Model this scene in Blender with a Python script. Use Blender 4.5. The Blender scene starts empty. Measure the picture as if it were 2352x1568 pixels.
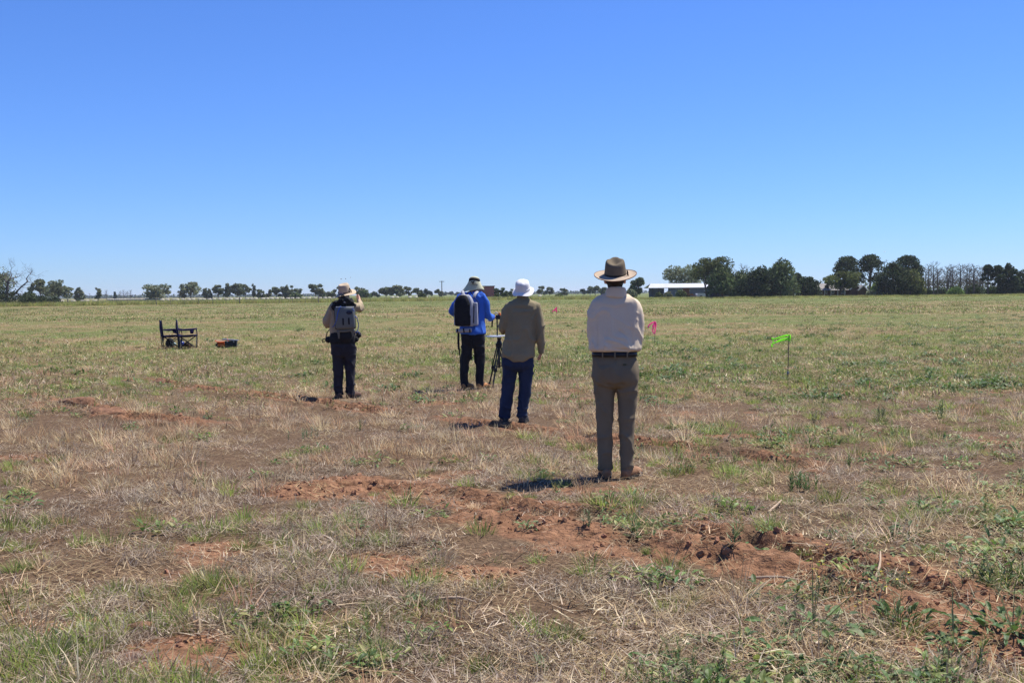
import bpy, bmesh, math, random
import numpy as np
from mathutils import Vector, Matrix, Quaternion

RAD = math.radians
random.seed(7)
rng = np.random.default_rng(11)
scene = bpy.context.scene
COL = scene.collection

# ------------------------------------------------------------------ camera
CAM_H, FPX = 1.52, 2500.0
TH = math.atan(110 / FPX)
PHI = 0.0095
FWD = Vector((0, math.cos(TH), -math.sin(TH)))
U0 = Vector((0, math.sin(TH), math.cos(TH)))
R0 = Vector((1, 0, 0))
RGT = math.cos(PHI) * R0 - math.sin(PHI) * U0
UPV = math.cos(PHI) * U0 + math.sin(PHI) * R0
cd = bpy.data.cameras.new('camera')
cam = bpy.data.objects.new('camera', cd)
COL.objects.link(cam)
cam.matrix_world = Matrix(((RGT.x, UPV.x, -FWD.x, 0), (RGT.y, UPV.y, -FWD.y, 0),
                           (RGT.z, UPV.z, -FWD.z, CAM_H), (0, 0, 0, 1)))
cd.sensor_width = 36
cd.lens = 36 * FPX / 2352
cd.clip_start, cd.clip_end = 0.1, 20000
scene.camera = cam

# ------------------------------------------------------------------ light
SUN_EL, SUN_AZ = RAD(61), RAD(58)          # azimuth measured from +Y towards +X
sun_dir = Vector((math.cos(SUN_EL) * math.sin(SUN_AZ), math.cos(SUN_EL) * math.cos(SUN_AZ), math.sin(SUN_EL)))
world = bpy.data.worlds.new('World')
scene.world = world
world.use_nodes = True
wn = world.node_tree
wn.nodes.clear()
sky = wn.nodes.new('ShaderNodeTexSky')
sky.sky_type = 'NISHITA'
sky.sun_disc = False
sky.sun_elevation = SUN_EL
sky.sun_rotation = SUN_AZ
sky.altitude = 0
sky.air_density = 1.0
sky.dust_density = 0.0
sky.ozone_density = 10.0
bg = wn.nodes.new('ShaderNodeBackground')
bg.inputs['Strength'].default_value = 0.098
wb = wn.nodes.new('ShaderNodeVectorMath')          # the camera's cool white balance
wb.operation = 'MULTIPLY'
wb.inputs[1].default_value = (0.565, 0.72, 1.06)
wo = wn.nodes.new('ShaderNodeOutputWorld')
wn.links.new(sky.outputs[0], wb.inputs[0])
wn.links.new(wb.outputs[0], bg.inputs['Color'])
wn.links.new(bg.outputs[0], wo.inputs['Surface'])
sd = bpy.data.lights.new('sun', 'SUN')
sd.energy = 5.0
sd.angle = RAD(0.53)
sd.color = (1.0, 0.955, 0.88)
so = bpy.data.objects.new('sun', sd)
COL.objects.link(so)
so.rotation_euler = sun_dir.to_track_quat('Z', 'Y').to_euler()
so.location = (20, 10, 40)
scene.view_settings.view_transform = 'Standard'
scene.view_settings.look = 'None'
scene.view_settings.exposure = 0.62
scene.view_settings.gamma = 1.0
scene.cycles.max_bounces = 5
scene.cycles.volume_bounces = 0
scene.cycles.use_adaptive_sampling = False
scene.cycles.sample_clamp_indirect = 1.2
scene.cycles.transparent_max_bounces = 6
scene.cycles.use_denoising = True
scene.cycles.denoising_prefilter = 'NONE'
scene.cycles.denoising_input_passes = 'RGB_ALBEDO_NORMAL'
scene.cycles.denoiser = 'OPENIMAGEDENOISE'

# ------------------------------------------------------------------ picture-to-place helpers
def ray(x, y):
    return FWD * FPX + RGT * (x - 1176) + UPV * (784 - y)

def ground_pt(x, y, z=0.0):
    d = ray(x, y)
    t = (z - CAM_H) / d.z
    return Vector((d.x * t, d.y * t, z))

def hor(x):
    return 674 - PHI * (x - 1176)

def on_ground(x, Y):
    d = ray(x, hor(x))
    return Vector((d.x / d.y * Y, Y, 0))

def zof(x, y, Y):
    d = ray(x, y)
    return CAM_H + d.z / d.y * Y

# ------------------------------------------------------------------ numpy noise
def _hash(ix, iy, iz, seed):
    n = (ix.astype(np.int64) * 374761393 + iy.astype(np.int64) * 668265263 + iz.astype(np.int64) * 2147483647 + seed * 974634777).astype(np.uint64)
    n &= np.uint64(0xffffffff)
    n = ((n ^ (n >> np.uint64(13))) * np.uint64(1274126177)) & np.uint64(0xffffffff)
    n = ((n ^ (n >> np.uint64(15))) * np.uint64(2246822519)) & np.uint64(0xffffffff)
    return (n ^ (n >> np.uint64(16))).astype(np.float64) / 4294967296.0

def vn2(x, y, seed=0):
    x = np.asarray(x, float); y = np.asarray(y, float)
    ix = np.floor(x); iy = np.floor(y)
    fx = x - ix; fy = y - iy
    fx = fx * fx * (3 - 2 * fx); fy = fy * fy * (3 - 2 * fy)
    z = np.zeros_like(ix)
    a = _hash(ix, iy, z, seed); b = _hash(ix + 1, iy, z, seed)
    c = _hash(ix, iy + 1, z, seed); d = _hash(ix + 1, iy + 1, z, seed)
    return (a * (1 - fx) + b * fx) * (1 - fy) + (c * (1 - fx) + d * fx) * fy

def fbm2(x, y, seed=0, octv=4):
    s = 0.0; a = 0.5; t = 0.0
    x = np.asarray(x, float); y = np.asarray(y, float)
    for k in range(octv):
        s = s + a * vn2(x * 2 ** k + 17.3 * k, y * 2 ** k - 9.1 * k, seed + k)
        t += a; a *= 0.5
    return s / t

def vn3(p, seed=0):
    p = np.asarray(p, float)
    i = np.floor(p); f = p - i
    f = f * f * (3 - 2 * f)
    r = 0
    for dx in (0, 1):
        for dy in (0, 1):
            for dz in (0, 1):
                w = (f[:, 0] if dx else 1 - f[:, 0]) * (f[:, 1] if dy else 1 - f[:, 1]) * (f[:, 2] if dz else 1 - f[:, 2])
                r = r + w * _hash(i[:, 0] + dx, i[:, 1] + dy, i[:, 2] + dz, seed)
    return r

# ------------------------------------------------------------------ object helpers
def tag(o, label=None, cat=None, group=None, kind=None):
    if label: o['label'] = label
    if cat: o['category'] = cat
    if group: o['group'] = group
    if kind: o['kind'] = kind
    return o

def empty(name, loc, rz=0.0, label=None, cat=None, group=None):
    o = bpy.data.objects.new(name, None)
    o.empty_display_size = 0.2
    COL.objects.link(o)
    o.location = loc
    o.rotation_euler = (0, 0, rz)
    return tag(o, label, cat, group)

def obj(name, me, mat=None, parent=None, smooth=False):
    if isinstance(me, bmesh.types.BMesh):
        bm = me
        me = bpy.data.meshes.new(name)
        bm.to_mesh(me)
        bm.free()
    if mat is not None and not me.materials:
        me.materials.append(mat)
    if smooth:
        me.polygons.foreach_set('use_smooth', np.ones(len(me.polygons), bool))
    o = bpy.data.objects.new(name, me)
    COL.objects.link(o)
    if parent is not None:
        o.parent = parent
    return o

def pymesh(name, verts, faces, mat=None, tint=None):
    me = bpy.data.meshes.new(name)
    me.from_pydata(verts, [], faces)
    if tint is not None:
        at = me.color_attributes.new('tint', 'FLOAT_COLOR', 'POINT')
        c = np.ones((len(verts), 4)); c[:, :3] = np.asarray(tint)
        at.data.foreach_set('color', c.ravel())
    if mat is not None:
        me.materials.append(mat)
    return me

def box(bm, c, s, rot=None, bev=0.0):
    m = Matrix.Translation(Vector(c))
    if rot is not None:
        m = m @ (rot.to_4x4() if not isinstance(rot, (tuple, list)) else (Matrix.Rotation(rot[2], 4, 'Z') @ Matrix.Rotation(rot[1], 4, 'Y') @ Matrix.Rotation(rot[0], 4, 'X')))
    r = bmesh.ops.create_cube(bm, size=1, matrix=m @ Matrix.Diagonal((*s, 1)))
    if bev > 0:
        es = list({e for v in r['verts'] for e in v.link_edges})
        bmesh.ops.bevel(bm, geom=es, offset=bev, segments=2, affect='EDGES', profile=0.5)

def catmull(P, n):
    out = []
    for i in range(len(P) - 1):
        p0 = P[max(i - 1, 0)]; p1 = P[i]; p2 = P[i + 1]; p3 = P[min(i + 2, len(P) - 1)]
        for k in range(n):
            t = k / n
            out.append(0.5 * ((2 * p1) + (-p0 + p2) * t + (2 * p0 - 5 * p1 + 4 * p2 - p3) * t * t + (-p0 + 3 * p1 - 3 * p2 + p3) * t ** 3))
    out.append(P[-1])
    return out

def tube(bm, pts, rads, seg=12, sub=0, roundcap=False, side=None):
    """a closed tapered tube; rads: float or (r_side, r_other)"""
    P = [np.array(p, float) for p in pts]
    Rr = [np.array((r, r) if np.isscalar(r) else r, float) for r in rads]
    if sub:
        P = catmull(P, sub); Rr = [np.maximum(r, 1e-4) for r in catmull(Rr, sub)]
    n = len(P)
    T = []
    for i in range(n):
        t = P[min(i + 1, n - 1)] - P[max(i - 1, 0)]
        T.append(t / (np.linalg.norm(t) + 1e-12))
    rings = [(P[i], T[i], Rr[i]) for i in range(n)]
    if roundcap:
        a = []
        for q in (0.35, 0.7, 0.92):
            k = math.sin(math.acos(1 - q)) if q < 1 else 1
            a.append((P[0] - T[0] * Rr[0].min() * (1 - q), T[0], Rr[0] * k))
        b = []
        for q in (0.92, 0.7, 0.35):
            k = math.sin(math.acos(1 - q))
            b.append((P[-1] + T[-1] * Rr[-1].min() * (1 - q), T[-1], Rr[-1] * k))
        rings = a + rings + b
    ref = np.array(side if side is not None else (1, 0, 0), float)
    allv = []
    prev = None
    for c, t, r in rings:
        s = ref if prev is None else prev
        s = s - t * s.dot(t)
        if np.linalg.norm(s) < 0.05:
            s = np.array((0, 0, 1.0)) - t * t[2]
            if np.linalg.norm(s) < 0.05:
                s = np.array((0, 1.0, 0)) - t * t[1]
        s = s / np.linalg.norm(s)
        prev = s
        u = np.cross(t, s)
        allv.append([bm.verts.new(c + s * r[0] * math.cos(2 * math.pi * k / seg) + u * r[1] * math.sin(2 * math.pi * k / seg)) for k in range(seg)])
    for a, b in zip(allv, allv[1:]):
        for k in range(seg):
            bm.faces.new((a[k], a[(k + 1) % seg], b[(k + 1) % seg], b[k]))
    bm.faces.new(allv[0][::-1]); bm.faces.new(allv[-1])

def loft(bm, rings, seg=28, expo=2.0, sub=3):
    """rings (cx, cy, z, rx, ry) stacked in z, closed with caps"""
    Rg = [np.array(r, float) for r in rings]
    if sub: Rg = catmull(Rg, sub)
    L = []
    for cx, cy, z, rx, ry in Rg:
        ring = []
        for k in range(seg):
            a = 2 * math.pi * k / seg
            c, s = math.cos(a), math.sin(a)
            ring.append(bm.verts.new((cx + rx * math.copysign(abs(c) ** (2 / expo), c), cy + ry * math.copysign(abs(s) ** (2 / expo), s), z)))
        L.append(ring)
    up = Rg[-1][2] > Rg[0][2]
    for a, b in zip(L, L[1:]):
        for k in range(seg):
            f = (a[k], a[(k + 1) % seg], b[(k + 1) % seg], b[k])
            bm.faces.new(f if up else f[::-1])
    bm.faces.new(L[0][::-1] if up else L[0]); bm.faces.new(L[-1] if up else L[-1][::-1])

def ball(bm, c, r, seg=16, rot=None):
    r = (r, r, r) if np.isscalar(r) else r
    m = Matrix.Translation(Vector(c)) @ (rot.to_4x4() if rot is not None else Matrix()) @ Matrix.Diagonal((*r, 1))
    bmesh.ops.create_uvsphere(bm, u_segments=seg, v_segments=max(6, seg // 2), radius=1, matrix=m)

def fused(name, bm, voxel, mat, parent, smooth=3, disp=None, extra=None):
    """melt overlapping closed shapes into ONE continuous surface, relax it and push it along its normals"""
    me = bpy.data.meshes.new('tmp'); bm.to_mesh(me); bm.free()
    t = bpy.data.objects.new('tmp', me); COL.objects.link(t)
    md = t.modifiers.new('r', 'REMESH'); md.mode = 'VOXEL'; md.voxel_size = voxel
    dg = bpy.context.evaluated_depsgraph_get(); dg.update()
    m2 = bpy.data.meshes.new_from_object(t.evaluated_get(dg))
    bpy.data.objects.remove(t); bpy.data.meshes.remove(me)
    n = len(m2.vertices)
    co = np.empty(n * 3); m2.vertices.foreach_get('co', co); co = co.reshape(-1, 3)
    e = np.empty(len(m2.edges) * 2, int); m2.edges.foreach_get('vertices', e); e = e.reshape(-1, 2)
    deg = np.bincount(e.ravel(), minlength=n)[:, None].clip(1)
    for k in range(smooth):
        s = np.zeros_like(co)
        for d in range(3):
            s[:, d] = np.bincount(e[:, 0], co[e[:, 1], d], n) + np.bincount(e[:, 1], co[e[:, 0], d], n)
        co = co * 0.35 + s / deg * 0.65
    m2.vertices.foreach_set('co', co.ravel()); m2.update()
    if disp is not None:
        nr = np.empty(n * 3); m2.vertices.foreach_get('normal', nr); nr = nr.reshape(-1, 3)
        co = co + nr * disp(co)[:, None]
        m2.vertices.foreach_set('co', co.ravel()); m2.update()
    if extra is not None:
        b2 = bmesh.new(); b2.from_mesh(m2); extra(b2); b2.to_mesh(m2); b2.free()
    m2.materials.clear()
    m2.name = name
    return obj(name, m2, mat, parent, smooth=True)

# ------------------------------------------------------------------ materials
def mat(name, col, rough=0.9, var=0.15, scale=8.0, bump=0.0, bscale=60.0, metal=0.0, spec=0.3, col2=None, detail=4.0):
    m = bpy.data.materials.new(name); m.use_nodes = True
    nt = m.node_tree; nt.nodes.clear()
    out = nt.nodes.new('ShaderNodeOutputMaterial')
    b = nt.nodes.new('ShaderNodeBsdfPrincipled')
    b.inputs['Roughness'].default_value = rough
    b.inputs['Metallic'].default_value = metal
    b.inputs['Specular IOR Level'].default_value = spec
    tc = nt.nodes.new('ShaderNodeTexCoord')
    nz = nt.nodes.new('ShaderNodeTexNoise'); nz.inputs['Scale'].default_value = scale; nz.inputs['Detail'].default_value = detail
    rp = nt.nodes.new('ShaderNodeValToRGB')
    c2 = col2 or [min(1, c * (1 + var)) for c in col]
    c1 = [c * (1 - var) for c in col] if col2 is None else col
    rp.color_ramp.elements[0].color = (*c1, 1); rp.color_ramp.elements[1].color = (*c2, 1)
    rp.color_ramp.elements[0].position = 0.3; rp.color_ramp.elements[1].position = 0.7
    nt.links.new(tc.outputs['Object'], nz.inputs['Vector'])
    nt.links.new(nz.outputs['Fac'], rp.inputs['Fac'])
    nt.links.new(rp.outputs['Color'], b.inputs['Base Color'])
    if bump > 0:
        n2 = nt.nodes.new('ShaderNodeTexNoise'); n2.inputs['Scale'].default_value = bscale; n2.inputs['Detail'].default_value = 3
        bp = nt.nodes.new('ShaderNodeBump'); bp.inputs['Strength'].default_value = bump; bp.inputs['Distance'].default_value = 0.01
        nt.links.new(tc.outputs['Object'], n2.inputs['Vector'])
        nt.links.new(n2.outputs['Fac'], bp.inputs['Height']); nt.links.new(bp.outputs[0], b.inputs['Normal'])
    nt.links.new(b.outputs[0], out.inputs['Surface'])
    return m

def leaf_mat(name, trans=0.35, gain=1.0, rnd=0.35, hue=0.03, gloss=0.0):
    """thin leaves and blades: colour from the mesh's own tint, a little per-plant variation, light passes through"""
    m = bpy.data.materials.new(name); m.use_nodes = True
    nt = m.node_tree; nt.nodes.clear()
    out = nt.nodes.new('ShaderNodeOutputMaterial')
    at = nt.nodes.new('ShaderNodeAttribute'); at.attribute_name = 'tint'
    oi = nt.nodes.new('ShaderNodeObjectInfo')
    hs = nt.nodes.new('ShaderNodeHueSaturation')
    mr = nt.nodes.new('ShaderNodeMapRange')
    mr.inputs['To Min'].default_value = gain * (1 - rnd); mr.inputs['To Max'].default_value = gain * (1 + rnd)
    m2 = nt.nodes.new('ShaderNodeMapRange')
    m2.inputs['To Min'].default_value = 0.5 - hue; m2.inputs['To Max'].default_value = 0.5 + hue
    ml = nt.nodes.new('ShaderNodeMath'); ml.operation = 'FRACT'
    mm = nt.nodes.new('ShaderNodeMath'); mm.operation = 'MULTIPLY'; mm.inputs[1].default_value = 7.13
    nt.links.new(oi.outputs['Random'], mr.inputs['Value'])
    nt.links.new(oi.outputs['Random'], mm.inputs[0]); nt.links.new(mm.outputs[0], ml.inputs[0])
    nt.links.new(ml.outputs[0], m2.inputs['Value']); nt.links.new(m2.outputs[0], hs.inputs['Hue'])
    nt.links.new(mr.outputs[0], hs.inputs['Value'])
    nt.links.new(at.outputs['Color'], hs.inputs['Color'])
    d = nt.nodes.new('ShaderNodeBsdfPrincipled'); d.inputs['Roughness'].default_value = 0.55 if gloss else 0.8
    d.inputs['Specular IOR Level'].default_value = 0.2 + gloss
    t = nt.nodes.new('ShaderNodeBsdfTranslucent')
    mx = nt.nodes.new('ShaderNodeMixShader'); mx.inputs[0].default_value = trans
    nt.links.new(hs.outputs[0], d.inputs['Base Color']); nt.links.new(hs.outputs[0], t.inputs['Color'])
    nt.links.new(d.outputs[0], mx.inputs[1]); nt.links.new(t.outputs[0], mx.inputs[2])
    nt.links.new(mx.outputs[0], out.inputs['Surface'])
    return m
# ------------------------------------------------------------------ ground with wheel ruts of red soil
def poly(pts):
    return np.array([tuple(ground_pt(x, y).xy) for x, y in pts])

# (centre line, half width of bare soil, trench depth, bank height, trench offset)
RUTS = [
    (poly([(800, 1118), (1000, 1150), (1180, 1180), (1350, 1202), (1500, 1232), (1700, 1262), (1830, 1290), (2000, 1330), (2200, 1395), (2420, 1470)]), 0.50, 0.085, 0.05, 0.20),
    (poly([(-60, 885), (0, 897), (90, 918), (180, 932), (250, 950), (330, 962), (420, 972)]), 0.36, 0.10, 0.09, 0.0),
    (poly([(600, 910), (690, 922), (760, 930), (920, 952), (1040, 968), (1180, 985), (1360, 1005), (1520, 1024), (1700, 1046), (1850, 1075)]), 0.30, 0.11, 0.06, 0.05),
    (poly([(330, 872), (400, 884), (470, 895), (560, 905)]), 0.30, 0.09, 0.06, 0.0),
]
PATCHES = [  # bare soil spots: picture place, radius across, radius along
    (430, 1500, 0.30, 0.42), (1000, 1318, 0.55, 0.22), (860, 1290, 0.35, 0.25), (2180, 1395, 0.75, 0.32), (60, 1050, 0.5, 0.3), (130, 1440, 0.25, 0.2),
    (1690, 1000, 0.8, 0.2), (1350, 1130, 0.8, 0.25), (1900, 1320, 0.7, 0.2),
]
PATCHES = [(*ground_pt(x, y).xy, a * 0.8, b * 0.8) for x, y, a, b in PATCHES]

def rut_fields(X, Y):
    X = np.asarray(X, float); Y = np.asarray(Y, float)
    h = np.zeros_like(X); soil = np.zeros_like(X)
    n1 = fbm2(X * 1.1, Y * 1.1, 31, 3); n2 = fbm2(X * 4.0, Y * 4.0, 41, 3); n3 = fbm2(X * 11, Y * 11, 51, 3)
    for P, w, dep, bank, off in RUTS:
        best = np.full(X.shape, 1e9); sg = np.zeros_like(X)
        for a, b in zip(P, P[1:]):
            d = b - a; L = d.dot(d)
            t = np.clip(((X - a[0]) * d[0] + (Y - a[1]) * d[1]) / L, 0, 1)
            ex = X - a[0] - t * d[0]; ey = Y - a[1] - t * d[1]
            q = np.hypot(ex, ey)
            s = np.sign(d[0] * ey - d[1] * ex)
            m = q < best
            best = np.where(m, q, best); sg = np.where(m, s, sg)
        dd = best * sg + (n2 - 0.5) * 0.22 + (n1 - 0.5) * 0.25
        k = np.clip((n1 - 0.28) * 2.6, 0.12, 1.25)
        if off > 0.1: k = k * np.interp(X, [-1.3, 0.4, 1.0, 1.8, 2.1], [0.5, 0.8, 1.6, 1.5, 0.4])     # deepest right of the middle
        core = 1 / (1 + np.exp((np.abs(dd) - w) / (0.06 + 0.1 * w)))
        # steep far edge of the trench, heaped near bank
        tr = 1 / (1 + np.exp(-(dd - off + 0.16) / 0.035)) * 1 / (1 + np.exp((dd - off - 0.09) / 0.018))
        bk = np.exp(-((dd - off + 0.30) / 0.12) ** 2) + 0.8 * np.exp(-((dd - off - 0.17) / 0.09) ** 2)
        h += (-dep * tr + bank * bk) * k + core * (n3 - 0.5) * 0.085 + core * (n2 - 0.5) * 0.05
        soil = np.maximum(soil, np.clip(core * (0.72 + (n1 - 0.45) * 2.6) + (n2 - 0.55) * 1.8 * (core > 0.02), 0, 1))
    for cx, cy, a, b in PATCHES:
        q = np.sqrt(((X - cx) / a) ** 2 + ((Y - cy) / b) ** 2) + (n2 - 0.5) * 1.1 + (n1 - 0.5) * 0.6
        soil = np.maximum(soil, np.clip((1.15 - q) * 2.2, 0, 0.9))
    # scattered small bare spots
    soil = np.maximum(soil, np.clip((n1 * 0.7 + n2 * 0.45 - 0.70) * 5, 0, 0.75))
    return h, soil

def hgt(X, Y, full=True):
    X = np.asarray(X, float); Y = np.asarray(Y, float)
    r = np.hypot(X, Y)
    f = np.clip((45 - r) / 12, 0, 1)
    h = f * (0.05 * (fbm2(X / 1.7, Y / 1.7, 5, 3) - 0.5) + 0.03 * (fbm2(X / 0.3, Y / 0.3, 6, 3) - 0.5))
    if full:
        m = (r < 40)
        if m.any():
            hh = np.zeros_like(h); a, _ = rut_fields(X[m], Y[m]); hh[m] = a
            h = h + hh * f
    return h

def zg(X, Y):
    return float(hgt(np.array([X]), np.array([Y]))[0])

def zverge(px):
    return np.interp(px, [-300, 0, 200, 600, 1176, 1500, 2352, 2700], [188, 198, 205, 225, 262, 236, 228, 226])

def soil_at(X, Y):
    r = np.hypot(X, Y); s = np.zeros_like(X); m = r < 40
    if m.any(): s[m] = rut_fields(X[m], Y[m])[1] * np.clip((40 - r[m]) / 10, 0, 1)
    px = 1176 + FPX * X / np.maximum(Y, 1.0)
    zv = zverge(px); w = np.where(px < 1100, 9.0, 4.0)          # bare strip before the far verge
    s = np.maximum(s, (Y > 100) * np.clip(1.1 - np.abs(Y - zv + w * 0.7) / w, 0, 1) * (0.25 + 0.5 * fbm2(X / 14, Y / 8, 61, 2)))
    return s

def green_at(X, Y):
    """how green the field is, 0 dry .. 1 green"""
    a = X / np.maximum(Y, 0.1)
    far = np.clip((Y - 14.5) / 5, 0, 1)
    side = np.clip((a + 0.02) / 0.2, 0, 1)                 # the right side is greener
    mid = 0.25 + 0.32 * side
    near = 0.39 + 0.25 * np.clip(-a / 0.25, 0, 1) + 0.02 * side
    k = np.clip((Y - 8) / 2.5, 0, 1)
    g = near * (1 - k) + mid * k
    g = g * (1 - far) + 0.60 * far
    band = np.clip((Y - 120) / 50, 0, 1)
    g = g + 0.35 * band * np.clip((a + 0.3) / 0.2, 0, 1)
    g = g + 1.0 * (fbm2(X / 2.2, Y / 2.2, 71, 3) - 0.5) + 0.5 * (fbm2(X / 9, Y / 12, 81, 2) - 0.5)
    return np.clip(g, 0, 1)

def build_ground():
    rs = list(np.arange(0.8, 3.4, 0.15))
    r = 3.4
    while r < 32: rs.append(r); r *= 1.0046
    while r < 300: rs.append(r); r *= 1.013
    while r < 9000: rs.append(r); r *= 1.04
    rs = np.array(rs)
    fine = np.arange(-0.62, 0.62, 0.0036)
    th = np.concatenate([fine, np.linspace(0.62, 2 * math.pi - 0.62, 60)[:-1]])
    A, B = np.meshgrid(th, rs)
    X = (B * np.sin(A)).ravel(); Y = (B * np.cos(A)).ravel()
    Z = hgt(X, Y)
    soil = soil_at(X, Y); gr = green_at(X, Y)
    nr, nt = len(rs), len(th)
    V = np.concatenate([np.stack([X, Y, Z], 1), [[0, 0, float(Z[:nt].mean())]]])
    i = np.arange(nr - 1)[:, None] * nt; j = np.arange(nt)[None, :]; j2 = (j + 1) % nt
    F = np.stack([(i + j), (i + nt + j), (i + nt + j2), (i + j2)], -1).reshape(-1, 4)
    c = len(V) - 1
    tri = np.stack([np.full(nt, c), np.arange(nt), (np.arange(nt) + 1) % nt], 1)
    me = bpy.data.meshes.new('ground')
    me.vertices.add(len(V)); me.vertices.foreach_set('co', V.ravel())
    nl = F.size + tri.size
    me.loops.add(nl); me.loops.foreach_set('vertex_index', np.concatenate([F.ravel(), tri.ravel()]).astype(np.int32))
    me.polygons.add(len(F) + len(tri))
    me.polygons.foreach_set('loop_start', np.concatenate([np.arange(len(F)) * 4, F.size + np.arange(nt) * 3]).astype(np.int32))
    me.update(calc_edges=True)
    for nm, v in (('soil', soil), ('green', gr)):
        a = me.attributes.new(nm, 'FLOAT', 'POINT'); a.data.foreach_set('value', np.append(v, v[0]).astype(np.float32))
    me.polygons.foreach_set('use_smooth', np.ones(len(me.polygons), bool))
    # material
    m = bpy.data.materials.new('field_ground'); m.use_nodes = True
    nt_ = m.node_tree; nt_.nodes.clear(); N = nt_.nodes.new; L = nt_.links.new
    out = N('ShaderNodeOutputMaterial'); b = N('ShaderNodeBsdfPrincipled'); b.inputs['Roughness'].default_value = 0.95; b.inputs['Specular IOR Level'].default_value = 0.1
    tc = N('ShaderNodeTexCoord')
    def noise(scale, detail=4):
        n = N('ShaderNodeTexNoise'); n.inputs['Scale'].default_value = scale; n.inputs['Detail'].default_value = detail; L(tc.outputs['Object'], n.inputs['Vector']); return n
    def ramp(src, a, ca, bb, cb):
        r = N('ShaderNodeValToRGB'); e = r.color_ramp.elements
        e[0].position, e[0].color, e[1].position, e[1].color = a, (*ca, 1), bb, (*cb, 1); L(src, r.inputs['Fac']); return r
    def mix(f, c1, c2):
        x = N('ShaderNodeMix'); x.data_type = 'RGBA'; L(f, x.inputs[0]); L(c1, x.inputs[6]); L(c2, x.inputs[7]); return x.outputs[2]
    asoil = N('ShaderNodeAttribute'); asoil.attribute_name = 'soil'
    agr = N('ShaderNodeAttribute'); agr.attribute_name = 'green'
    litter = ramp(noise(38, 6).outputs['Fac'], 0.34, (0.045, 0.027, 0.016), 0.68, (0.21, 0.138, 0.08)).outputs[0]
    litter2 = ramp(noise(9, 4).outputs['Fac'], 0.35, (0.085, 0.05, 0.03), 0.7, (0.19, 0.125, 0.073)).outputs[0]
    f5 = N('ShaderNodeValue'); f5.outputs[0].default_value = 0.45
    dry = mix(f5.outputs[0], litter, litter2)
    soilc = ramp(noise(14, 6).outputs['Fac'], 0.3, (0.125, 0.062, 0.033), 0.72, (0.315, 0.168, 0.094)).outputs[0]
    # far cover: mixture of dry straw and green, in patches
    farn = N('ShaderNodeMath'); farn.operation = 'ADD'
    L(agr.outputs['Fac'], farn.inputs[0])
    nn = N('ShaderNodeMath'); nn.operation = 'MULTIPLY_ADD'; nn.inputs[1].default_value = 1.1; nn.inputs[2].default_value = -0.6
    L(noise(1.4, 6).outputs['Fac'], nn.inputs[0]); L(nn.outputs[0], farn.inputs[1])
    far = ramp(farn.outputs[0], 0.2, (0.225, 0.16, 0.08), 0.8, (0.12, 0.14, 0.042)).outputs[0]
    cov = N('ShaderNodeMapRange'); cov.inputs['From Min'].default_value = 14; cov.inputs['From Max'].default_value = 34
    sep = N('ShaderNodeSeparateXYZ'); L(tc.outputs['Object'], sep.inputs[0]); L(sep.outputs['Y'], cov.inputs['Value'])
    base = mix(cov.outputs[0], dry, far)
    sn = N('ShaderNodeMath'); sn.operation = 'MULTIPLY_ADD'; sn.inputs[1].default_value = 0.7; sn.inputs[2].default_value = -0.35
    L(noise(20, 4).outputs['Fac'], sn.inputs[0])
    sa = N('ShaderNodeMath'); sa.operation = 'ADD'; sa.use_clamp = True; L(asoil.outputs['Fac'], sa.inputs[0]); L(sn.outputs[0], sa.inputs[1])
    sr = N('ShaderNodeMapRange'); sr.inputs['From Min'].default_value = 0.35; sr.inputs['From Max'].default_value = 0.75; L(sa.outputs[0], sr.inputs['Value'])
    L(mix(sr.outputs[0], base, soilc), b.inputs['Base Color'])
    b2 = N('ShaderNodeBump'); b2.inputs['Strength'].default_value = 0.8; b2.inputs['Distance'].default_value = 0.012; L(noise(110, 5).outputs['Fac'], b2.inputs['Height'])
    bp = N('ShaderNodeBump'); L(b2.outputs[0], bp.inputs['Normal']); bp.inputs['Strength'].default_value = 0.9; bp.inputs['Distance'].default_value = 0.04
    L(noise(26, 7).outputs['Fac'], bp.inputs['Height']); L(bp.outputs[0], b.inputs['Normal'])
    L(b.outputs[0], out.inputs['Surface'])
    me.materials.append(m)
    g = obj('ground', me)
    tag(g, 'red soil paddock ground with old wheel ruts and dry litter', None, None, 'structure')
    return g, m
GROUND, M_GROUND = build_ground()

# ------------------------------------------------------------------ grass clump shapes
def pick(pal):
    c = np.array(random.choice(pal)); return np.clip(c * random.uniform(0.8, 1.2), 0, 1)

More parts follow.
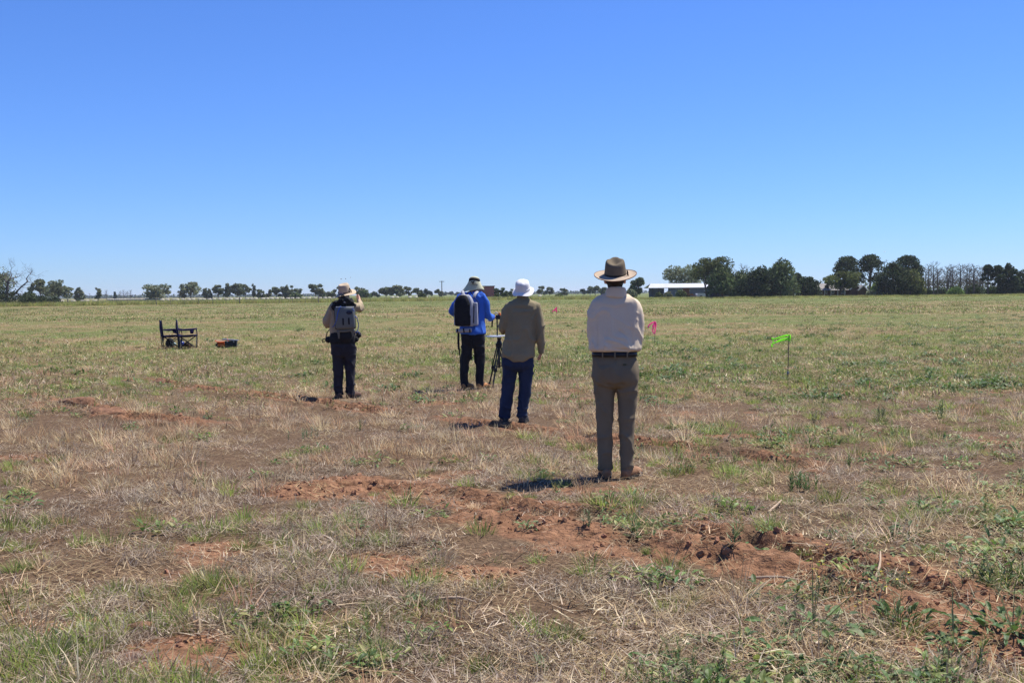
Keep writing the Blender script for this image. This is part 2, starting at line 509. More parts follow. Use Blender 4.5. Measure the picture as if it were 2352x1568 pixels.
class Blades:
    def __init__(self): self.v = []; self.f = []; self.c = []
    def blade(self, p, az, lean, length, w, col, tip=None, curl=0.5, segs=2):
        """one grass blade: a bent tapering strip"""
        dx, dy = math.cos(az), math.sin(az)
        sx, sy = -dy, dx
        a = random.uniform(-0.9, 0.9)
        sx, sy = sx * math.cos(a) + dx * math.sin(a), sy * math.cos(a) + dy * math.sin(a)
        pos = np.array(p, float); ang = lean
        i0 = len(self.v)
        tip = col if tip is None else tip
        for k in range(segs + 1):
            t = k / segs
            ww = w * (1 - t) ** 0.7 * 0.5
            cc = col * (1 - t) + tip * t
            if k < segs:
                self.v += [(pos[0] - sx * ww, pos[1] - sy * ww, pos[2]), (pos[0] + sx * ww, pos[1] + sy * ww, pos[2])]
                self.c += [cc, cc]
            else:
                self.v.append(tuple(pos)); self.c.append(cc)
            st = length / segs
            pos = pos + np.array((dx * math.sin(ang), dy * math.sin(ang), math.cos(ang))) * st
            ang = min(1.9, ang + curl / segs)
        for k in range(segs - 1):
            b = i0 + 2 * k
            self.f.append((b, b + 1, b + 3, b + 2))
        b = i0 + 2 * (segs - 1)
        self.f.append((b, b + 1, b + 2))
    def leaf(self, p, az, up, length, w, col, droop=0.5, fold=0.25):
        """a broad leaf: six faces, folded along its midrib"""
        dx, dy = math.cos(az), math.sin(az); sx, sy = -dy, dx
        pos = np.array(p, float); ang = up; i0 = len(self.v)
        prof = (0.25, 0.8, 1.0, 0.75, 0.0)
        for k, q in enumerate(prof):
            ww = w * 0.5 * q
            wob = random.uniform(-0.12, 0.12) * w
            self.v += [(pos[0] - sx * ww, pos[1] - sy * ww, pos[2] + ww * fold + wob), tuple(pos), (pos[0] + sx * ww, pos[1] + sy * ww, pos[2] + ww * fold - wob)]
            cc = col * random.uniform(0.85, 1.15)
            self.c += [cc, cc * 1.15, cc]
            pos = pos + np.array((dx * math.cos(ang), dy * math.cos(ang), math.sin(ang))) * (length / 4)
            ang -= droop / 4 * random.uniform(0.6, 1.6)
        for k in range(4):
            a = i0 + 3 * k
            self.f += [(a, a + 1, a + 4, a + 3), (a + 1, a + 2, a + 5, a + 4)]
    def mesh(self, name, m): return pymesh(name, self.v, self.f, m, np.array(self.c))

GREEN = [(0.17, 0.24, 0.055), (0.22, 0.28, 0.07), (0.28, 0.30, 0.09), (0.14, 0.20, 0.055), (0.34, 0.33, 0.12)]
DEEP = [(0.085, 0.155, 0.035), (0.11, 0.185, 0.045), (0.14, 0.21, 0.055), (0.07, 0.125, 0.035)]
TAN = [(0.52, 0.385, 0.21), (0.44, 0.305, 0.16), (0.60, 0.465, 0.27), (0.36, 0.235, 0.13), (0.64, 0.52, 0.32)]
RUST = [(0.42, 0.235, 0.13), (0.48, 0.29, 0.17), (0.34, 0.19, 0.105), (0.50, 0.34, 0.21)]
GREY = [(0.35, 0.275, 0.20), (0.45, 0.365, 0.275), (0.25, 0.185, 0.13), (0.56, 0.47, 0.36), (0.16, 0.11, 0.075)]
STRAW = [(0.56, 0.43, 0.25), (0.47, 0.34, 0.19), (0.66, 0.53, 0.33), (0.36, 0.25, 0.14)]

PALE0 = [(0.66, 0.54, 0.36), (0.56, 0.43, 0.27), (0.74, 0.63, 0.45)]
M_BLADE = leaf_mat('grass_blades', 0.45, 1.02, 0.4, 0.015)
M_LEAF = leaf_mat('weed_leaves', 0.35, 0.86, 0.25, 0.02, gloss=0.15)

def tuft(n, rad, h0, h1, w, pal, tips, lean=0.7, curl=0.7):
    B = Blades()
    for k in range(n):
        a = random.uniform(0, 2 * math.pi); q = rad * math.sqrt(random.random())
        az = a + random.uniform(-0.7, 0.7)
        c = pick(pal); t = pick(tips) if random.random() < 0.55 else c
        B.blade((q * math.cos(a), q * math.sin(a), -0.012), az, abs(random.gauss(0.15, 0.3)) + lean * q / rad * 0.6, random.uniform(h0, h1), w * random.uniform(0.6, 1.3), c, t, random.uniform(0.1, curl), 3)
    return B

def thatch(n, rad, l0, l1, w, pal, up=0.35):
    B = Blades()
    for k in range(n):
        a = random.uniform(0, 2 * math.pi); q = rad * math.sqrt(random.random())
        c = pick(pal)
        B.blade((q * math.cos(a), q * math.sin(a), random.uniform(-0.005, 0.02)), random.uniform(0, 2 * math.pi), 1.57 - abs(random.gauss(0, up)), random.uniform(l0, l1), w * random.uniform(0.6, 1.4), c, None, random.uniform(-0.3, 0.5), 2)
    return B

def cover(n, rad, size, pal):
    B = Blades()
    for k in range(n):
        a = random.uniform(0, 2 * math.pi); q = rad * math.sqrt(random.random())
        B.leaf((q * math.cos(a), q * math.sin(a), random.uniform(0.0, 0.05)), random.uniform(0, 6.28), random.uniform(-0.2, 0.9), size * random.uniform(0.6, 1.4), size * random.uniform(0.25, 0.5), pick(pal))
    return B

def shoots(n, rad, h0, h1, pal, leaf=0.045, lw=0.006):
    B = Blades()
    for k in range(n):
        a = random.uniform(0, 6.28); q = rad * math.sqrt(random.random())
        h = random.uniform(h0, h1); ln = random.uniform(0, 0.25); az = random.uniform(0, 6.28)
        p0 = np.array((q * math.cos(a), q * math.sin(a), -0.01)); c = pick(pal)
        B.blade(p0, az, ln, h, 0.006, c * 0.9, None, 0.1, 2)
        m = int(h / 0.011)
        for j in range(m):
            t = 0.12 + 0.88 * j / m
            p = p0 + np.array((math.cos(az) * math.sin(ln), math.sin(az) * math.sin(ln), math.cos(ln))) * h * t
            B.blade(p, j * 2.4 + random.random(), random.uniform(0.5, 1.1), leaf * (1.15 - 0.5 * t), lw, pick(pal), None, 0.4, 2)
    return B

def field_patch(n, rad, h0, h1, w, mixes):
    B = Blades()
    for k in range(n):
        a = random.uniform(0, 6.28); q = rad * math.sqrt(random.random())
        pal, up = random.choice(mixes)
        c = pick(pal)
        ln = abs(random.gauss(0.5, 0.4)) if random.random() < up * 0.75 else random.uniform(0.95, 1.55)
        B.blade((q * math.cos(a), q * math.sin(a), -0.01), random.uniform(0, 6.28), ln, random.uniform(h0, h1), w * random.uniform(0.5, 1.4), c, None, 0.5, 2)
    return B

def scatter(name, protos, pts, rots, scl, idx, label, m):
    """stuff: thousands of clumps nobody could count, instanced on points"""
    pc = bpy.data.collections.new(name + '_shapes')
    for k, B in enumerate(protos):
        o = bpy.data.objects.new('%s_shape_%02d' % (name, k), B.mesh('clump', m)); pc.objects.link(o)
    me = bpy.data.meshes.new(name); me.from_pydata([tuple(p) for p in pts], [], [])
    a = me.attributes.new('rot', 'FLOAT_VECTOR', 'POINT'); a.data.foreach_set('vector', np.asarray(rots, np.float32).ravel())
    a = me.attributes.new('scl', 'FLOAT', 'POINT'); a.data.foreach_set('value', np.asarray(scl, np.float32))
    a = me.attributes.new('idx', 'INT', 'POINT'); a.data.foreach_set('value', np.asarray(idx, np.int32))
    me.materials.append(m)
    o = obj(name, me)
    ng = bpy.data.node_groups.new(name + '_scatter', 'GeometryNodeTree')
    ng.interface.new_socket('Geometry', in_out='INPUT', socket_type='NodeSocketGeometry')
    ng.interface.new_socket('Geometry', in_out='OUTPUT', socket_type='NodeSocketGeometry')
    N = ng.nodes.new; L = ng.links.new
    gi = N('NodeGroupInput'); go = N('NodeGroupOutput')
    ci = N('GeometryNodeCollectionInfo'); ci.inputs['Collection'].default_value = pc
    ci.inputs['Separate Children'].default_value = True; ci.inputs['Reset Children'].default_value = True
    ip = N('GeometryNodeInstanceOnPoints'); ip.inputs['Pick Instance'].default_value = True
    def na(nm, t):
        x = N('GeometryNodeInputNamedAttribute'); x.data_type = t; x.inputs['Name'].default_value = nm; return x.outputs[0]
    L(gi.outputs[0], ip.inputs['Points']); L(ci.outputs[0], ip.inputs['Instance'])
    L(na('idx', 'INT'), ip.inputs['Instance Index']); L(na('rot', 'FLOAT_VECTOR'), ip.inputs['Rotation']); L(na('scl', 'FLOAT'), ip.inputs['Scale'])
    L(ip.outputs[0], go.inputs[0])
    md = o.modifiers.new('scatter', 'NODES'); md.node_group = ng
    tag(o, label, None, None, 'stuff')
    return o

def wedge(n, y0, y1, pw=1.0, half=0.66):
    """random ground points in front of the place one looks from, denser near"""
    u = rng.random(n)
    if pw == 0: Y = y0 + (y1 - y0) * u
    elif pw == 1: Y = y0 * (y1 / y0) ** u
    else: Y = np.sqrt(y0 ** 2 + (y1 ** 2 - y0 ** 2) * u)
    X = (rng.random(n) * 2 - 1) * (half * Y + 0.8)
    return X, Y

FEET = [tuple(ground_pt(x, y).xy) for x, y in ((1420, 1098), (1182, 972), (1086, 894), (792, 914))]

def place(name, protos, X, Y, keep, s0, s1, label, m=None, tilt=0.12, dz=0.0):
    k = rng.random(len(X)) < keep
    if name not in ('grass_thatch', 'straw_litter'):          # trodden flat where people stand
        for fx, fy in FEET: k &= ((X - fx) / 0.42) ** 2 + ((Y - fy + 0.12) / 0.55) ** 2 > 1
    X, Y = X[k], Y[k]
    Z = hgt(X, Y) + dz
    n = len(X)
    rots = np.stack([rng.normal(0, tilt, n), rng.normal(0, tilt, n), rng.random(n) * 6.283], 1)
    return scatter(name, protos, np.stack([X, Y, Z], 1), rots, s0 + (s1 - s0) * rng.random(n) ** 1.5, rng.integers(0, len(protos), n), label, m or M_BLADE)

def build_grass():
    # bare-ground litter close by
    X, Y = wedge(15000, 3.6, 30, 1); so_ = soil_at(X, Y); g = green_at(X, Y)
    gz = fbm2(X / 0.9, Y / 0.9, 91, 3)
    place('grass_thatch', [thatch(80, 0.17, 0.03, 0.09, 0.0045, GREY) for _ in range(5)] + [thatch(50, 0.12, 0.04, 0.09, 0.0045, GREY, 0.6) for _ in range(1)], X, Y,
          np.clip((gz - 0.42) * 3.6, 0.03, 0.9) * np.clip(1.05 - so_ * 1.25, 0.02, 1) * np.clip(1.3 - Y / 32, 0, 1), 0.7, 1.35, 'grey dead grass thatch matted over the soil')
    X, Y = wedge(11000, 3.6, 32, 1); so_ = soil_at(X, Y)
    gs = fbm2(X / 1.6, Y / 1.6, 95, 3)
    place('straw_litter', [thatch(44, 0.24, 0.04, 0.16, 0.0045, STRAW, 0.25) for _ in range(4)] + [thatch(40, 0.26, 0.04, 0.15, 0.0045, PALE0, 0.2) for _ in range(1)] + [thatch(14, 0.2, 0.12, 0.24, 0.005, STRAW, 0.12) for _ in range(1)], X, Y,
          np.clip((gs - 0.28) * 1.4, 0.06, 0.6) * np.clip(1.05 - so_ * 0.75, 0.28, 1), 0.7, 1.3, 'pale straw stalks lying flat on the paddock')
    X, Y = wedge(16000, 3.7, 42, 1); so_ = soil_at(X, Y); g = green_at(X, Y)
    dk = np.clip((Y - 6.5) / 3, 0.12, 1) * np.clip(1.25 - 1.3 * g, 0.05, 1)
    place('dry_grass', [tuft(30, 0.08, 0.06, 0.18, 0.006, TAN, PALE0) for _ in range(4)] + [tuft(26, 0.07, 0.05, 0.20, 0.0055, RUST, TAN, 0.7) for _ in range(3)], X, Y,
          0.7 * dk * np.clip(1 - so_ * 0.95, 0.07, 1) * np.clip((fbm2(X / 1.3, Y / 1.3, 97, 3) - 0.34) * 4, 0.02, 1), 0.65, 1.35, 'dry tan grass tufts standing over the paddock')
    X, Y = wedge(15000, 3.7, 42, 1); so_ = soil_at(X, Y); g = green_at(X, Y)
    place('green_grass', [tuft(95, 0.075, 0.04, 0.125, 0.005, [(0.20, 0.28, 0.055), (0.27, 0.33, 0.07), (0.15, 0.22, 0.05), (0.34, 0.36, 0.10)], GREEN + PALE0, 0.9) for _ in range(4)] + [tuft(60, 0.12, 0.03, 0.09, 0.0045, GREEN, STRAW, 1.0) for _ in range(3)], X, Y,
          np.clip((g - 0.30) * 2.2, 0.012, 1) * np.clip(1 - so_ * 1.1, 0.03, 1), 0.5, 1.4, 'yellow green grass tufts growing across the paddock')
    X, Y = wedge(6500, 3.7, 45, 1); so_ = soil_at(X, Y); g = green_at(X, Y)
    side = np.clip(X / Y * 3.2 + 0.42, 0.12, 1)
    place('weed_cover', [cover(34, 0.15, 0.055, DEEP + GREEN) for _ in range(4)] + [shoots(4, 0.06, 0.06, 0.15, DEEP + GREEN) for _ in range(3)], X, Y,
          side * np.clip((fbm2(X / 0.8, Y / 0.8, 99, 3) - 0.42) * 3.2, 0, 1) * np.clip(1 - so_ * 0.9, 0.06, 1), 0.6, 1.3, 'small green weeds spread among the grass', M_LEAF)
    # middle and far field: wider clumps
    PALE = [(0.70, 0.58, 0.37), (0.60, 0.47, 0.28), (0.78, 0.67, 0.46)]
    DARK = [(0.07, 0.12, 0.035), (0.095, 0.14, 0.04), (0.06, 0.10, 0.03)]
    BROWN = [(0.17, 0.10, 0.06), (0.13, 0.075, 0.045), (0.22, 0.14, 0.085)]
    MIX = [(GREEN, 0.5), (DARK, 0.6), (TAN, 0.2), (PALE, 0.08), (GREY, 0.2), (BROWN, 0.3)]
    MG = [(GREEN, 0.6), (DEEP, 0.6), (GREEN, 0.3), (GREEN, 0.5), (DEEP, 0.3), (PALE, 0.12), (STRAW, 0.2), (BROWN, 0.3)]
    MD = [(TAN, 0.25), (STRAW, 0.12), (PALE, 0.1), (RUST, 0.5), (BROWN, 0.5), (GREY, 0.2), (GREEN, 0.5)]
    X, Y = wedge(17000, 14.5, 80, 1, 0.62); g = green_at(X, Y)
    kk = np.clip((Y - 14) / 8, 0.15, 1)
    d = 0.25 + 0.75 * np.clip(fbm2(X / 1.1, Y / 1.1, 103, 3) * 2 - 0.6, 0, 1)
    gm = rng.random(len(X)) < np.clip(g * 1.15 - 0.05, 0, 1)
    place('green_pasture', [field_patch(105, 0.36, 0.04, 0.12, 0.012, MG) for _ in range(4)] + [field_patch(100, 0.34, 0.04, 0.12, 0.012, MIX) for _ in range(2)], X, Y, kk * d * gm, 0.6, 1.4, 'green pasture clumps across the middle of the paddock')
    place('dry_pasture', [field_patch(100, 0.38, 0.05, 0.16, 0.011, MD) for _ in range(5)], X, Y, kk * d * (~gm) * 0.9, 0.6, 1.4, 'dry straw clumps across the middle of the paddock')
    X, Y = wedge(9000, 70, 262, 1, 0.6); g = green_at(X, Y)
    gm = rng.random(len(X)) < np.clip(g * 1.1, 0, 1)
    d = np.clip(fbm2(X / 5, Y / 7, 105, 3) * 2.2 - 0.45, 0.1, 1)
    place('distant_green_pasture', [field_patch(110, 1.0, 0.06, 0.17, 0.04, MG) for _ in range(4)], X, Y, d * gm, 0.7, 1.4, 'green pasture clumps in the far part of the paddock', tilt=0.02)
    place('distant_dry_pasture', [field_patch(105, 1.0, 0.06, 0.18, 0.035, MD) for _ in range(4)], X, Y, d * (~gm), 0.7, 1.4, 'dry straw clumps in the far part of the paddock', tilt=0.02)
    X, Y = wedge(7000, 15, 110, 1, 0.62)
    side = np.clip(X / Y * 2.2 + 0.55, 0.25, 1)
    place('field_weeds', [cover(30, 0.17, 0.085, DARK + DEEP) for _ in range(4)] + [cover(22, 0.12, 0.07, DEEP + GREEN) for _ in range(2)], X, Y,
          side * np.clip((fbm2(X / 1.5, Y / 1.8, 111, 3) - 0.42) * 4.0, 0.03, 1), 0.5, 1.3, 'dark leafy weeds dotted across the middle of the paddock', M_LEAF)
    # clods along the ruts
    X, Y = wedge(42000, 4, 24, 1); h, so_ = rut_fields(X, Y)
    clods = []
    for k in range(5):
        bm = bmesh.new(); bmesh.ops.create_icosphere(bm, subdivisions=2, radius=0.02)
        P = np.array([v.co[:] for v in bm.verts]); q = 0.6 * vn3(P * 70 + k * 9, k) + 0.4 * vn3(P * 190 + k * 5, k + 9)
        for v, t in zip(bm.verts, q): v.co *= 0.35 + 1.3 * t; v.co.z *= 0.7
        B = Blades(); bm.verts.ensure_lookup_table()
        B.v = [tuple(v.co) for v in bm.verts]; B.f = [tuple(v.index for v in f.verts) for f in bm.faces]
        B.c = [np.array((0.25, 0.128, 0.068))] * len(B.v); bm.free(); clods.append(B)
    place('soil_clods', clods, X, Y, np.clip((so_ - 0.45) * 1.6, 0, 0.8) * np.clip((fbm2(X * 2, Y * 2, 107, 2) - 0.30) * 3, 0, 1), 0.2, 1.25, 'crumbled red soil clods along the wheel ruts', leaf_mat('clod_soil', 0.0, 1.0, 0.25, 0.01), tilt=1.0)

build_grass()
# ------------------------------------------------------------------ people
SKIN = mat('skin', (0.50, 0.27, 0.19), 0.6, 0.10, 14, spec=0.35)
HAIR_DARK = mat('dark_hair', (0.018, 0.014, 0.012), 0.6, 0.3, 60, 0.5, 200)
HAIR_GREY = mat('grey_hair', (0.16, 0.14, 0.12), 0.7, 0.3, 60, 0.5, 200)
EYE = mat('eye', (0.6, 0.58, 0.55), 0.3, 0.05)
BLACK = mat('black_fabric', (0.012, 0.012, 0.014), 0.85, 0.4, 20, 0.3, 120)
BLACK_PLASTIC = mat('black_plastic', (0.015, 0.015, 0.017), 0.45, 0.3, 20)
SOLE = mat('rubber_sole', (0.03, 0.027, 0.025), 0.9, 0.3)

def fabric(name, col, var=0.10):
    return mat(name, col, 0.92, var, 7, 0.07, 160, spec=0.15)

def wrinkles(amp=0.006, seed=0, stretch=(9, 9, 5), folds=(), fine=0.5):
    st = np.array(stretch, float)
    def f(co):
        n = vn3(co * st + 31.7, seed)
        r = 1 - np.abs(2 * n - 1)
        n2 = vn3(co * st * 2.3 + 5.1, seed + 3)
        d = amp * (1.9 * (r ** 5 - 0.17) + fine * 1.2 * (n2 - 0.5))
        for pts, w, a in folds:
            P = [np.array(p, float) for p in pts]
            best = np.full(len(co), 1e9)
            for p, q in zip(P, P[1:]):
                e = q - p; L = e.dot(e)
                t = np.clip(((co - p) @ e) / L, 0, 1)
                best = np.minimum(best, np.linalg.norm(co - p - t[:, None] * e, axis=1))
            d = d + a * 1.25 * np.exp(-(best / (w * 0.9)) ** 1.4)
        return d
    return f

def hand(bm_palm, fingers, wrist, d, palm_n, curl=0.5, size=1.0, left=False):
    """palm goes into the fused body; fingers and thumb are their own bent tapering chains rooted in the palm"""
    d = Vector(d).normalized(); n = Vector(palm_n); n = (n - d * n.dot(d)).normalized(); s = d.cross(n)
    if left: s = -s
    w = Vector(wrist); k = size
    tube(bm_palm, [w - d * 0.03 * k, w + d * 0.02 * k, w + d * 0.06 * k, w + d * 0.095 * k], [(0.027 * k, 0.021 * k), (0.032 * k, 0.018 * k), (0.041 * k, 0.016 * k), (0.039 * k, 0.014 * k)], 12, 2, True, side=s)
    for i, (off, L) in enumerate(((-0.030, 0.078), (-0.010, 0.088), (0.011, 0.082), (0.030, 0.064))):
        p = w + d * 0.085 * k + s * off * k
        pts = [p]; a = 0.12 + 0.05 * i
        for seg in (0.45, 0.30, 0.25):
            dirv = d * math.cos(a) + n * math.sin(a) + s * off * 2.0
            pts.append(pts[-1] + dirv.normalized() * L * seg * k); a += curl
        fingers.append((pts, [0.0095 * k, 0.009 * k, 0.008 * k, 0.0062 * k]))
    p = w + d * 0.03 * k - s * 0.032 * k
    t1 = p + (d * 0.6 - s * 0.75 + n * 0.25).normalized() * 0.038 * k
    t2 = t1 + (d * 0.85 - s * 0.3 + n * 0.3).normalized() * 0.032 * k
    t3 = t2 + (d * 0.95 + n * 0.3).normalized() * 0.024 * k
    fingers.append(([p, t1, t2, t3], [0.013 * k, 0.011 * k, 0.0095 * k, 0.007 * k]))

def rot_head(yaw, pitch):
    """yaw > 0 turns to the right, pitch > 0 looks down"""
    return (Matrix.Rotation(-yaw, 3, 'Z') @ Matrix.Rotation(-pitch, 3, 'X'))

def head_shapes(bm, c, R):
    c = Vector(c)
    def P(x, y, z): return c + R @ Vector((x, y, z))
    ball(bm, P(0, -0.012, 0.025), (0.074, 0.094, 0.092), 20, R)
    ball(bm, P(0, 0.022, -0.03), (0.060, 0.068, 0.082), 18, R)
    ball(bm, P(0, 0.05, -0.088), (0.034, 0.034, 0.026), 12, R)      # chin
    tube(bm, [P(0, 0.085, 0.022), P(0, 0.106, -0.008), P(0, 0.108, -0.026)], [0.010, 0.014, 0.016], 10, 2, True)   # nose
    for s in (-1, 1):
        ball(bm, P(s * 0.031, 0.079, 0.028), (0.020, 0.014, 0.010), 10, R)   # brow
        ball(bm, P(s * 0.036, 0.066, -0.02), (0.022, 0.018, 0.02), 10, R)    # cheek
        ball(bm, P(s * 0.079, -0.012, -0.005), (0.011, 0.021, 0.033), 12, R @ Matrix.Rotation(s * 0.35, 3, 'Z'))   # ear
    tube(bm, [P(-0.024, 0.082, -0.056), P(0, 0.093, -0.055), P(0.024, 0.082, -0.056)], [0.007, 0.011, 0.007], 8, 2, True)  # lips
    return P

def boot(bm, ankle, d, L=0.28, w=0.05, h=0.085):
    """heel, instep and toe of one boot; ankle is the point of the leg at 0.1 m"""
    d = Vector((d[0], d[1], 0)).normalized(); a = Vector((ankle[0], ankle[1], 0))
    s = Vector((d.y, -d.x, 0))
    tube(bm, [a - d * 0.062 + Vector((0, 0, 0.045)), a - d * 0.03 + Vector((0, 0, 0.05)), a + d * 0.06 + Vector((0, 0, 0.05)), a + d * 0.13 + Vector((0, 0, 0.043)), a + d * (L - 0.085) + Vector((0, 0, 0.034))],
         [(w * 0.66, 0.045), (w * 0.74, 0.05), (w * 0.82, 0.05), (w * 1.0, 0.043), (w * 0.78, 0.032)], 16, 3, True, side=s)
    tube(bm, [a + Vector((0, 0, 0.05)), a + Vector((0, 0, 0.10)), a + Vector((0, 0, 0.17))], [(0.043, 0.052), (0.043, 0.05), (0.045, 0.05)], 14, 1, False, side=s)

def sole(bm, ankle, d, L=0.28, w=0.05):
    d = Vector((d[0], d[1], 0)).normalized(); a = Vector((ankle[0], ankle[1], 0)); s = Vector((d.y, -d.x, 0))
    ring = [(-0.072, 0.5), (-0.06, 0.72), (0.0, 0.78), (0.05, 0.74), (0.12, 1.0), (0.17, 1.0), (L - 0.085, 0.75), (L - 0.068, 0.35)]
    pts = [a + d * y + s * (w * q + 0.004) for y, q in ring] + [a + d * y - s * (w * q + 0.004) for y, q in reversed(ring)]
    lo = [bm.verts.new(p + Vector((0, 0, 0.001))) for p in pts]; hi = [bm.verts.new(p + Vector((0, 0, 0.024))) for p in pts]
    bm.faces.new(lo[::-1]); bm.faces.new(hi)
    for i in range(len(pts)):
        j = (i + 1) % len(pts); bm.faces.new((lo[i], lo[j], hi[j], hi[i]))

class Figure:
    """one person; shapes are given as they stand seen from behind: across (in D pixels), away (metres), up (in D pixels)"""
    def __init__(s, ox, oy, label, tilt=0.0):
        s.ox, s.oy = ox, oy
        g = ground_pt(ox, oy)
        s.Y = g.y; s.s = FPX / g.y
        z = zg(g.x, g.y)
        s.root = empty('person', (g.x, g.y, z), -math.atan2(g.x, g.y), label, 'person', 'people standing in the paddock')
    def P(s, x, y, dep=0.0): return np.array(((x - s.ox) / s.s, dep, (s.oy - y) / s.s))
    def w(s, px): return px / s.s
    def path(s, L): return [s.P(x, y, d) for x, y, d, r in L], [s.w(r) for x, y, d, r in L]
    def rings(s, L): return [((cx - s.ox) / s.s, dy, (s.oy - y) / s.s, s.w(hw), ry) for y, cx, hw, ry, dy in L]
    def body(s, head_c, R, spine, arms, legs, hands, neck):
        """one continuous body under the clothes"""
        bm = bmesh.new(); fl = []
        loft(bm, s.rings(spine), 20)
        for L in arms + legs:
            p, r = s.path(L); tube(bm, p, r, 12, 2, True)
        HP = head_shapes(bm, head_c, R)
        tube(bm, neck, [0.062, 0.056, 0.056], 14, 2)
        for h in hands: hand(bm, fl, *h)
        feet = [L[-1] for L in legs]
        for x, y, d, r in feet: ball(bm, s.P(x, s.oy, d + 0.05) + np.array((0, 0, 0.04)), (0.035, 0.09, 0.035), 10)
        def extra(b):
            for pts, rr in fl: tube(b, pts, rr, 8, 2, True)
        b = fused('body', bm, 0.009, SKIN, s.root, 2, None, extra)
        for k in (-1, 1):
            e = bmesh.new(); ball(e, HP(k * 0.031, 0.083, 0.012), 0.0105, 10); obj('eye', e, EYE, s.root, True)
        return HP
    def garment(s, name, bm, m, disp, voxel=0.009, smooth=3):
        return fused(name, bm, voxel, m, s.root, smooth, disp)
    def boots(s, feet, m, L=0.28, w=0.05):
        for (x, dep), d in feet:
            a = s.P(x, s.oy, dep)
            bm = bmesh.new(); boot(bm, a, d, L, w)
            b = fused('boot', bm, 0.007, m, s.root, 2, wrinkles(0.002, 4, (30, 30, 30)))
            so_ = bmesh.new(); sole(so_, a, d, L, w); obj('sole', so_, SOLE, b)

def hat_surface(name, prof, R, c, mat_, parent, crown_dent=None, brim_curl=0.0, seg=56, thick=0.004, oval=1.15, squash=None):
    """hat turned round its own axis: prof = [(radius, height)] from the brim edge up to the middle of the crown"""
    pr = [np.array(p, float) for p in prof]
    pr = catmull(pr, 3)
    c = Vector(c); V = []; F = []
    nb = len(pr)
    for j, (r, h) in enumerate(pr):
        for k in range(seg):
            a = 2 * math.pi * k / seg
            x, y = r * math.cos(a), r * oval * math.sin(a); z = h
            if r > 0.10: z += brim_curl * ((r - 0.10) / 0.07) ** 2 * math.cos(a) ** 2
            if squash: x, y, z = squash(x, y, z, r, a)
            if crown_dent: z += crown_dent(x, y, z)
            V.append(c + R @ Vector((x, y, z)))
    for j in range(nb - 1):
        for k in range(seg):
            F.append((j * seg + k, j * seg + (k + 1) % seg, (j + 1) * seg + (k + 1) % seg, (j + 1) * seg + k))
    F.append(tuple((nb - 1) * seg + k for k in range(seg)))
    me = pymesh(name, [tuple(v) for v in V], F, mat_)
    o = obj(name, me, mat_, parent, True)
    md = o.modifiers.new('felt', 'SOLIDIFY'); md.thickness = thick; md.offset = 0
    return o

def ring_band(name, r0, z0, r1, z1, R, c, m, parent, oval=1.15, seg=48, squash=None):
    bm = bmesh.new(); rr = []
    for r, z in ((r0, z0), (r1, z1), (r1 - 0.004, z1), (r0 - 0.004, z0)):
        rr.append([bm.verts.new(Vector(c) + R @ Vector((squash or (lambda x, y, z, r, a: (x, y, z)))(r * math.cos(2 * math.pi * k / seg), r * oval * math.sin(2 * math.pi * k / seg), z, r, 2 * math.pi * k / seg))) for k in range(seg)])
    for a, b in zip(rr, rr[1:] + rr[:1]):
        for k in range(seg): bm.faces.new((a[k], a[(k + 1) % seg], b[(k + 1) % seg], b[k]))
    bmesh.ops.recalc_face_normals(bm, faces=bm.faces[:])
    return obj(name, bm, m, parent, True)

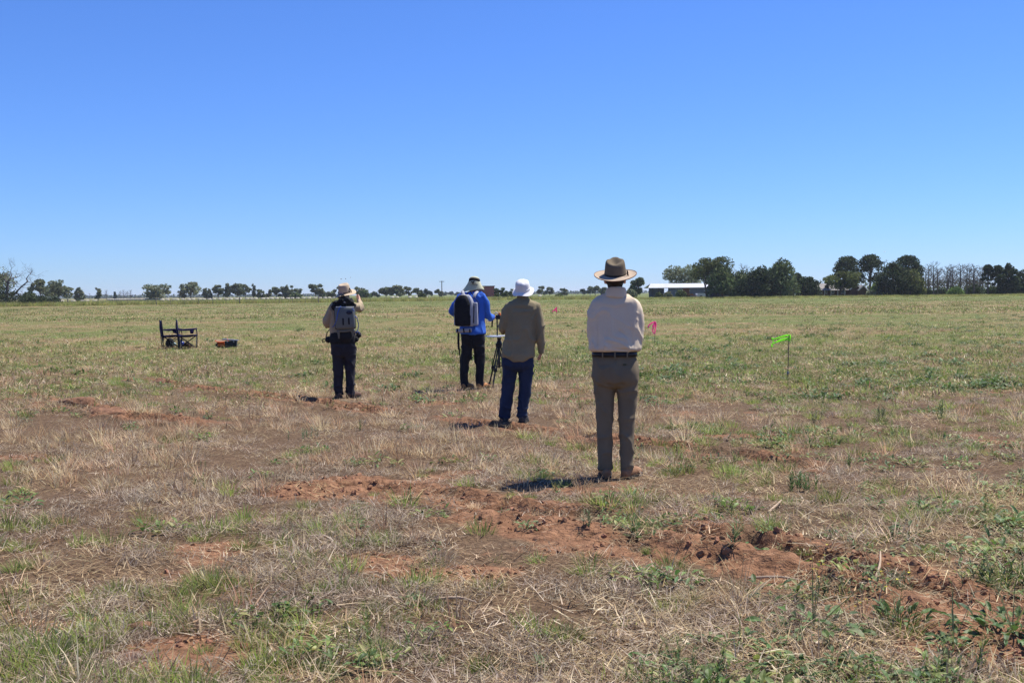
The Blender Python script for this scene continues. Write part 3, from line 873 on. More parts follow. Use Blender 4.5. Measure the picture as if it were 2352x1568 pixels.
# ============ the tall person at the right: felt hat, cream shirt, khaki trousers
def person_felt_hat():
    f = Figure(1416, 1098, 'person in a wide brimmed felt hat, cream shirt and khaki trousers standing nearest')
    P = f.P
    Rh = rot_head(0.0, -0.22)
    hc = P(1415, 640, 0.0)
    f.body(hc, Rh,
           [(672, 1414, 24, 0.06, 0), (700, 1415, 44, 0.085, 0), (760, 1415, 44, 0.095, 0), (815, 1415, 40, 0.09, 0), (860, 1416, 44, 0.10, -0.01), (885, 1416, 34, 0.08, 0)],
           [[(1372, 704, 0, 13), (1363, 785, 0.02, 11), (1402, 772, 0.20, 10), (1436, 764, 0.20, 8)],
            [(1460, 706, 0, 13), (1467, 785, 0.02, 11), (1420, 778, 0.22, 10), (1386, 768, 0.21, 8)]],
           [[(1392, 865, 0, 21), (1391, 985, 0.01, 14), (1390, 1085, 0, 10)], [(1440, 865, 0, 21), (1440, 985, 0.01, 14), (1439, 1088, 0, 10)]],
           [(P(1436, 764, 0.205), (0.3, 0.5, 0.75), (-0.6, -0.6, 0), 0.5, 0.9), (P(1390, 768, 0.215), (-0.3, 0.5, 0.75), (0.6, -0.6, 0), 0.5, 0.9, True)],
           [P(1414, 685, -0.01), P(1414, 668, -0.005), P(1414, 645, 0.0)])
    cream = fabric('cream_shirt', (0.67, 0.55, 0.40), 0.05)
    bm = bmesh.new()
    loft(bm, f.rings([(672, 1414, 25, 0.068, -0.005), (679, 1414, 38, 0.085, 0), (686, 1415, 52, 0.098, 0), (700, 1415, 58, 0.108, 0), (735, 1415, 57, 0.118, -0.005), (770, 1414, 58, 0.125, -0.01), (790, 1413, 60, 0.132, -0.015), (799, 1413, 60, 0.132, -0.015), (805, 1413, 54, 0.118, -0.01)]), 36, 2.25)
    for L in ([(1392, 692, 0, 13), (1373, 700, 0, 16.5), (1365, 740, 0.0, 15.5), (1367, 783, 0.02, 14.5), (1385, 784, 0.12, 14), (1415, 775, 0.20, 12.5), (1436, 767, 0.205, 10.5)],
              [(1438, 692, 0, 13), (1459, 701, 0, 16.5), (1465, 740, 0.0, 15.5), (1462, 783, 0.02, 14.5), (1448, 786, 0.12, 14), (1418, 781, 0.215, 12.5), (1396, 773, 0.215, 10.5)]):
        p, r = f.path(L); tube(bm, p, r, 16, 3, True)
    F = [([P(1378, 702, -0.1), P(1373, 745, -0.1), P(1374, 790, -0.12)], 0.011, -0.008), ([P(1454, 704, -0.1), P(1456, 735, -0.11)], 0.011, -0.008), ([P(1380, 700, -0.11), P(1415, 704, -0.12), P(1452, 702, -0.11)], 0.008, -0.004),
         ([P(1385, 740, -0.13), P(1392, 790, -0.14)], 0.014, 0.007), ([P(1425, 755, -0.13), P(1446, 772, -0.13)], 0.010, -0.007), ([P(1358, 770, -0.08), P(1372, 798, -0.11)], 0.012, 0.008),  # the folds one sees on the back
        ([P(1440, 690, -0.11), P(1450, 735, -0.13), P(1462, 770, -0.12), P(1463, 797, -0.12)], 0.012, 0.012),
        ([P(1452, 690, -0.1), P(1462, 720, -0.1), P(1468, 745, -0.08)], 0.010, 0.008),
        ([P(1395, 775, -0.14), P(1425, 782, -0.15), P(1450, 797, -0.14), P(1466, 801, -0.1)], 0.014, 0.012),
        ([P(1404, 735, -0.14), P(1406, 770, -0.14)], 0.014, 0.007), ([P(1370, 715, -0.1), P(1376, 760, -0.12)], 0.014, 0.008),
        ([P(1452, 745, -0.11), P(1456, 785, -0.12)], 0.012, -0.012), ([P(1408, 795, -0.14), P(1440, 800, -0.14)], 0.012, -0.008),
        ([P(1412, 725, -0.13), P(1440, 742, -0.13), P(1452, 748, -0.1)], 0.012, 0.006), ([P(1375, 690, -0.1), P(1415, 698, -0.11), P(1452, 690, -0.1)], 0.02, 0.004)]
    F += [([P(1368, 712 + 16 * i, -0.07), P(1352, 720 + 17 * i, 0.0)], 0.008, 0.006) for i in range(4)] + [([P(1462, 716 + 16 * i, -0.07), P(1478, 722 + 17 * i, 0.0)], 0.008, 0.006) for i in range(4)]
    sh = f.garment('shirt', bm, cream, wrinkles(0.0065, 3, (8, 8, 5), [(p, w * 0.8, a * 1.5) for p, w, a in F]), 0.009, 3)
    c = bmesh.new(); tube(c, [P(1416, 680, -0.02), P(1417, 670, -0.02), P(1417, 661, -0.012)], [(f.w(28), 0.080), (f.w(24.5), 0.076), (f.w(22.5), 0.074)], 24, 2)
    obj('collar', c, cream, sh, True)
    kh = fabric('khaki_trousers', (0.18, 0.142, 0.092), 0.10)
    bm = bmesh.new()
    loft(bm, f.rings([(806, 1413, 48.5, 0.105, -0.005), (822, 1413, 50, 0.11, -0.01), (845, 1414, 53, 0.122, -0.02), (862, 1414, 53, 0.122, -0.022), (876, 1415, 51, 0.112, -0.015), (886, 1415, 40, 0.09, 0)]), 32, 2.2)
    for L in ([(1388, 862, -0.008, 26.5), (1389, 885, 0.0, 24.5), (1391, 935, 0.005, 20.5), (1389, 985, 0.0, 18.5), (1389, 1030, -0.01, 17.5), (1390, 1078, -0.005, 16.5)],
              [(1441, 862, -0.008, 26.5), (1441, 885, 0.0, 24.5), (1440, 935, 0.005, 20.5), (1440, 985, 0.0, 18.5), (1440, 1030, -0.01, 16.5), (1439, 1082, -0.005, 14.5)]):
        p, r = f.path(L); tube(bm, p, r, 18, 3)
    F = [([P(1365, 876, -0.1), P(1390, 880, -0.13), P(1412, 876, -0.11)], 0.010, -0.010), ([P(1420, 876, -0.11), P(1445, 880, -0.13), P(1468, 872, -0.08)], 0.010, -0.010),
         ([P(1376, 920, -0.05), P(1392, 945, -0.07)], 0.016, 0.006), ([P(1455, 950, 0), P(1442, 975, -0.06)], 0.014, 0.007), ([P(1414, 812, -0.12), P(1415, 872, -0.12)], 0.007, -0.006), ([P(1377, 834, -0.11), P(1403, 834, -0.13), P(1402, 862, -0.14)], 0.007, -0.004), ([P(1427, 834, -0.13), P(1454, 834, -0.11)], 0.007, -0.004), ([P(1372, 868, -0.1), P(1398, 884, -0.1)], 0.012, 0.006), ([P(1404, 900, -0.05), P(1384, 915, -0.06)], 0.012, 0.006), ([P(1426, 895, -0.05), P(1450, 912, -0.06)], 0.012, 0.006), ([P(1376, 985, -0.03), P(1402, 992, -0.05)], 0.010, 0.005), ([P(1424, 1015, -0.05), P(1454, 1008, -0.02)], 0.010, 0.005),
         ([P(1453, 985, 0), P(1440, 1000, -0.06)], 0.012, 0.006), ([P(1452, 1045, 0), P(1440, 1060, -0.05)], 0.012, 0.006)]
    tr = f.garment('trousers', bm, kh, wrinkles(0.006, 8, (9, 9, 8), [(p, w * 0.8, a * 1.5) for p, w, a in F]), 0.009, 3)
    b = bmesh.new(); loft(b, f.rings([(804, 1413, 51.5, 0.122, -0.010), (815, 1413, 52.5, 0.126, -0.012)]), 36, 2.2, 1); obj('belt', b, BLACK_PLASTIC, f.root, True)
    for x, d in ((1386, -0.124), (1414, -0.138), (1442, -0.124)):
        q = bmesh.new(); p = P(x, 811, d); box(q, p, (0.012, 0.006, 0.052), None, 0.002); obj('belt_loop', q, kh, tr)
    q = bmesh.new(); box(q, P(1436, 832, -0.126), (0.026, 0.006, 0.010), (0, 0, 0.12), 0.001); obj('pocket_tab', q, mat('pocket_tab', (0.05, 0.055, 0.03)), tr)
    tan_boot = mat('tan_boot_leather', (0.27, 0.14, 0.07), 0.75, 0.2, 18, 0.3, 90)
    f.boots([((1392, 0.0), (-0.06, 1)), ((1442, 0.0), (0.42, 0.9))], tan_boot, 0.29, 0.052)
    # short dark hair under the hat
    hb = bmesh.new(); hcv = Vector(hc); ball(hb, hcv + Rh @ Vector((0, -0.024, 0.018)), (0.079, 0.090, 0.090), 20, Rh); ball(hb, hcv + Rh @ Vector((0, -0.035, -0.045)), (0.062, 0.045, 0.055), 16, Rh)
    fused('hair', hb, 0.009, HAIR_DARK, f.root, 2)
    # felt hat, tipped back
    Rt = rot_head(0.02, -0.27) @ Matrix.Rotation(-0.02, 3, 'Y')
    felt = mat('olive_felt', (0.155, 0.125, 0.085), 0.95, 0.12, 10, 0.2, 150, spec=0.1)
    pale = mat('pale_felt', (0.42, 0.33, 0.24), 0.95, 0.1, 10, 0.2, 150, spec=0.1)
    band = mat('dark_hat_band', (0.045, 0.035, 0.025), 0.8)
    hatc = P(1416, 629, -0.01)
    def dent(x, y, z):
        if z < 0.03: return 0
        sl = 0.22 * y * min(1, (z - 0.03) / 0.08)
        if z < 0.085: return sl
        q = math.exp(-((x / 0.042) ** 2 + ((y + 0.0) / 0.062) ** 2))
        fr = math.exp(-(((abs(x) - 0.05) / 0.022) ** 2 + ((y - 0.075) / 0.035) ** 2))
        return sl - 0.038 * q * min(1, (z - 0.085) / 0.03) - 0.014 * fr
    hat = hat_surface('hat', [(0.088, 0.004), (0.0875, 0.015), (0.083, 0.05), (0.078, 0.09), (0.073, 0.112), (0.063, 0.124), (0.045, 0.126), (0.02, 0.126), (0.002, 0.126)], Rt, hatc, felt, f.root, dent)
    hat_surface('brim', [(0.172, -0.004), (0.165, -0.004), (0.14, -0.003), (0.115, 0.001), (0.089, 0.004)], Rt, hatc, pale, hat, None, 0.012, 64, 0.005, 1.1)
    ring_band('hat_band', 0.0905, 0.005, 0.089, 0.021, Rt, hatc, band, hat)
    ring_band('brim_edge', 0.1735, -0.006, 0.1735, 0.0, Rt, hatc, mat('brown_binding', (0.22, 0.12, 0.075), 0.9), hat, 1.1, 64, lambda x, y, z, r, a: (x, y, z + 0.0132 * math.cos(a) ** 2))
    q = bmesh.new(); o = Vector(hatc); kx = o + Rt @ Vector((0.092, -0.045, 0.02))
    tube(q, [kx + Rt @ Vector((0.003, -0.004, 0.03)), kx + Rt @ Vector((0.008, -0.008, 0.008)), kx + Rt @ Vector((0.004, -0.012, -0.012))], [0.004, 0.007, 0.003], 8, 2, True)
    tube(q, [kx + Rt @ Vector((0.006, -0.008, 0.008)), kx + Rt @ Vector((0.016, -0.012, -0.014))], [0.005, 0.0025], 8, 0, True)
    obj('band_knot', q, band, hat, True)

# ============ khaki shirt, white bucket hat, jeans
def person_bucket_hat():
    f = Figure(1182, 972, 'person in a white bucket hat, untucked olive khaki shirt and blue jeans')
    P = f.P
    Rh = rot_head(0.05, 0.05)
    hc = P(1203, 673, 0.03)
    f.body(hc, Rh,
           [(690, 1202, 16, 0.055, 0), (712, 1202, 31, 0.085, 0), (760, 1200, 30, 0.09, 0), (800, 1195, 28, 0.09, 0), (832, 1191, 31, 0.1, -0.01), (850, 1190, 24, 0.08, 0)],
           [[(1170, 708, 0, 9.5), (1157, 757, 0.03, 8), (1168, 752, 0.22, 6), (1178, 745, 0.27, 5.5)],
            [(1234, 708, 0, 9.5), (1242, 758, -0.02, 8), (1244, 806, 0.02, 5.5)]],
           [[(1173, 838, 0, 14.5), (1166, 895, 0.01, 10), (1158, 960, 0, 7)], [(1208, 838, 0, 14.5), (1206, 895, 0.01, 10), (1199, 960, 0, 7)]],
           [(P(1178, 745, 0.27), (0.7, 0.7, 0.2), (0, 0, -1), 0.5, 0.95, True), (P(1244, 802, 0.02), (0.0, 0.45, -0.9), (-1, 0.1, 0), 0.45, 0.9)],
           [P(1203, 702, 0), P(1203, 690, 0.01), P(1203, 676, 0.03)])
    m = fabric('olive_khaki_shirt', (0.245, 0.20, 0.118), 0.08)
    bm = bmesh.new()
    loft(bm, f.rings([(687, 1202, 14, 0.062, 0.005), (692, 1202, 23, 0.085, 0.0), (699, 1202, 35, 0.1, 0), (715, 1202, 37, 0.108, 0), (740, 1200, 34, 0.115, -0.01), (770, 1198, 34.5, 0.118, -0.01), (800, 1193, 38, 0.132, -0.015), (812, 1192, 39, 0.142, -0.02), (819, 1192, 38.5, 0.142, -0.02), (821, 1192, 37, 0.138, -0.02)]), 36, 2.15)
    loft(bm, f.rings([(812, 1192, 37.5, 0.134, -0.028), (822, 1192, 32, 0.134, -0.030), (829, 1193, 20, 0.12, -0.042)]), 28, 2.1, 2)
    for L in ([(1186, 700, 0, 9), (1172, 704, 0, 11.5), (1163, 730, 0.0, 12), (1158, 754, 0.04, 12), (1163, 756, 0.14, 10), (1172, 750, 0.23, 8)],
              [(1218, 700, 0, 9), (1232, 704, 0, 11.5), (1239, 730, -0.01, 12), (1242, 758, -0.02, 11.5), (1244, 785, -0.005, 10), (1245, 812, 0.015, 7.5)]):
        p, r = f.path(L); tube(bm, p, r, 16, 3)
    F = [([P(1180, 702, -0.1), P(1205, 700, -0.11), P(1228, 705, -0.1)], 0.02, 0.007), ([P(1176, 706, -0.1), P(1200, 708, -0.11), P(1230, 712, -0.1)], 0.008, -0.008),
         ([P(1228, 712, -0.09), P(1218, 730, -0.12)], 0.014, 0.009), ([P(1236, 715, -0.05), P(1224, 735, -0.1)], 0.012, 0.008), ([P(1240, 740, -0.06), P(1248, 750, 0)], 0.012, 0.007),
         ([P(1238, 770, -0.06), P(1252, 775, 0)], 0.012, 0.007), ([P(1168, 705, -0.07), P(1172, 730, -0.1)], 0.014, 0.008), ([P(1224, 735, -0.1), P(1222, 800, -0.11)], 0.012, 0.006), ([P(1174, 735, -0.1), P(1170, 800, -0.1)], 0.014, 0.006)]
    sh = f.garment('shirt', bm, m, wrinkles(0.009, 13, (9, 9, 6), [(p, w * 0.8, a * 1.5) for p, w, a in F]), 0.009, 3)
    c = bmesh.new(); tube(c, [P(1202, 693, -0.005), P(1203, 687, 0.0), P(1203, 681, 0.008)], [(f.w(17), 0.074), (f.w(14), 0.066), (f.w(13.5), 0.062)], 22, 2); obj('collar', c, m, sh, True)
    q = bmesh.new(); box(q, P(1202, 692, -0.080), (0.05, 0.006, 0.012), None, 0.002); obj('collar_tab', q, mat('navy_tab', (0.02, 0.025, 0.07)), sh)
    jn = mat('blue_jeans', (0.012, 0.019, 0.042), 0.9, 0.25, 5, 0.08, 140, col2=(0.024, 0.038, 0.08))
    bm = bmesh.new()
    loft(bm, f.rings([(806, 1193, 33, 0.105, -0.01), (828, 1191, 37, 0.12, -0.02), (842, 1190, 36.5, 0.115, -0.015), (852, 1190, 28, 0.09, 0)]), 30, 2.2)
    for L in ([(1172, 832, -0.01, 18), (1171, 860, 0, 16.5), (1167, 895, 0.005, 14.2), (1162, 930, -0.005, 14), (1159, 948, -0.005, 12.5), (1159, 955, 0, 13.5), (1159, 962, 0.005, 12)],
              [(1209, 832, -0.01, 18), (1209, 860, 0, 16.3), (1207, 895, 0.005, 14), (1202, 930, -0.005, 13), (1199, 946, -0.005, 11.2), (1199, 953, 0, 12.6), (1199, 961, 0.005, 11)]):
        p, r = f.path(L); tube(bm, p, r, 18, 3)
    f.garment('jeans', bm, jn, wrinkles(0.007, 17, (9, 9, 10), [([P(1150, 945, 0), P(1170, 950, -0.05)], 0.02, 0.012), ([P(1190, 944, -0.05), P(1212, 949, 0)], 0.02, 0.012)]), 0.009, 3)
    sm = mat('dark_grey_shoe', (0.06, 0.055, 0.055), 0.8, 0.4, 30, 0.2, 90)
    f.boots([((1160, 0.02), (-0.1, 1)), ((1200, 0.02), (0.18, 1))], sm, 0.28, 0.05)
    hb = bmesh.new(); hv = Vector(hc); ball(hb, hv + Rh @ Vector((0, -0.02, 0.012)), (0.078, 0.090, 0.088), 18, Rh); fused('hair', hb, 0.009, HAIR_GREY, f.root, 2)
    Rt = rot_head(0.15, 0.0) @ Matrix.Rotation(-0.28, 3, 'X') @ Matrix.Rotation(0.12, 3, 'Y')
    Rt = Matrix.Rotation(-0.12, 3, 'Y') @ Matrix.Rotation(0.40, 3, 'X')
    wh = fabric('white_cotton_hat', (0.74, 0.72, 0.70), 0.05)
    hcn = P(1204, 666, 0.0)
    def crump(x, y, z, r, a):
        return x, y, z + 0.006 * math.sin(3 * a + 1) * (r / 0.09) ** 2 + 0.003 * math.sin(7 * a) * min(1, r / 0.09) ** 2 * (z / 0.1)
    hat = hat_surface('hat', [(0.128, -0.022), (0.124, -0.021), (0.108, -0.010), (0.092, 0.003), (0.087, 0.016), (0.082, 0.05), (0.078, 0.078), (0.070, 0.097), (0.050, 0.112), (0.025, 0.119), (0.002, 0.12)], Rt, hcn, wh, f.root, None, 0.0, 56, 0.004, 1.15, crump)
    ring_band('hat_band', 0.090, 0.010, 0.0868, 0.030, Rt, hcn, wh, hat, 1.15)

# ============ blue shirt, legionnaire hat, by the tripod
def person_neck_flap():
    f = Figure(1082, 894, 'person in a bright blue shirt and pale neck flap hat working at the tripod')
    P = f.P
    Rh = rot_head(0.15, 0.45)
    hc = P(1091, 660, 0.10)
    f.body(hc, Rh,
           [(672, 1087, 11, 0.055, 0.05), (690, 1086, 23, 0.085, 0.02), (720, 1086, 23, 0.095, 0), (750, 1087, 22, 0.09, 0), (775, 1088, 22, 0.1, -0.01), (792, 1087, 18, 0.08, 0)],
           [[(1063, 684, 0.02, 7.5), (1041, 713, 0.06, 6.2), (1058, 722, 0.26, 4.8), (1072, 722, 0.32, 4.2)],
            [(1110, 684, 0.02, 7.5), (1122, 722, 0.08, 6.2), (1134, 732, 0.30, 4.8), (1138, 731, 0.34, 4.2)]],
           [[(1076, 782, 0, 10.5), (1068, 835, 0.01, 7.5), (1067, 886, 0, 5)], [(1100, 782, 0, 10.5), (1103, 835, 0.01, 7.5), (1103, 886, 0, 5)]],
           [(P(1072, 722, 0.32), (0.7, 0.6, 0.1), (0, 0, -1), 0.6, 0.95, True), (P(1136, 731, 0.33), (0.55, 0.8, 0.1), (0, 0, -1), 0.6, 1.0)],
           [P(1087, 682, 0.04), P(1088, 672, 0.06), P(1090, 662, 0.09)])
    m = fabric('bright_blue_shirt', (0.045, 0.135, 0.50), 0.08)
    bm = bmesh.new()
    loft(bm, f.rings([(670, 1087, 10, 0.06, 0.055), (675, 1087, 19, 0.085, 0.04), (682, 1086, 26, 0.1, 0.02), (695, 1086, 28, 0.11, 0.01), (720, 1086, 27, 0.115, 0), (745, 1087, 27.5, 0.115, -0.005), (760, 1087, 29, 0.132, -0.015), (766, 1087, 29, 0.134, -0.018), (768, 1087, 28, 0.13, -0.018)]), 32, 2.2)
    for L in ([(1074, 679, 0.02, 8), (1064, 681, 0.02, 9.5), (1050, 700, 0.04, 9.5), (1042, 714, 0.07, 9), (1050, 720, 0.18, 7.8), (1064, 722, 0.28, 6)],
              [(1099, 679, 0.02, 8), (1109, 681, 0.02, 9.5), (1117, 702, 0.04, 9.5), (1121, 722, 0.08, 9), (1128, 730, 0.20, 8), (1135, 732, 0.30, 6)]):
        p, r = f.path(L); tube(bm, p, r, 16, 3)
    F = [([P(1112, 690, -0.06), P(1116, 715, -0.05)], 0.014, 0.008), ([P(1118, 715, 0), P(1124, 728, 0.02)], 0.012, 0.008), ([P(1107, 735, -0.1), P(1110, 765, -0.1)], 0.014, 0.007)]
    f.garment('shirt', bm, m, wrinkles(0.009, 23, (8, 8, 6), F), 0.009, 3)
    bk = mat('black_trousers', (0.016, 0.015, 0.018), 0.9, 0.3, 8, 0.25, 120)
    bm = bmesh.new()
    loft(bm, f.rings([(758, 1088, 25, 0.105, -0.005), (775, 1088, 27.5, 0.118, -0.02), (788, 1088, 27.5, 0.112, -0.01), (796, 1088, 21, 0.09, 0)]), 30, 2.2)
    for L in ([(1074, 780, -0.01, 13.5), (1072, 810, 0, 12), (1067, 838, 0.005, 10.2), (1066, 862, 0, 9.5), (1067, 887, 0, 8.3)],
              [(1101, 780, -0.01, 13.8), (1102, 810, 0, 12.2), (1103, 838, 0.005, 10.5), (1103, 862, 0, 9.6), (1103, 887, 0, 8.4)]):
        p, r = f.path(L); tube(bm, p, r, 16, 3)
    f.garment('trousers', bm, bk, wrinkles(0.009, 27, (8, 8, 7)), 0.010, 3)
    tb = mat('orange_tan_boot', (0.40, 0.17, 0.06), 0.7, 0.2, 18, 0.3, 90)
    f.boots([((1069, 0.0), (0.5, 0.85)), ((1105, 0.0), (0.55, 0.82))], tb, 0.29, 0.052)
    hb = bmesh.new(); hv = Vector(hc); ball(hb, hv + Rh @ Vector((0, -0.015, 0.015)), (0.078, 0.094, 0.09), 18, Rh); fused('hair', hb, 0.009, HAIR_DARK, f.root, 2)
    pg = fabric('pale_green_hat', (0.46, 0.46, 0.32), 0.05)
    Rt = rot_head(0.2, 0.30)
    hcn = P(1092, 654, 0.09)
    hat = hat_surface('hat', [(0.088, -0.02), (0.089, 0.0), (0.089, 0.04), (0.084, 0.085), (0.068, 0.108), (0.04, 0.118), (0.002, 0.12)], Rt, hcn, pg, f.root, None, 0, 44, 0.004, 1.18)
    ring_band('black_hat_band', 0.093, 0.035, 0.0885, 0.085, Rt, hcn, BLACK, hat, 1.18)
    # visor in front
    bm = bmesh.new(); V = []
    for j in range(5):
        for k in range(13):
            a = math.pi * (0.5 + (k / 12 - 0.5) * 0.8); r = 0.09 + 0.075 * j / 4
            V.append(bm.verts.new(Vector(hcn) + Rt @ Vector((r * math.cos(a), (r * 1.1) * math.sin(a), -0.01 - 0.02 * j / 4))))
    for j in range(4):
        for k in range(12): bm.faces.new((V[j * 13 + k], V[j * 13 + k + 1], V[(j + 1) * 13 + k + 1], V[(j + 1) * 13 + k]))
    o = obj('visor', bm, pg, hat, True); o.modifiers.new('t', 'SOLIDIFY').thickness = 0.005
    # neck flap: a skirt of cloth hanging over the nape and the shoulders
    bm = bmesh.new(); nk, nj = 26, 8; V = []
    for j in range(nj + 1):
        t = j / nj
        for k in range(nk + 1):
            u = k / nk
            a = math.pi * (1.5 + (u - 0.5) * 1.25)
            r = 0.092 + 0.05 * t ** 1.2 + 0.012 * t * math.sin(u * 17 + 1.0)
            x = r * math.cos(a) * (1.0 + 0.25 * t) - 0.012 * t; y = 0.9 * r * math.sin(a)
            z = 0.045 - 0.145 * t * (1 + 0.10 * math.sin(u * 7)) + 0.02 * t * abs(u - 0.5)
            V.append(bm.verts.new(Vector(hcn) + Matrix.Rotation(-0.15, 3, 'Z') @ Vector((x, y + 0.01, z))))
    for j in range(nj):
        for k in range(nk): bm.faces.new((V[j * (nk + 1) + k], V[j * (nk + 1) + k + 1], V[(j + 1) * (nk + 1) + k + 1], V[(j + 1) * (nk + 1) + k]))
    o = obj('neck_flap', bm, pg, hat, True); o.modifiers.new('t', 'SOLIDIFY').thickness = 0.004
    q = bmesh.new(); kx = Vector(hcn) + Vector((-0.02, -0.115, 0.035))
    tube(q, [kx + Vector((-0.03, 0.01, 0.01)), kx, kx + Vector((0.02, -0.004, 0.02))], [0.006, 0.012, 0.006], 8, 2, True); tube(q, [kx, kx + Vector((0.02, -0.012, -0.05))], [0.005, 0.003], 6); tube(q, [kx, kx + Vector((-0.015, -0.01, -0.035))], [0.005, 0.003], 6)
    obj('drawstring', q, BLACK, hat, True)
    # backpack
    r = empty('backpack', f.root.location, f.root.rotation_euler.z, 'black and light grey hiking backpack worn over the bright blue shirt', 'backpack')
    gr = mat('light_grey_nylon', (0.34, 0.34, 0.36), 0.7, 0.08, 12, 0.2, 120)
    D = -0.115
    bm = bmesh.new()
    loft(bm, [(*P(1069, y, D - 0.075)[:2], P(1069, y)[2], f.w(hw), dp) for y, hw, dp in ((749, 18, 0.05), (745, 22, 0.07), (725, 22.5, 0.085), (705, 22, 0.085), (690, 20, 0.075), (680, 14, 0.055), (677, 8, 0.035))], 28, 2.6, 3)
    fused('pack_body', bm, 0.009, gr, r, 2, wrinkles(0.003, 5))
    bm = bmesh.new()
    loft(bm, [(*P(1065, y, D - 0.115)[:2], P(1065, y)[2], f.w(hw), dp) for y, hw, dp in ((748, 15, 0.05), (744, 18.5, 0.062), (720, 19, 0.07), (700, 18.5, 0.068), (688, 15, 0.058), (680, 9, 0.04), (678, 4, 0.03))], 26, 2.4, 3)
    fused('front_panel', bm, 0.009, BLACK, r, 2, wrinkles(0.003, 6))
    for x, wd in ((1048.5, 3.6), (1093, 7.0)):
        bm = bmesh.new(); loft(bm, [(*P(x, y, D - 0.07)[:2], P(x, y)[2], f.w(hw * wd), 0.055) for y, hw in ((747, 0.9), (743, 1.0), (720, 0.95), (697, 0.85), (695, 0.7))], 16, 3, 2)
        fused('side_pocket', bm, 0.008, gr, r, 2, wrinkles(0.002, 9))
    q = bmesh.new(); box(q, P(1090, 722, D - 0.128), (0.012, 0.01, 0.27), (0, 0.04, 0), 0.003); obj('zip', q, BLACK, r)
    q = bmesh.new(); p, rr = [P(1052, 759, D - 0.09), P(1082, 757.5, D - 0.09)], [f.w(4.6)] * 2; tube(q, p, rr, 14, 0, True); roll = obj('bed_roll', q, gr, r, True)
    for x in (1052.5, 1067, 1080.5):
        q = bmesh.new(); tube(q, [P(x - 1.6, 758.6, D - 0.09), P(x + 1.6, 758.2, D - 0.09)], [f.w(5.0)] * 2, 14); obj('strap', q, BLACK, roll)
    for pts in ([(1091, 683, D - 0.01), (1095, 674, D + 0.03), (1103, 668.5, 0.03), (1108, 670, 0.12), (1109, 684, 0.16)], [(1072, 684, D - 0.01), (1066, 674, D + 0.05), (1065, 668.5, 0.03), (1064, 671, 0.12), (1063, 685, 0.16)]):
        q = bmesh.new(); tube(q, [P(*t) for t in pts], [(0.024, 0.008)] * 5, 10, 3); obj('shoulder_strap', q, gr, r, True)
    q = bmesh.new(); tube(q, [P(1074, 678, D - 0.05), P(1079, 671, D - 0.05), P(1085, 671, D - 0.05), P(1088, 678, D - 0.05)], [0.008] * 4, 8, 3); obj('grab_handle', q, BLACK, r, True)
    for pts, w in (([(1056, 763, D - 0.06), (1055.5, 785, D - 0.05), (1057, 815, D - 0.04)], 0.010), ([(1053.5, 763, D - 0.06), (1053, 780, D - 0.06), (1054, 802, D - 0.05)], 0.008), ([(1083, 760, D - 0.03), (1083, 790, D - 0.03), (1083.5, 826, D - 0.03)], 0.013), ([(1087, 752, D - 0.0), (1089, 775, D - 0.02), (1088, 800, D - 0.03)], 0.010)):
        q = bmesh.new(); tube(q, [P(*t) for t in pts], [(w, 0.004)] * 3, 8, 3); obj('hanging_strap', q, BLACK, r)
    q = bmesh.new(); tube(q, [P(1089, 684, D - 0.02), P(1099, 692, D - 0.0), P(1102, 706, D - 0.02), P(1099, 728, D)], [0.005] * 4, 6, 4); obj('drink_tube', q, BLACK, r, True)

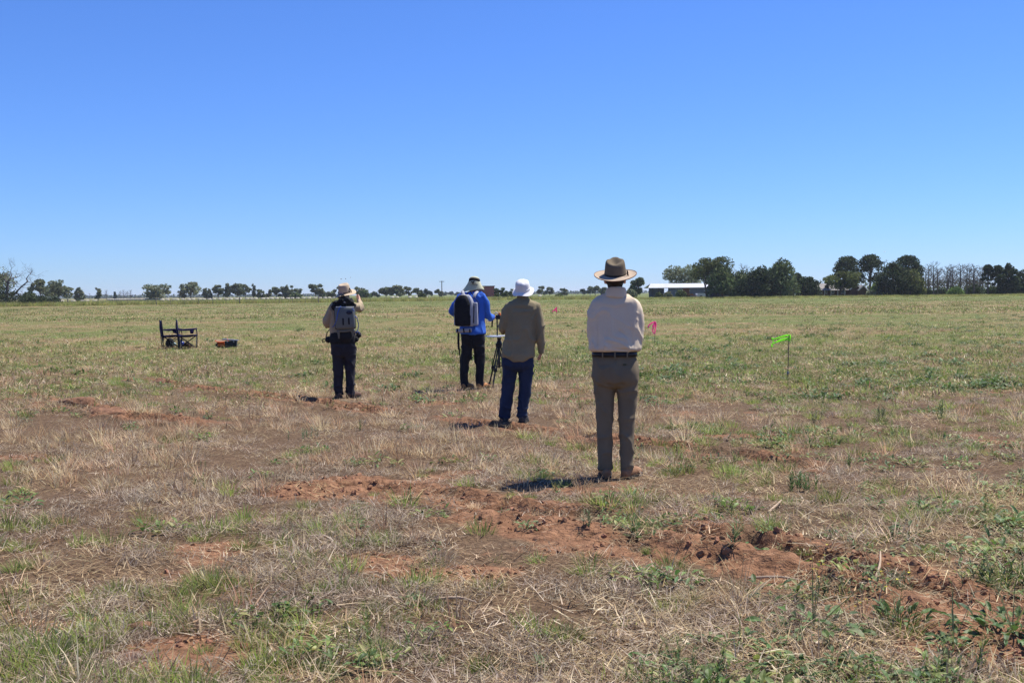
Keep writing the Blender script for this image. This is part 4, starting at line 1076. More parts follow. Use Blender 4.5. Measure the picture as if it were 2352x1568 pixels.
# ============ tan hat, grey instrument pack, pointing
def person_pointing():
    f = Figure(792, 914, 'person in a tan hat and tan shirt raising the right arm to point')
    P = f.P
    Rh = rot_head(0.25, 0.0)
    hc = P(793, 680, 0.02)
    f.body(hc, Rh,
           [(692, 792, 12, 0.055, 0), (708, 791, 25, 0.085, 0), (740, 790, 25, 0.095, 0), (770, 790, 24, 0.09, 0), (800, 790, 24, 0.1, -0.01), (815, 790, 19, 0.08, 0)],
           [[(769, 707, 0, 8), (752, 738, 0.0, 6.8), (768, 746, 0.18, 5.2), (778, 744, 0.25, 4.6)],
            [(813, 705, 0, 8), (830, 706, 0.12, 6.8), (830, 694, 0.28, 5.4), (828, 690, 0.34, 4.8)]],
           [[(779, 805, 0, 11.5), (777, 858, 0.01, 8), (778, 905, 0, 5.5)], [(804, 805, 0, 11.5), (804, 858, 0.01, 8), (804, 905, 0, 5.5)]],
           [(P(768, 745, 0.18), (0.75, 0.6, 0.05), (0, 0, -1), 0.6, 1.0, True), (P(829.5, 692, 0.30), (0.0, 0.75, 0.55), (-0.9, 0.0, -0.3), 1.3, 1.05)],
           [P(792, 700, 0), P(792, 692, 0.005), P(793, 682, 0.02)])
    m = fabric('tan_shirt', (0.36, 0.285, 0.185), 0.07)
    bm = bmesh.new()
    loft(bm, f.rings([(690, 792, 11, 0.06, 0.0), (695, 792, 19, 0.085, 0), (702, 791, 27, 0.1, 0), (715, 791, 29.5, 0.11, 0), (740, 790, 28.5, 0.118, 0), (770, 790, 28.5, 0.118, -0.005), (780, 791, 27, 0.112, -0.01), (784, 791, 26, 0.105, -0.01)]), 32, 2.2)
    for L in ([(780, 701, 0, 8), (770, 704, 0, 10), (760, 722, 0, 10), (753, 739, 0.02, 9.5), (758, 745, 0.10, 8), (768, 746, 0.18, 6.5)],
              [(803, 701, 0, 8), (812, 703, 0, 10), (822, 706, 0.06, 10), (829, 706, 0.13, 9.5), (830, 700, 0.22, 8), (830, 694, 0.28, 7)]):
        p, r = f.path(L); tube(bm, p, r, 16, 3)
    f.garment('shirt', bm, m, wrinkles(0.009, 33, (8, 8, 6), [([P(816, 700, -0.05), P(830, 708, 0.08)], 0.012, 0.008), ([P(822, 714, -0.02), P(834, 708, 0.1)], 0.012, 0.007)]), 0.009, 3)
    sl = mat('slate_trousers', (0.022, 0.021, 0.028), 0.9, 0.2, 8, 0.25, 120)
    bm = bmesh.new()
    loft(bm, f.rings([(778, 790, 26, 0.108, -0.005), (796, 791, 28, 0.12, -0.02), (810, 791, 28, 0.114, -0.01), (818, 791, 22, 0.09, 0)]), 30, 2.2)
    for L in ([(778, 803, -0.01, 14), (777, 830, 0, 12.5), (778, 860, 0.005, 11), (778, 882, 0, 10.2), (779, 906, 0, 9.2)],
              [(804, 803, -0.01, 14), (805, 830, 0, 12.5), (805, 860, 0.005, 11), (805, 882, 0, 10.6), (804, 909, 0, 10)]):
        p, r = f.path(L); tube(bm, p, r, 16, 3)
    f.garment('trousers', bm, sl, wrinkles(0.009, 37, (8, 8, 9), [([P(797, 845, -0.05), P(815, 840, 0)], 0.014, 0.009), ([P(797, 890, -0.05), P(814, 882, 0)], 0.014, 0.009)]), 0.010, 3)
    bb = mat('brown_boot', (0.10, 0.055, 0.038), 0.8, 0.25, 18, 0.3, 90)
    f.boots([((780, 0.0), (-0.1, 1)), ((806, 0.0), (0.6, 0.8))], bb, 0.29, 0.052)
    hb = bmesh.new(); hv = Vector(hc); ball(hb, hv + Rh @ Vector((0, -0.018, 0.012)), (0.078, 0.092, 0.09), 18, Rh); fused('hair', hb, 0.009, HAIR_GREY, f.root, 2)
    tn = fabric('tan_cotton_hat', (0.48, 0.375, 0.26), 0.06)
    Rt = Matrix.Rotation(-0.20, 3, 'Y') @ Matrix.Rotation(0.24, 3, 'X') @ Matrix.Rotation(-0.3, 3, 'Z')
    hcn = P(796.5, 672, 0.02)
    def saddle(x, y, z, r, a):
        k = max(0, (r - 0.1) / 0.06)
        return x, y, z - 0.022 * k * math.cos(a) ** 2 * (1.3 if x < 0 else 0.4) + 0.018 * k * math.sin(a) ** 2
    hat = hat_surface('hat', [(0.160, -0.016), (0.155, -0.014), (0.125, -0.004), (0.092, 0.004), (0.088, 0.02), (0.083, 0.07), (0.077, 0.112), (0.066, 0.130), (0.045, 0.128), (0.02, 0.122), (0.002, 0.122)], Rt, hcn, tn, f.root, None, 0, 56, 0.004, 1.12, saddle)
    ring_band('hat_band', 0.0935, 0.006, 0.0895, 0.03, Rt, hcn, fabric('brown_band', (0.16, 0.12, 0.085)), hat, 1.12)
    q = bmesh.new(); kx = Vector(hcn) + Rt @ Vector((0.086, -0.02, 0.055)); ball(q, kx, (0.012, 0.02, 0.016), 10); tube(q, [kx, kx + Vector((0.02, -0.01, -0.02)), kx + Vector((0.03, -0.01, -0.055))], [0.006, 0.006, 0.004], 8, 2); obj('hat_toggle', q, BLACK, hat, True)
    # grey instrument backpack
    r = empty('instrument_backpack', f.root.location, f.root.rotation_euler.z, 'grey hard shell instrument backpack with two dark slots worn over the tan shirt', 'backpack')
    gy = mat('grey_shell_plastic', (0.125, 0.132, 0.12), 0.55, 0.06, 10)
    D = -0.125
    bm = bmesh.new()
    box(bm, P(795.5, 729, D - 0.06), (f.w(44), 0.12, f.w(51)), (0, -0.03, 0), 0.035)
    sh = obj('shell', bm, gy, r, True)
    q = bmesh.new(); box(q, P(795.5, 729, D - 0.03), (f.w(47.5), 0.05, f.w(52)), (0, -0.03, 0), 0.024); obj('shell_rim', q, BLACK_PLASTIC, sh)
    q = bmesh.new(); box(q, P(795.5, 704.5, D - 0.075), (f.w(41), 0.07, f.w(2.6)), (0, 0.02, 0), 0.006); obj('top_lip', q, mat('pale_lip', (0.45, 0.46, 0.44), 0.6), sh)
    for x, y in ((791, 737), (804, 736.2)):
        q = bmesh.new(); box(q, P(x, y, D - 0.1205), (f.w(3.6), 0.012, f.w(15.5)), (0, -0.03, 0), 0.004); obj('slot', q, BLACK, sh)
    q = bmesh.new(); ball(q, P(805, 716.8, D - 0.119), (f.w(7.2), 0.012, f.w(4.2)), 20); obj('emblem', q, mat('dark_blue_badge', (0.012, 0.014, 0.03), 0.4), sh, True)
    q = bmesh.new()
    tube(q, [P(781.5, 775, D - 0.02), P(781, 766, D - 0.04), P(779.5, 757, D - 0.05)], [(0.016, 0.02), (0.018, 0.02), (0.03, 0.025)], 10, 3)
    tube(q, [P(811.5, 770, D - 0.02), P(812, 763, D - 0.04), P(813.5, 756, D - 0.05)], [(0.014, 0.02), (0.018, 0.02), (0.03, 0.025)], 10, 3)
    tube(q, [P(778.5, 756, D - 0.05), P(788.5, 758.5, D - 0.06), P(802.5, 757.5, D - 0.06), P(814.5, 754.5, D - 0.05)], [(0.02, 0.022)] * 4, 10, 3, False, (0, 1, 0)); obj('lower_frame', q, gy, sh, True)
    # harness above and the padded hip belt below
    bm = bmesh.new()
    for x, y, d, rx, rz in ((793, 695, D - 0.005, 19, 8), (776, 695, D + 0.02, 7, 7), (809, 694, D + 0.02, 8, 9), (786, 689, D - 0.03, 7, 5), (800, 688, D - 0.03, 8, 5), (771, 702, D + 0.02, 5, 9), (815, 703, D + 0.02, 5, 8)):
        ball(bm, P(x, y, d), (f.w(rx), 0.055, f.w(rz)), 14)
    fused('harness_pad', bm, 0.009, BLACK, r, 2, wrinkles(0.012, 43, (16, 16, 16)))
    q = bmesh.new(); tube(q, [P(785.5, 700, D - 0.05), P(787.5, 682, D - 0.04), P(792.5, 677, D - 0.03), P(797.5, 684, D - 0.04), P(800.5, 679, D - 0.03), P(805.5, 690, D - 0.05)], [0.009] * 6, 8, 4); obj('harness_strap', q, BLACK, r, True)
    q = bmesh.new(); box(q, P(795.5, 693, D - 0.07), (0.03, 0.012, 0.02), (0, 0.2, 0), 0.003); obj('buckle', q, mat('pale_buckle', (0.4, 0.4, 0.42), 0.4), r)
    bm = bmesh.new()
    loft(bm, f.rings([(762, 790, 28, 0.125, -0.01), (775, 790, 30, 0.135, -0.015), (786, 790, 29.5, 0.13, -0.015), (790, 790, 26, 0.118, -0.01)]), 28, 2.3, 2)
    ball(bm, P(796.5, 770, D - 0.02), (f.w(15), 0.05, f.w(14)), 16)
    fused('hip_belt', bm, 0.009, BLACK, r, 2, wrinkles(0.004, 44))
    for x, y, w, h, t, d in ((822, 771, 12, 8, 0.55, 0.02), (817, 779, 9, 7, 0.3, -0.02), (757, 779, 8, 8, -0.3, 0.02)):
        bm = bmesh.new(); ball(bm, P(x, y, d), (f.w(w), 0.06, f.w(h)), 16, Matrix.Rotation(-t, 3, 'Y')); box(bm, P(x, y, d), (f.w(w * 1.5), 0.1, f.w(h * 1.4)), (0, -t, 0), 0.012)
        fused('pouch', bm, 0.008, BLACK, r, 2, wrinkles(0.004, 45, (14, 14, 14)))
    bl = mat('blue_cable', (0.03, 0.10, 0.42), 0.5)
    for pts in ([(786, 702, -0.24), (781, 712, -0.255), (778, 724, -0.25), (775, 738, -0.22), (768, 749, -0.10), (762, 746, 0.0)], [(806, 704, -0.22), (814, 710, -0.24), (816, 722, -0.2), (822, 730, -0.1), (826, 745, -0.05), (824, 757, 0.0), (820, 764, -0.02)], [(818, 762, -0.08), (824, 760, -0.09), (827, 766, -0.06)]):
        q = bmesh.new(); tube(q, [P(*t) for t in pts], [0.006] * len(pts), 6, 4); obj('cable', q, bl, r, True)
    for pts in ([(764, 752, -0.02), (756, 760, 0), (752, 770, 0.02), (750, 782, 0.03), (744, 783, 0.04)], [(752, 776, 0.0), (743, 779, 0.02), (745, 787, 0.02)]):
        q = bmesh.new(); tube(q, [P(*t) for t in pts], [0.006] * len(pts), 6, 4); obj('loose_lead', q, BLACK, r, True)

person_felt_hat()
person_bucket_hat()
person_neck_flap()
person_pointing()
# ------------------------------------------------------------------ things set down in the field
def tripod():
    g = ground_pt(1146, 889)
    s = FPX / g.y
    r = empty('tripod', (g.x, g.y, zg(g.x, g.y)), -math.atan2(g.x, g.y), 'black survey tripod with a white map board beside the blue shirted person', 'tripod')
    def P(x, y, d=0.0): return np.array(((x - 1146) / s, d, (889 - y) / s))
    m = BLACK_PLASTIC
    for a, b in (((1144, 797, 0.0), (1124, 884, 0.05)), ((1147, 797, -0.03), (1131, 893, -0.28)), ((1149, 797, 0.02), (1170, 884, 0.18))):
        bm = bmesh.new(); p, q = P(*a), P(*b); mid = p * 0.45 + q * 0.55
        sd = np.array((0.016, 0, 0))
        tube(bm, [p - sd, mid - sd], [0.011, 0.011], 8); tube(bm, [p + sd, mid + sd], [0.011, 0.011], 8); tube(bm, [p * 0.5 + q * 0.5, q], [0.014, 0.012], 8); box(bm, mid, (0.06, 0.035, 0.05))
        leg = obj('leg', bm, m, r)
        bm = bmesh.new(); ball(bm, q + np.array((0, 0, 0.015)), 0.022, 8); obj('foot', bm, SOLE, leg)
    bm = bmesh.new(); tube(bm, [P(1147, 845), P(1147.5, 780)], [0.018, 0.018], 10); obj('centre_column', bm, m, r)
    bm = bmesh.new(); tube(bm, [P(1147, 800), P(1147.5, 790), P(1147.5, 782), P(1148, 776)], [0.045, 0.05, 0.028, 0.04], 12); box(bm, P(1143, 793), (0.05, 0.05, 0.05)); obj('head', bm, m, r)
    bm = bmesh.new()
    tube(bm, [P(1136, 840), P(1147, 844), P(1157, 838)], [0.008] * 3, 6); obj('brace', bm, m, r)
    bm = bmesh.new(); tube(bm, [P(1142, 815), P(1147, 812), P(1155, 824)], [0.008] * 3, 6); obj('brace', bm, m, r)
    bm = bmesh.new(); box(bm, P(1144, 771.8), (0.27, 0.30, 0.010), None, 0.003); obj('map_board', bm, mat('white_board', (0.40, 0.42, 0.46), 0.6), r)
    bm = bmesh.new(); box(bm, P(1133, 772.6, -0.08), (0.22, 0.26, 0.010), (0.02, 0.02, 0.2), 0.002); obj('map_sheet', bm, mat('blue_grey_sheet', (0.25, 0.30, 0.42), 0.7), r)
    t = empty('sensor_probe', r.location, r.rotation_euler.z, 'slim black probe with an orange cap standing on the map board', 'instrument')
    bm = bmesh.new(); tube(bm, [P(1143.5, 771), P(1143.3, 732)], [0.011, 0.011], 8); obj('rod', bm, m, t)
    bm = bmesh.new(); box(bm, P(1146, 729), (0.075, 0.06, 0.07), None, 0.01); tube(bm, [P(1143, 734), P(1143, 724)], [0.02, 0.02], 8); obj('sensor_head', bm, m, t)
    bm = bmesh.new(); tube(bm, [P(1149, 724), P(1149, 720.5)], [0.024, 0.02], 10, 0, True); obj('orange_cap', bm, mat('orange_plastic', (0.62, 0.13, 0.02), 0.5), t)
    bm = bmesh.new(); tube(bm, [P(1147, 726), P(1143, 718, -0.02), P(1138, 722, 0.0), P(1135, 733, 0.02), P(1128, 738, 0.02), P(1118, 736, 0.05)], [0.007] * 6, 6, 4); obj('cable', bm, mat('white_cable', (0.5, 0.5, 0.5), 0.6), t, True)
    bm = bmesh.new(); tube(bm, [P(1133, 735), P(1132, 743), P(1131.5, 752)], [(0.012, 0.004)] * 3, 6, 3); obj('strap', bm, BLACK, t)

NAVY = fabric('navy_canvas', (0.018, 0.016, 0.065), 0.15)
TUBE = mat('dark_steel_tube', (0.02, 0.02, 0.022), 0.5, 0.2, metal=0.3)

def sag(bm, quad, drop, nx=8, ny=6):
    """cloth hung between four corners, sagging in the middle"""
    A, B, C_, D = [np.array(q, float) for q in quad]; V = []
    for j in range(ny + 1):
        for k in range(nx + 1):
            u, v = k / nx, j / ny
            p = (A * (1 - u) + B * u) * (1 - v) + (D * (1 - u) + C_ * u) * v
            p = p + np.array(drop) * (16 * u * (1 - u) * v * (1 - v)) ** 0.7
            V.append(bm.verts.new(p))
    for j in range(ny):
        for k in range(nx): bm.faces.new((V[j * (nx + 1) + k], V[j * (nx + 1) + k + 1], V[(j + 1) * (nx + 1) + k + 1], V[(j + 1) * (nx + 1) + k]))

def camp_chair(px, py, rz, label, w=0.56, d=0.50):
    g = ground_pt(px, py)
    r = empty('camp_chair', (g.x, g.y, zg(g.x, g.y) + 0.01), -math.atan2(g.x, g.y) + rz, label, 'camp chair', 'folding camp chairs')
    def cloth(name, quad, drop, m=NAVY, th=0.012):
        bm = bmesh.new(); sag(bm, quad, drop); o = obj(name, bm, m, r, True); o.modifiers.new('t', 'SOLIDIFY').thickness = th
        return o
    h = w / 2
    cloth('seat', [(-d / 2, -h, 0.37), (d / 2 + 0.02, -h, 0.39), (d / 2 + 0.02, h, 0.39), (-d / 2, h, 0.37)], (0, 0, -0.05))
    cloth('backrest', [(-d / 2 + 0.0, -h, 0.30), (-d / 2 - 0.05, -h, 0.82), (-d / 2 - 0.05, h, 0.82), (-d / 2 + 0.0, h, 0.30)], (-0.05, 0, 0), NAVY, 0.02)
    for s in (-1, 1):
        arm = cloth('armrest', [(-d / 2, s * h - 0.022, 0.55), (d / 2 + 0.03, s * h - 0.022, 0.575), (d / 2 + 0.03, s * h + 0.022, 0.575), (-d / 2, s * h + 0.022, 0.55)], (0, 0, -0.035))
        bm = bmesh.new(); tube(bm, [(0.13, s * h, 0.53), (0.13, s * h, 0.50), (0.13, s * h, 0.43)], [0.05, 0.055, 0.042], 14); obj('cup_holder', bm, NAVY, arm, True)
        for pts in ([(-d / 2, s * h, 0.0), (-d / 2 - 0.05, s * h, 0.84)], [(d / 2 + 0.03, s * h, 0.39), (d / 2, s * h, 0.585)]):
            bm = bmesh.new(); tube(bm, pts, [0.011] * 2, 8); obj('post', bm, TUBE, r)
        for pts in ([(-d / 2 + 0.02, s * h * 1.04, 0.36), (d / 2 - 0.03, s * h * 1.04, 0.01)], [(d / 2 + 0.03, s * h * 0.96, 0.39), (-d / 2 + 0.03, s * h * 0.96, 0.01)], [(d / 2 + 0.03, s * h, 0.38), (d / 2 + 0.01, s * h, 0.0)]):
            bm = bmesh.new(); tube(bm, pts, [0.010] * 2, 8); obj('leg', bm, TUBE, r)
    for x0, x1 in ((-d / 2, -d / 2), (d / 2, d / 2)):
        bm = bmesh.new(); tube(bm, [(x0, -h, 0.02), (x1, h, 0.37)], [0.010] * 2, 8); obj('cross_brace', bm, TUBE, r); bm = bmesh.new(); tube(bm, [(x0 + 0.02, h, 0.02), (x1 + 0.02, -h, 0.37)], [0.010] * 2, 8); obj('cross_brace', bm, TUBE, r)
    return r

def lump(name, pieces, m, parent, voxel=0.012, amp=0.01, seed=1):
    bm = bmesh.new()
    for kind, c, s, rot in pieces:
        if kind == 'b': ball(bm, c, s, 16, rot)
        else: box(bm, c, s, rot, min(s) * 0.18)
    return fused(name, bm, voxel, m, parent, 2, wrinkles(amp, seed, (12, 12, 12)))

def gear():
    camp_chair(394, 799, 0.10, 'navy folding camp chair further left, mostly behind its twin')
    camp_chair(431, 800, -0.02, 'navy folding camp chair nearer the orange bag, side on')
    def at(px, py, name, label, cat, rz=0.0):
        g = ground_pt(px, py); return empty(name, (g.x, g.y, zg(g.x, g.y)), -math.atan2(g.x, g.y) + rz, label, cat)
    r = at(392, 797, 'shoulder_bag', 'black and teal bag with pale panels under the further camp chair', 'bag')
    lump('bag_body', [('b', (-0.02, 0, 0.13), (0.13, 0.10, 0.15), None), ('x', (0.02, 0, 0.09), (0.22, 0.18, 0.17), (0, -0.3, 0))], BLACK, r, 0.012, 0.008, 3)
    lump('pale_panel', [('x', (0.055, -0.085, 0.13), (0.16, 0.05, 0.05), (0, 0.6, 0)), ('b', (0.10, -0.07, 0.10), (0.06, 0.04, 0.05), None)], mat('teal_white_fabric', (0.28, 0.40, 0.42), 0.7), r, 0.010, 0.004, 4)
    bm = bmesh.new(); tube(bm, [(-0.1, -0.02, 0.22), (-0.03, -0.03, 0.28), (0.06, -0.03, 0.22)], [(0.012, 0.005)] * 3, 8, 4); obj('carry_strap', bm, BLACK, r)
    r = at(417, 796, 'water_flask', 'round blue water flask on the grass under the nearer camp chair', 'flask')
    bm = bmesh.new(); loft(bm, [(0, 0, 0.0, 0.06, 0.06), (0, 0, 0.02, 0.085, 0.085), (0, 0, 0.09, 0.095, 0.095), (0, 0, 0.15, 0.075, 0.075), (0, 0, 0.175, 0.035, 0.035), (0, 0, 0.20, 0.032, 0.032)], 18); obj('flask_body', bm, mat('blue_plastic', (0.01, 0.02, 0.14), 0.25, spec=0.6), r, True)
    bm = bmesh.new(); tube(bm, [(0, 0, 0.2), (0, 0, 0.235)], [0.036, 0.034], 14); obj('cap', bm, BLACK_PLASTIC, r)
    r = at(430, 798, 'brown_bag', 'slumped dark brown bag below the crossed legs of the nearer chair', 'bag')
    lump('bag_body', [('b', (0, 0, 0.07), (0.11, 0.09, 0.09), None), ('b', (0.06, 0.02, 0.06), (0.09, 0.08, 0.07), None)], mat('dark_brown_canvas', (0.035, 0.015, 0.012), 0.8), r, 0.012, 0.012, 6)
    bm = bmesh.new(); tube(bm, [(-0.05, -0.06, 0.12), (0, -0.08, 0.17), (0.06, -0.06, 0.13)], [(0.012, 0.005)] * 3, 8, 4); obj('handle', bm, BLACK, r)
    # orange bag and black case
    org = mat('orange_canvas', (0.80, 0.13, 0.025), 0.8, 0.15, 10, 0.3, 80)
    r = at(508, 798, 'orange_bag', 'open orange bag with a brown flap lid beside the black case', 'bag', 0.15)
    lump('bag_body', [('x', (-0.01, 0, 0.075), (0.21, 0.20, 0.13), None), ('b', (0.02, -0.10, 0.085), (0.10, 0.06, 0.085), None)], org, r, 0.012, 0.006, 7)
    bm = bmesh.new(); sag(bm, [(-0.17, -0.14, 0.165), (0.17, -0.14, 0.175), (0.20, 0.15, 0.235), (-0.15, 0.15, 0.215)], (0, 0, -0.03)); o = obj('flap_lid', bm, mat('brown_flap', (0.21, 0.14, 0.085), 0.85), r, True); o.modifiers.new('t', 'SOLIDIFY').thickness = 0.012
    bm = bmesh.new(); tube(bm, [(-0.17, -0.145, 0.17), (0.0, -0.15, 0.15), (0.17, -0.145, 0.18), (0.20, 0.0, 0.21), (0.205, 0.15, 0.24)], [0.012] * 5, 8, 4); tube(bm, [(-0.17, -0.145, 0.17), (-0.18, -0.1, 0.19)], [0.014] * 2, 8); obj('orange_piping', bm, org, o, True)
    bm = bmesh.new(); box(bm, (-0.13, 0, 0.05), (0.05, 0.2, 0.1), None, 0.012); obj('side_pocket', bm, BLACK, r)
    r = at(531, 799, 'equipment_case', 'black equipment case with a grey lid standing beside the orange bag', 'case', -0.1)
    bm = bmesh.new(); box(bm, (0, 0, 0.10), (0.34, 0.30, 0.20), None, 0.02); obj('case_body', bm, BLACK_PLASTIC, r)
    bm = bmesh.new(); box(bm, (-0.02, 0.02, 0.232), (0.46, 0.36, 0.03), (0, 0.10, 0), 0.012); lid = obj('lid', bm, mat('grey_lid', (0.10, 0.10, 0.12), 0.5), r)
    for x in (-0.09, 0.09):
        bm = bmesh.new(); box(bm, (x, -0.155, 0.19), (0.035, 0.016, 0.05), None, 0.004); obj('latch', bm, mat('latch_metal', (0.3, 0.3, 0.3), 0.4, metal=0.8), r)

def ribbon_mat(name, col):
    m = mat(name, col, 0.6, 0.06, 20)          # thin plastic tape: light comes through it
    nt = m.node_tree; b = [n for n in nt.nodes if n.type == 'BSDF_PRINCIPLED'][0]; out = [n for n in nt.nodes if n.type == 'OUTPUT_MATERIAL'][0]
    t = nt.nodes.new('ShaderNodeBsdfTranslucent'); t.inputs['Color'].default_value = (*col, 1); x = nt.nodes.new('ShaderNodeMixShader'); x.inputs[0].default_value = 0.7
    nt.links.new(b.outputs[0], x.inputs[1]); nt.links.new(t.outputs[0], x.inputs[2]); nt.links.new(x.outputs[0], out.inputs['Surface'])
    return m

def flag(px, py, top, label, col, loops, wire=0.004, name='marker_flag', wirecol=(0.10, 0.07, 0.05)):
    g = ground_pt(px, py); s = FPX / g.y
    r = empty(name, (g.x, g.y, zg(g.x, g.y)), -math.atan2(g.x, g.y), label, 'marker flag', 'survey marker flags')
    def P(x, y, d=0.0): return np.array(((x - px) / s, d, (py - y) / s))
    bm = bmesh.new(); tube(bm, [P(px, py + 4), P(*top)], [wire, wire], 6); obj('wire_stake', bm, mat('stake_metal', wirecol, 0.6), r)
    m = ribbon_mat('ribbon_' + name, col)
    for pts, w in loops:
        bm = bmesh.new(); tube(bm, [P(*p) for p in pts], [(0.0025, w)] * len(pts), 8, 4, False, (0, 1, 0)); obj('ribbon', bm, m, r, True)
    return r, P

def flags():
    r, P = flag(1809, 866, (1812.5, 769.5), 'fluorescent green ribbon flag on a thin stake at the right', (0.50, 1.0, 0.12),
                [([(1812.5, 770.5, 0), (1803, 771.5, 0.02), (1790, 776, 0.03), (1777, 779.5, 0.01), (1773, 776, 0)], 0.013),
                 ([(1812.5, 775, 0), (1806, 780, -0.02), (1796, 782, -0.03), (1784, 786, -0.01), (1774, 791, 0), (1775, 797, 0)], 0.012),
                 ([(1811.5, 782, 0), (1804, 777, 0.01), (1792, 781, 0.03), (1779, 788, 0.02), (1775, 780, 0.0)], 0.010),
                 ([(1812.5, 769, 0.0), (1814, 775, 0.01), (1812, 784, 0.0)], 0.018)], 0.0085, 'green_flag', (0.16, 0.11, 0.075))
    bm = bmesh.new(); ball(bm, P(1809.5, 858, -0.02), (0.024, 0.012, 0.040), 14); obj('grey_tag', bm, mat('grey_tag', (0.20, 0.21, 0.22), 0.5), r, True)
    flag(1503.5, 793, (1505, 738), 'bright pink ribbon flag just right of the felt hatted person', (1.0, 0.20, 0.52),
         [([(1505, 738.5, 0), (1498, 741, 0.02), (1492, 745, 0.03), (1489, 750, 0.02), (1490, 752, 0)], 0.018), ([(1505, 738, 0), (1507, 745, -0.02), (1505, 755, -0.02), (1504, 766, 0)], 0.018),
          ([(1505, 740, 0), (1502, 750, 0.02), (1499, 757, 0.02), (1502, 766, 0)], 0.014), ([(1505, 739, 0), (1500, 748, -0.01), (1501, 755, -0.02)], 0.014)], 0.006, 'pink_flag')
    flag(1279, 736, (1279, 705), 'small pink ribbon flag further off beyond the olive khaki shirt', (1.0, 0.20, 0.52),
         [([(1279, 705.5, 0), (1276, 709, 0.02), (1271, 714, 0.03), (1268, 716.5, 0)], 0.028), ([(1279, 706, 0), (1278, 711, -0.02), (1279, 718, 0)], 0.025), ([(1274, 711, 0), (1277, 713, 0.02), (1279.5, 713, 0)], 0.03)], 0.006, 'pink_flag')

tripod(); gear(); flags()

# ------------------------------------------------------------------ trees
BARK = mat('grey_brown_bark', (0.11, 0.085, 0.065), 0.95, 0.3, 5)
PALE_BARK = mat('weathered_grey_wood', (0.115, 0.09, 0.08), 0.95, 0.25, 5)
M_TREE = leaf_mat('tree_leaves', 0.28, 1.0, 0.12, 0.012)
P_EUC = [(0.1576, 0.185, 0.1009), (0.1261, 0.1556, 0.0883), (0.1997, 0.2207, 0.1219), (0.1724, 0.1682, 0.0967)]
P_PEP = [(0.0794, 0.1122, 0.0411), (0.0657, 0.0959, 0.0356), (0.1027, 0.1369, 0.052), (0.1232, 0.1438, 0.0575)]
P_PINE = [(0.0379, 0.0606, 0.0228), (0.0303, 0.0505, 0.0202), (0.0505, 0.0733, 0.0278), (0.043, 0.0556, 0.0228)]
P_OLIVE = [(0.1164, 0.1343, 0.0388), (0.097, 0.1193, 0.0358), (0.1462, 0.1641, 0.0507), (0.0895, 0.0984, 0.0328)]
P_LIME = [(0.1482, 0.2184, 0.0499), (0.1248, 0.1872, 0.0437), (0.1872, 0.2574, 0.0655)]
P_BLUE = [(0.0948, 0.1239, 0.0948), (0.0802, 0.1094, 0.0875), (0.113, 0.1422, 0.1057)]  # blue grey leaves, distance haze put into the colour for far trees

def leaves(lobes, n, size, pal, R_, gap=0.35, elong=1.3, droop=0.0):
    """leaf clumps spread through lobes; returns verts, faces, tint"""
    lobes = np.array(lobes, float)
    area = (lobes[:, 3] * lobes[:, 4] + lobes[:, 3] * lobes[:, 5] + lobes[:, 4] * lobes[:, 5])
    k = R_.choice(len(lobes), int(n * 1.9), p=area / area.sum())
    d = R_.normal(size=(len(k), 3)); d /= np.linalg.norm(d, axis=1)[:, None]
    rad = 0.45 + 0.6 * R_.random(len(k)) ** 0.6
    p = lobes[k, :3] + d * rad[:, None] * lobes[k, 3:6]
    sc = float(lobes[:, 3:6].mean())
    q = vn3(p / (sc * 0.62) + 11.3, 5) * 0.6 + vn3(p / (sc * 0.3), 6) * 0.4
    keep = (q > gap + 0.08 * R_.normal(size=len(q))) & (p[:, 2] > 0.05)
    p = p[keep][:n]; n = len(p)
    a = R_.normal(size=(n, 3)); a[:, 2] = a[:, 2] * (1 - droop) - droop * 2.0 * (droop > 0); a /= np.linalg.norm(a, axis=1)[:, None]
    b = np.cross(a, R_.normal(size=(n, 3))); b /= np.linalg.norm(b, axis=1)[:, None] + 1e-9
    s = size * R_.uniform(0.55, 1.4, n)
    a *= (s * elong)[:, None] * 0.5; b *= s[:, None] * 0.36
    V = np.stack([p - a, p + b - a * 0.1, p + a, p - b + a * 0.1], 1).reshape(-1, 3)
    F = np.arange(4 * n).reshape(n, 4)
    k = k[keep][:n]; lf = R_.uniform(0.72, 1.35, len(lobes))
    pal = np.array(pal); c = pal[R_.integers(0, len(pal), n)] * R_.uniform(0.6, 1.5, n)[:, None] * lf[k][:, None]
    return V, F, np.repeat(c, 4, 0)

def npmesh(name, V, F, m, tint):
    me = bpy.data.meshes.new(name)
    me.vertices.add(len(V)); me.vertices.foreach_set('co', V.astype(np.float32).ravel())
    me.loops.add(F.size); me.loops.foreach_set('vertex_index', F.astype(np.int32).ravel())
    me.polygons.add(len(F)); me.polygons.foreach_set('loop_start', (np.arange(len(F)) * F.shape[1]).astype(np.int32))
    me.update(calc_edges=True)
    at = me.color_attributes.new('tint', 'FLOAT_COLOR', 'POINT'); c = np.ones((len(V), 4), np.float32); c[:, :3] = tint
    at.data.foreach_set('color', c.ravel()); me.materials.append(m)
    return me

def limb(bm, p, q, r0, r1, bow=0.1, seg=6):
    p, q = np.array(p, float), np.array(q, float); L = np.linalg.norm(q - p)
    m1 = p + (q - p) * 0.4 + np.array((random.uniform(-1, 1), random.uniform(-1, 1), random.uniform(0.0, 1.0))) * L * bow
    tube(bm, [p, m1, q], [r0, (r0 + r1) * 0.55, r1], seg, 2)

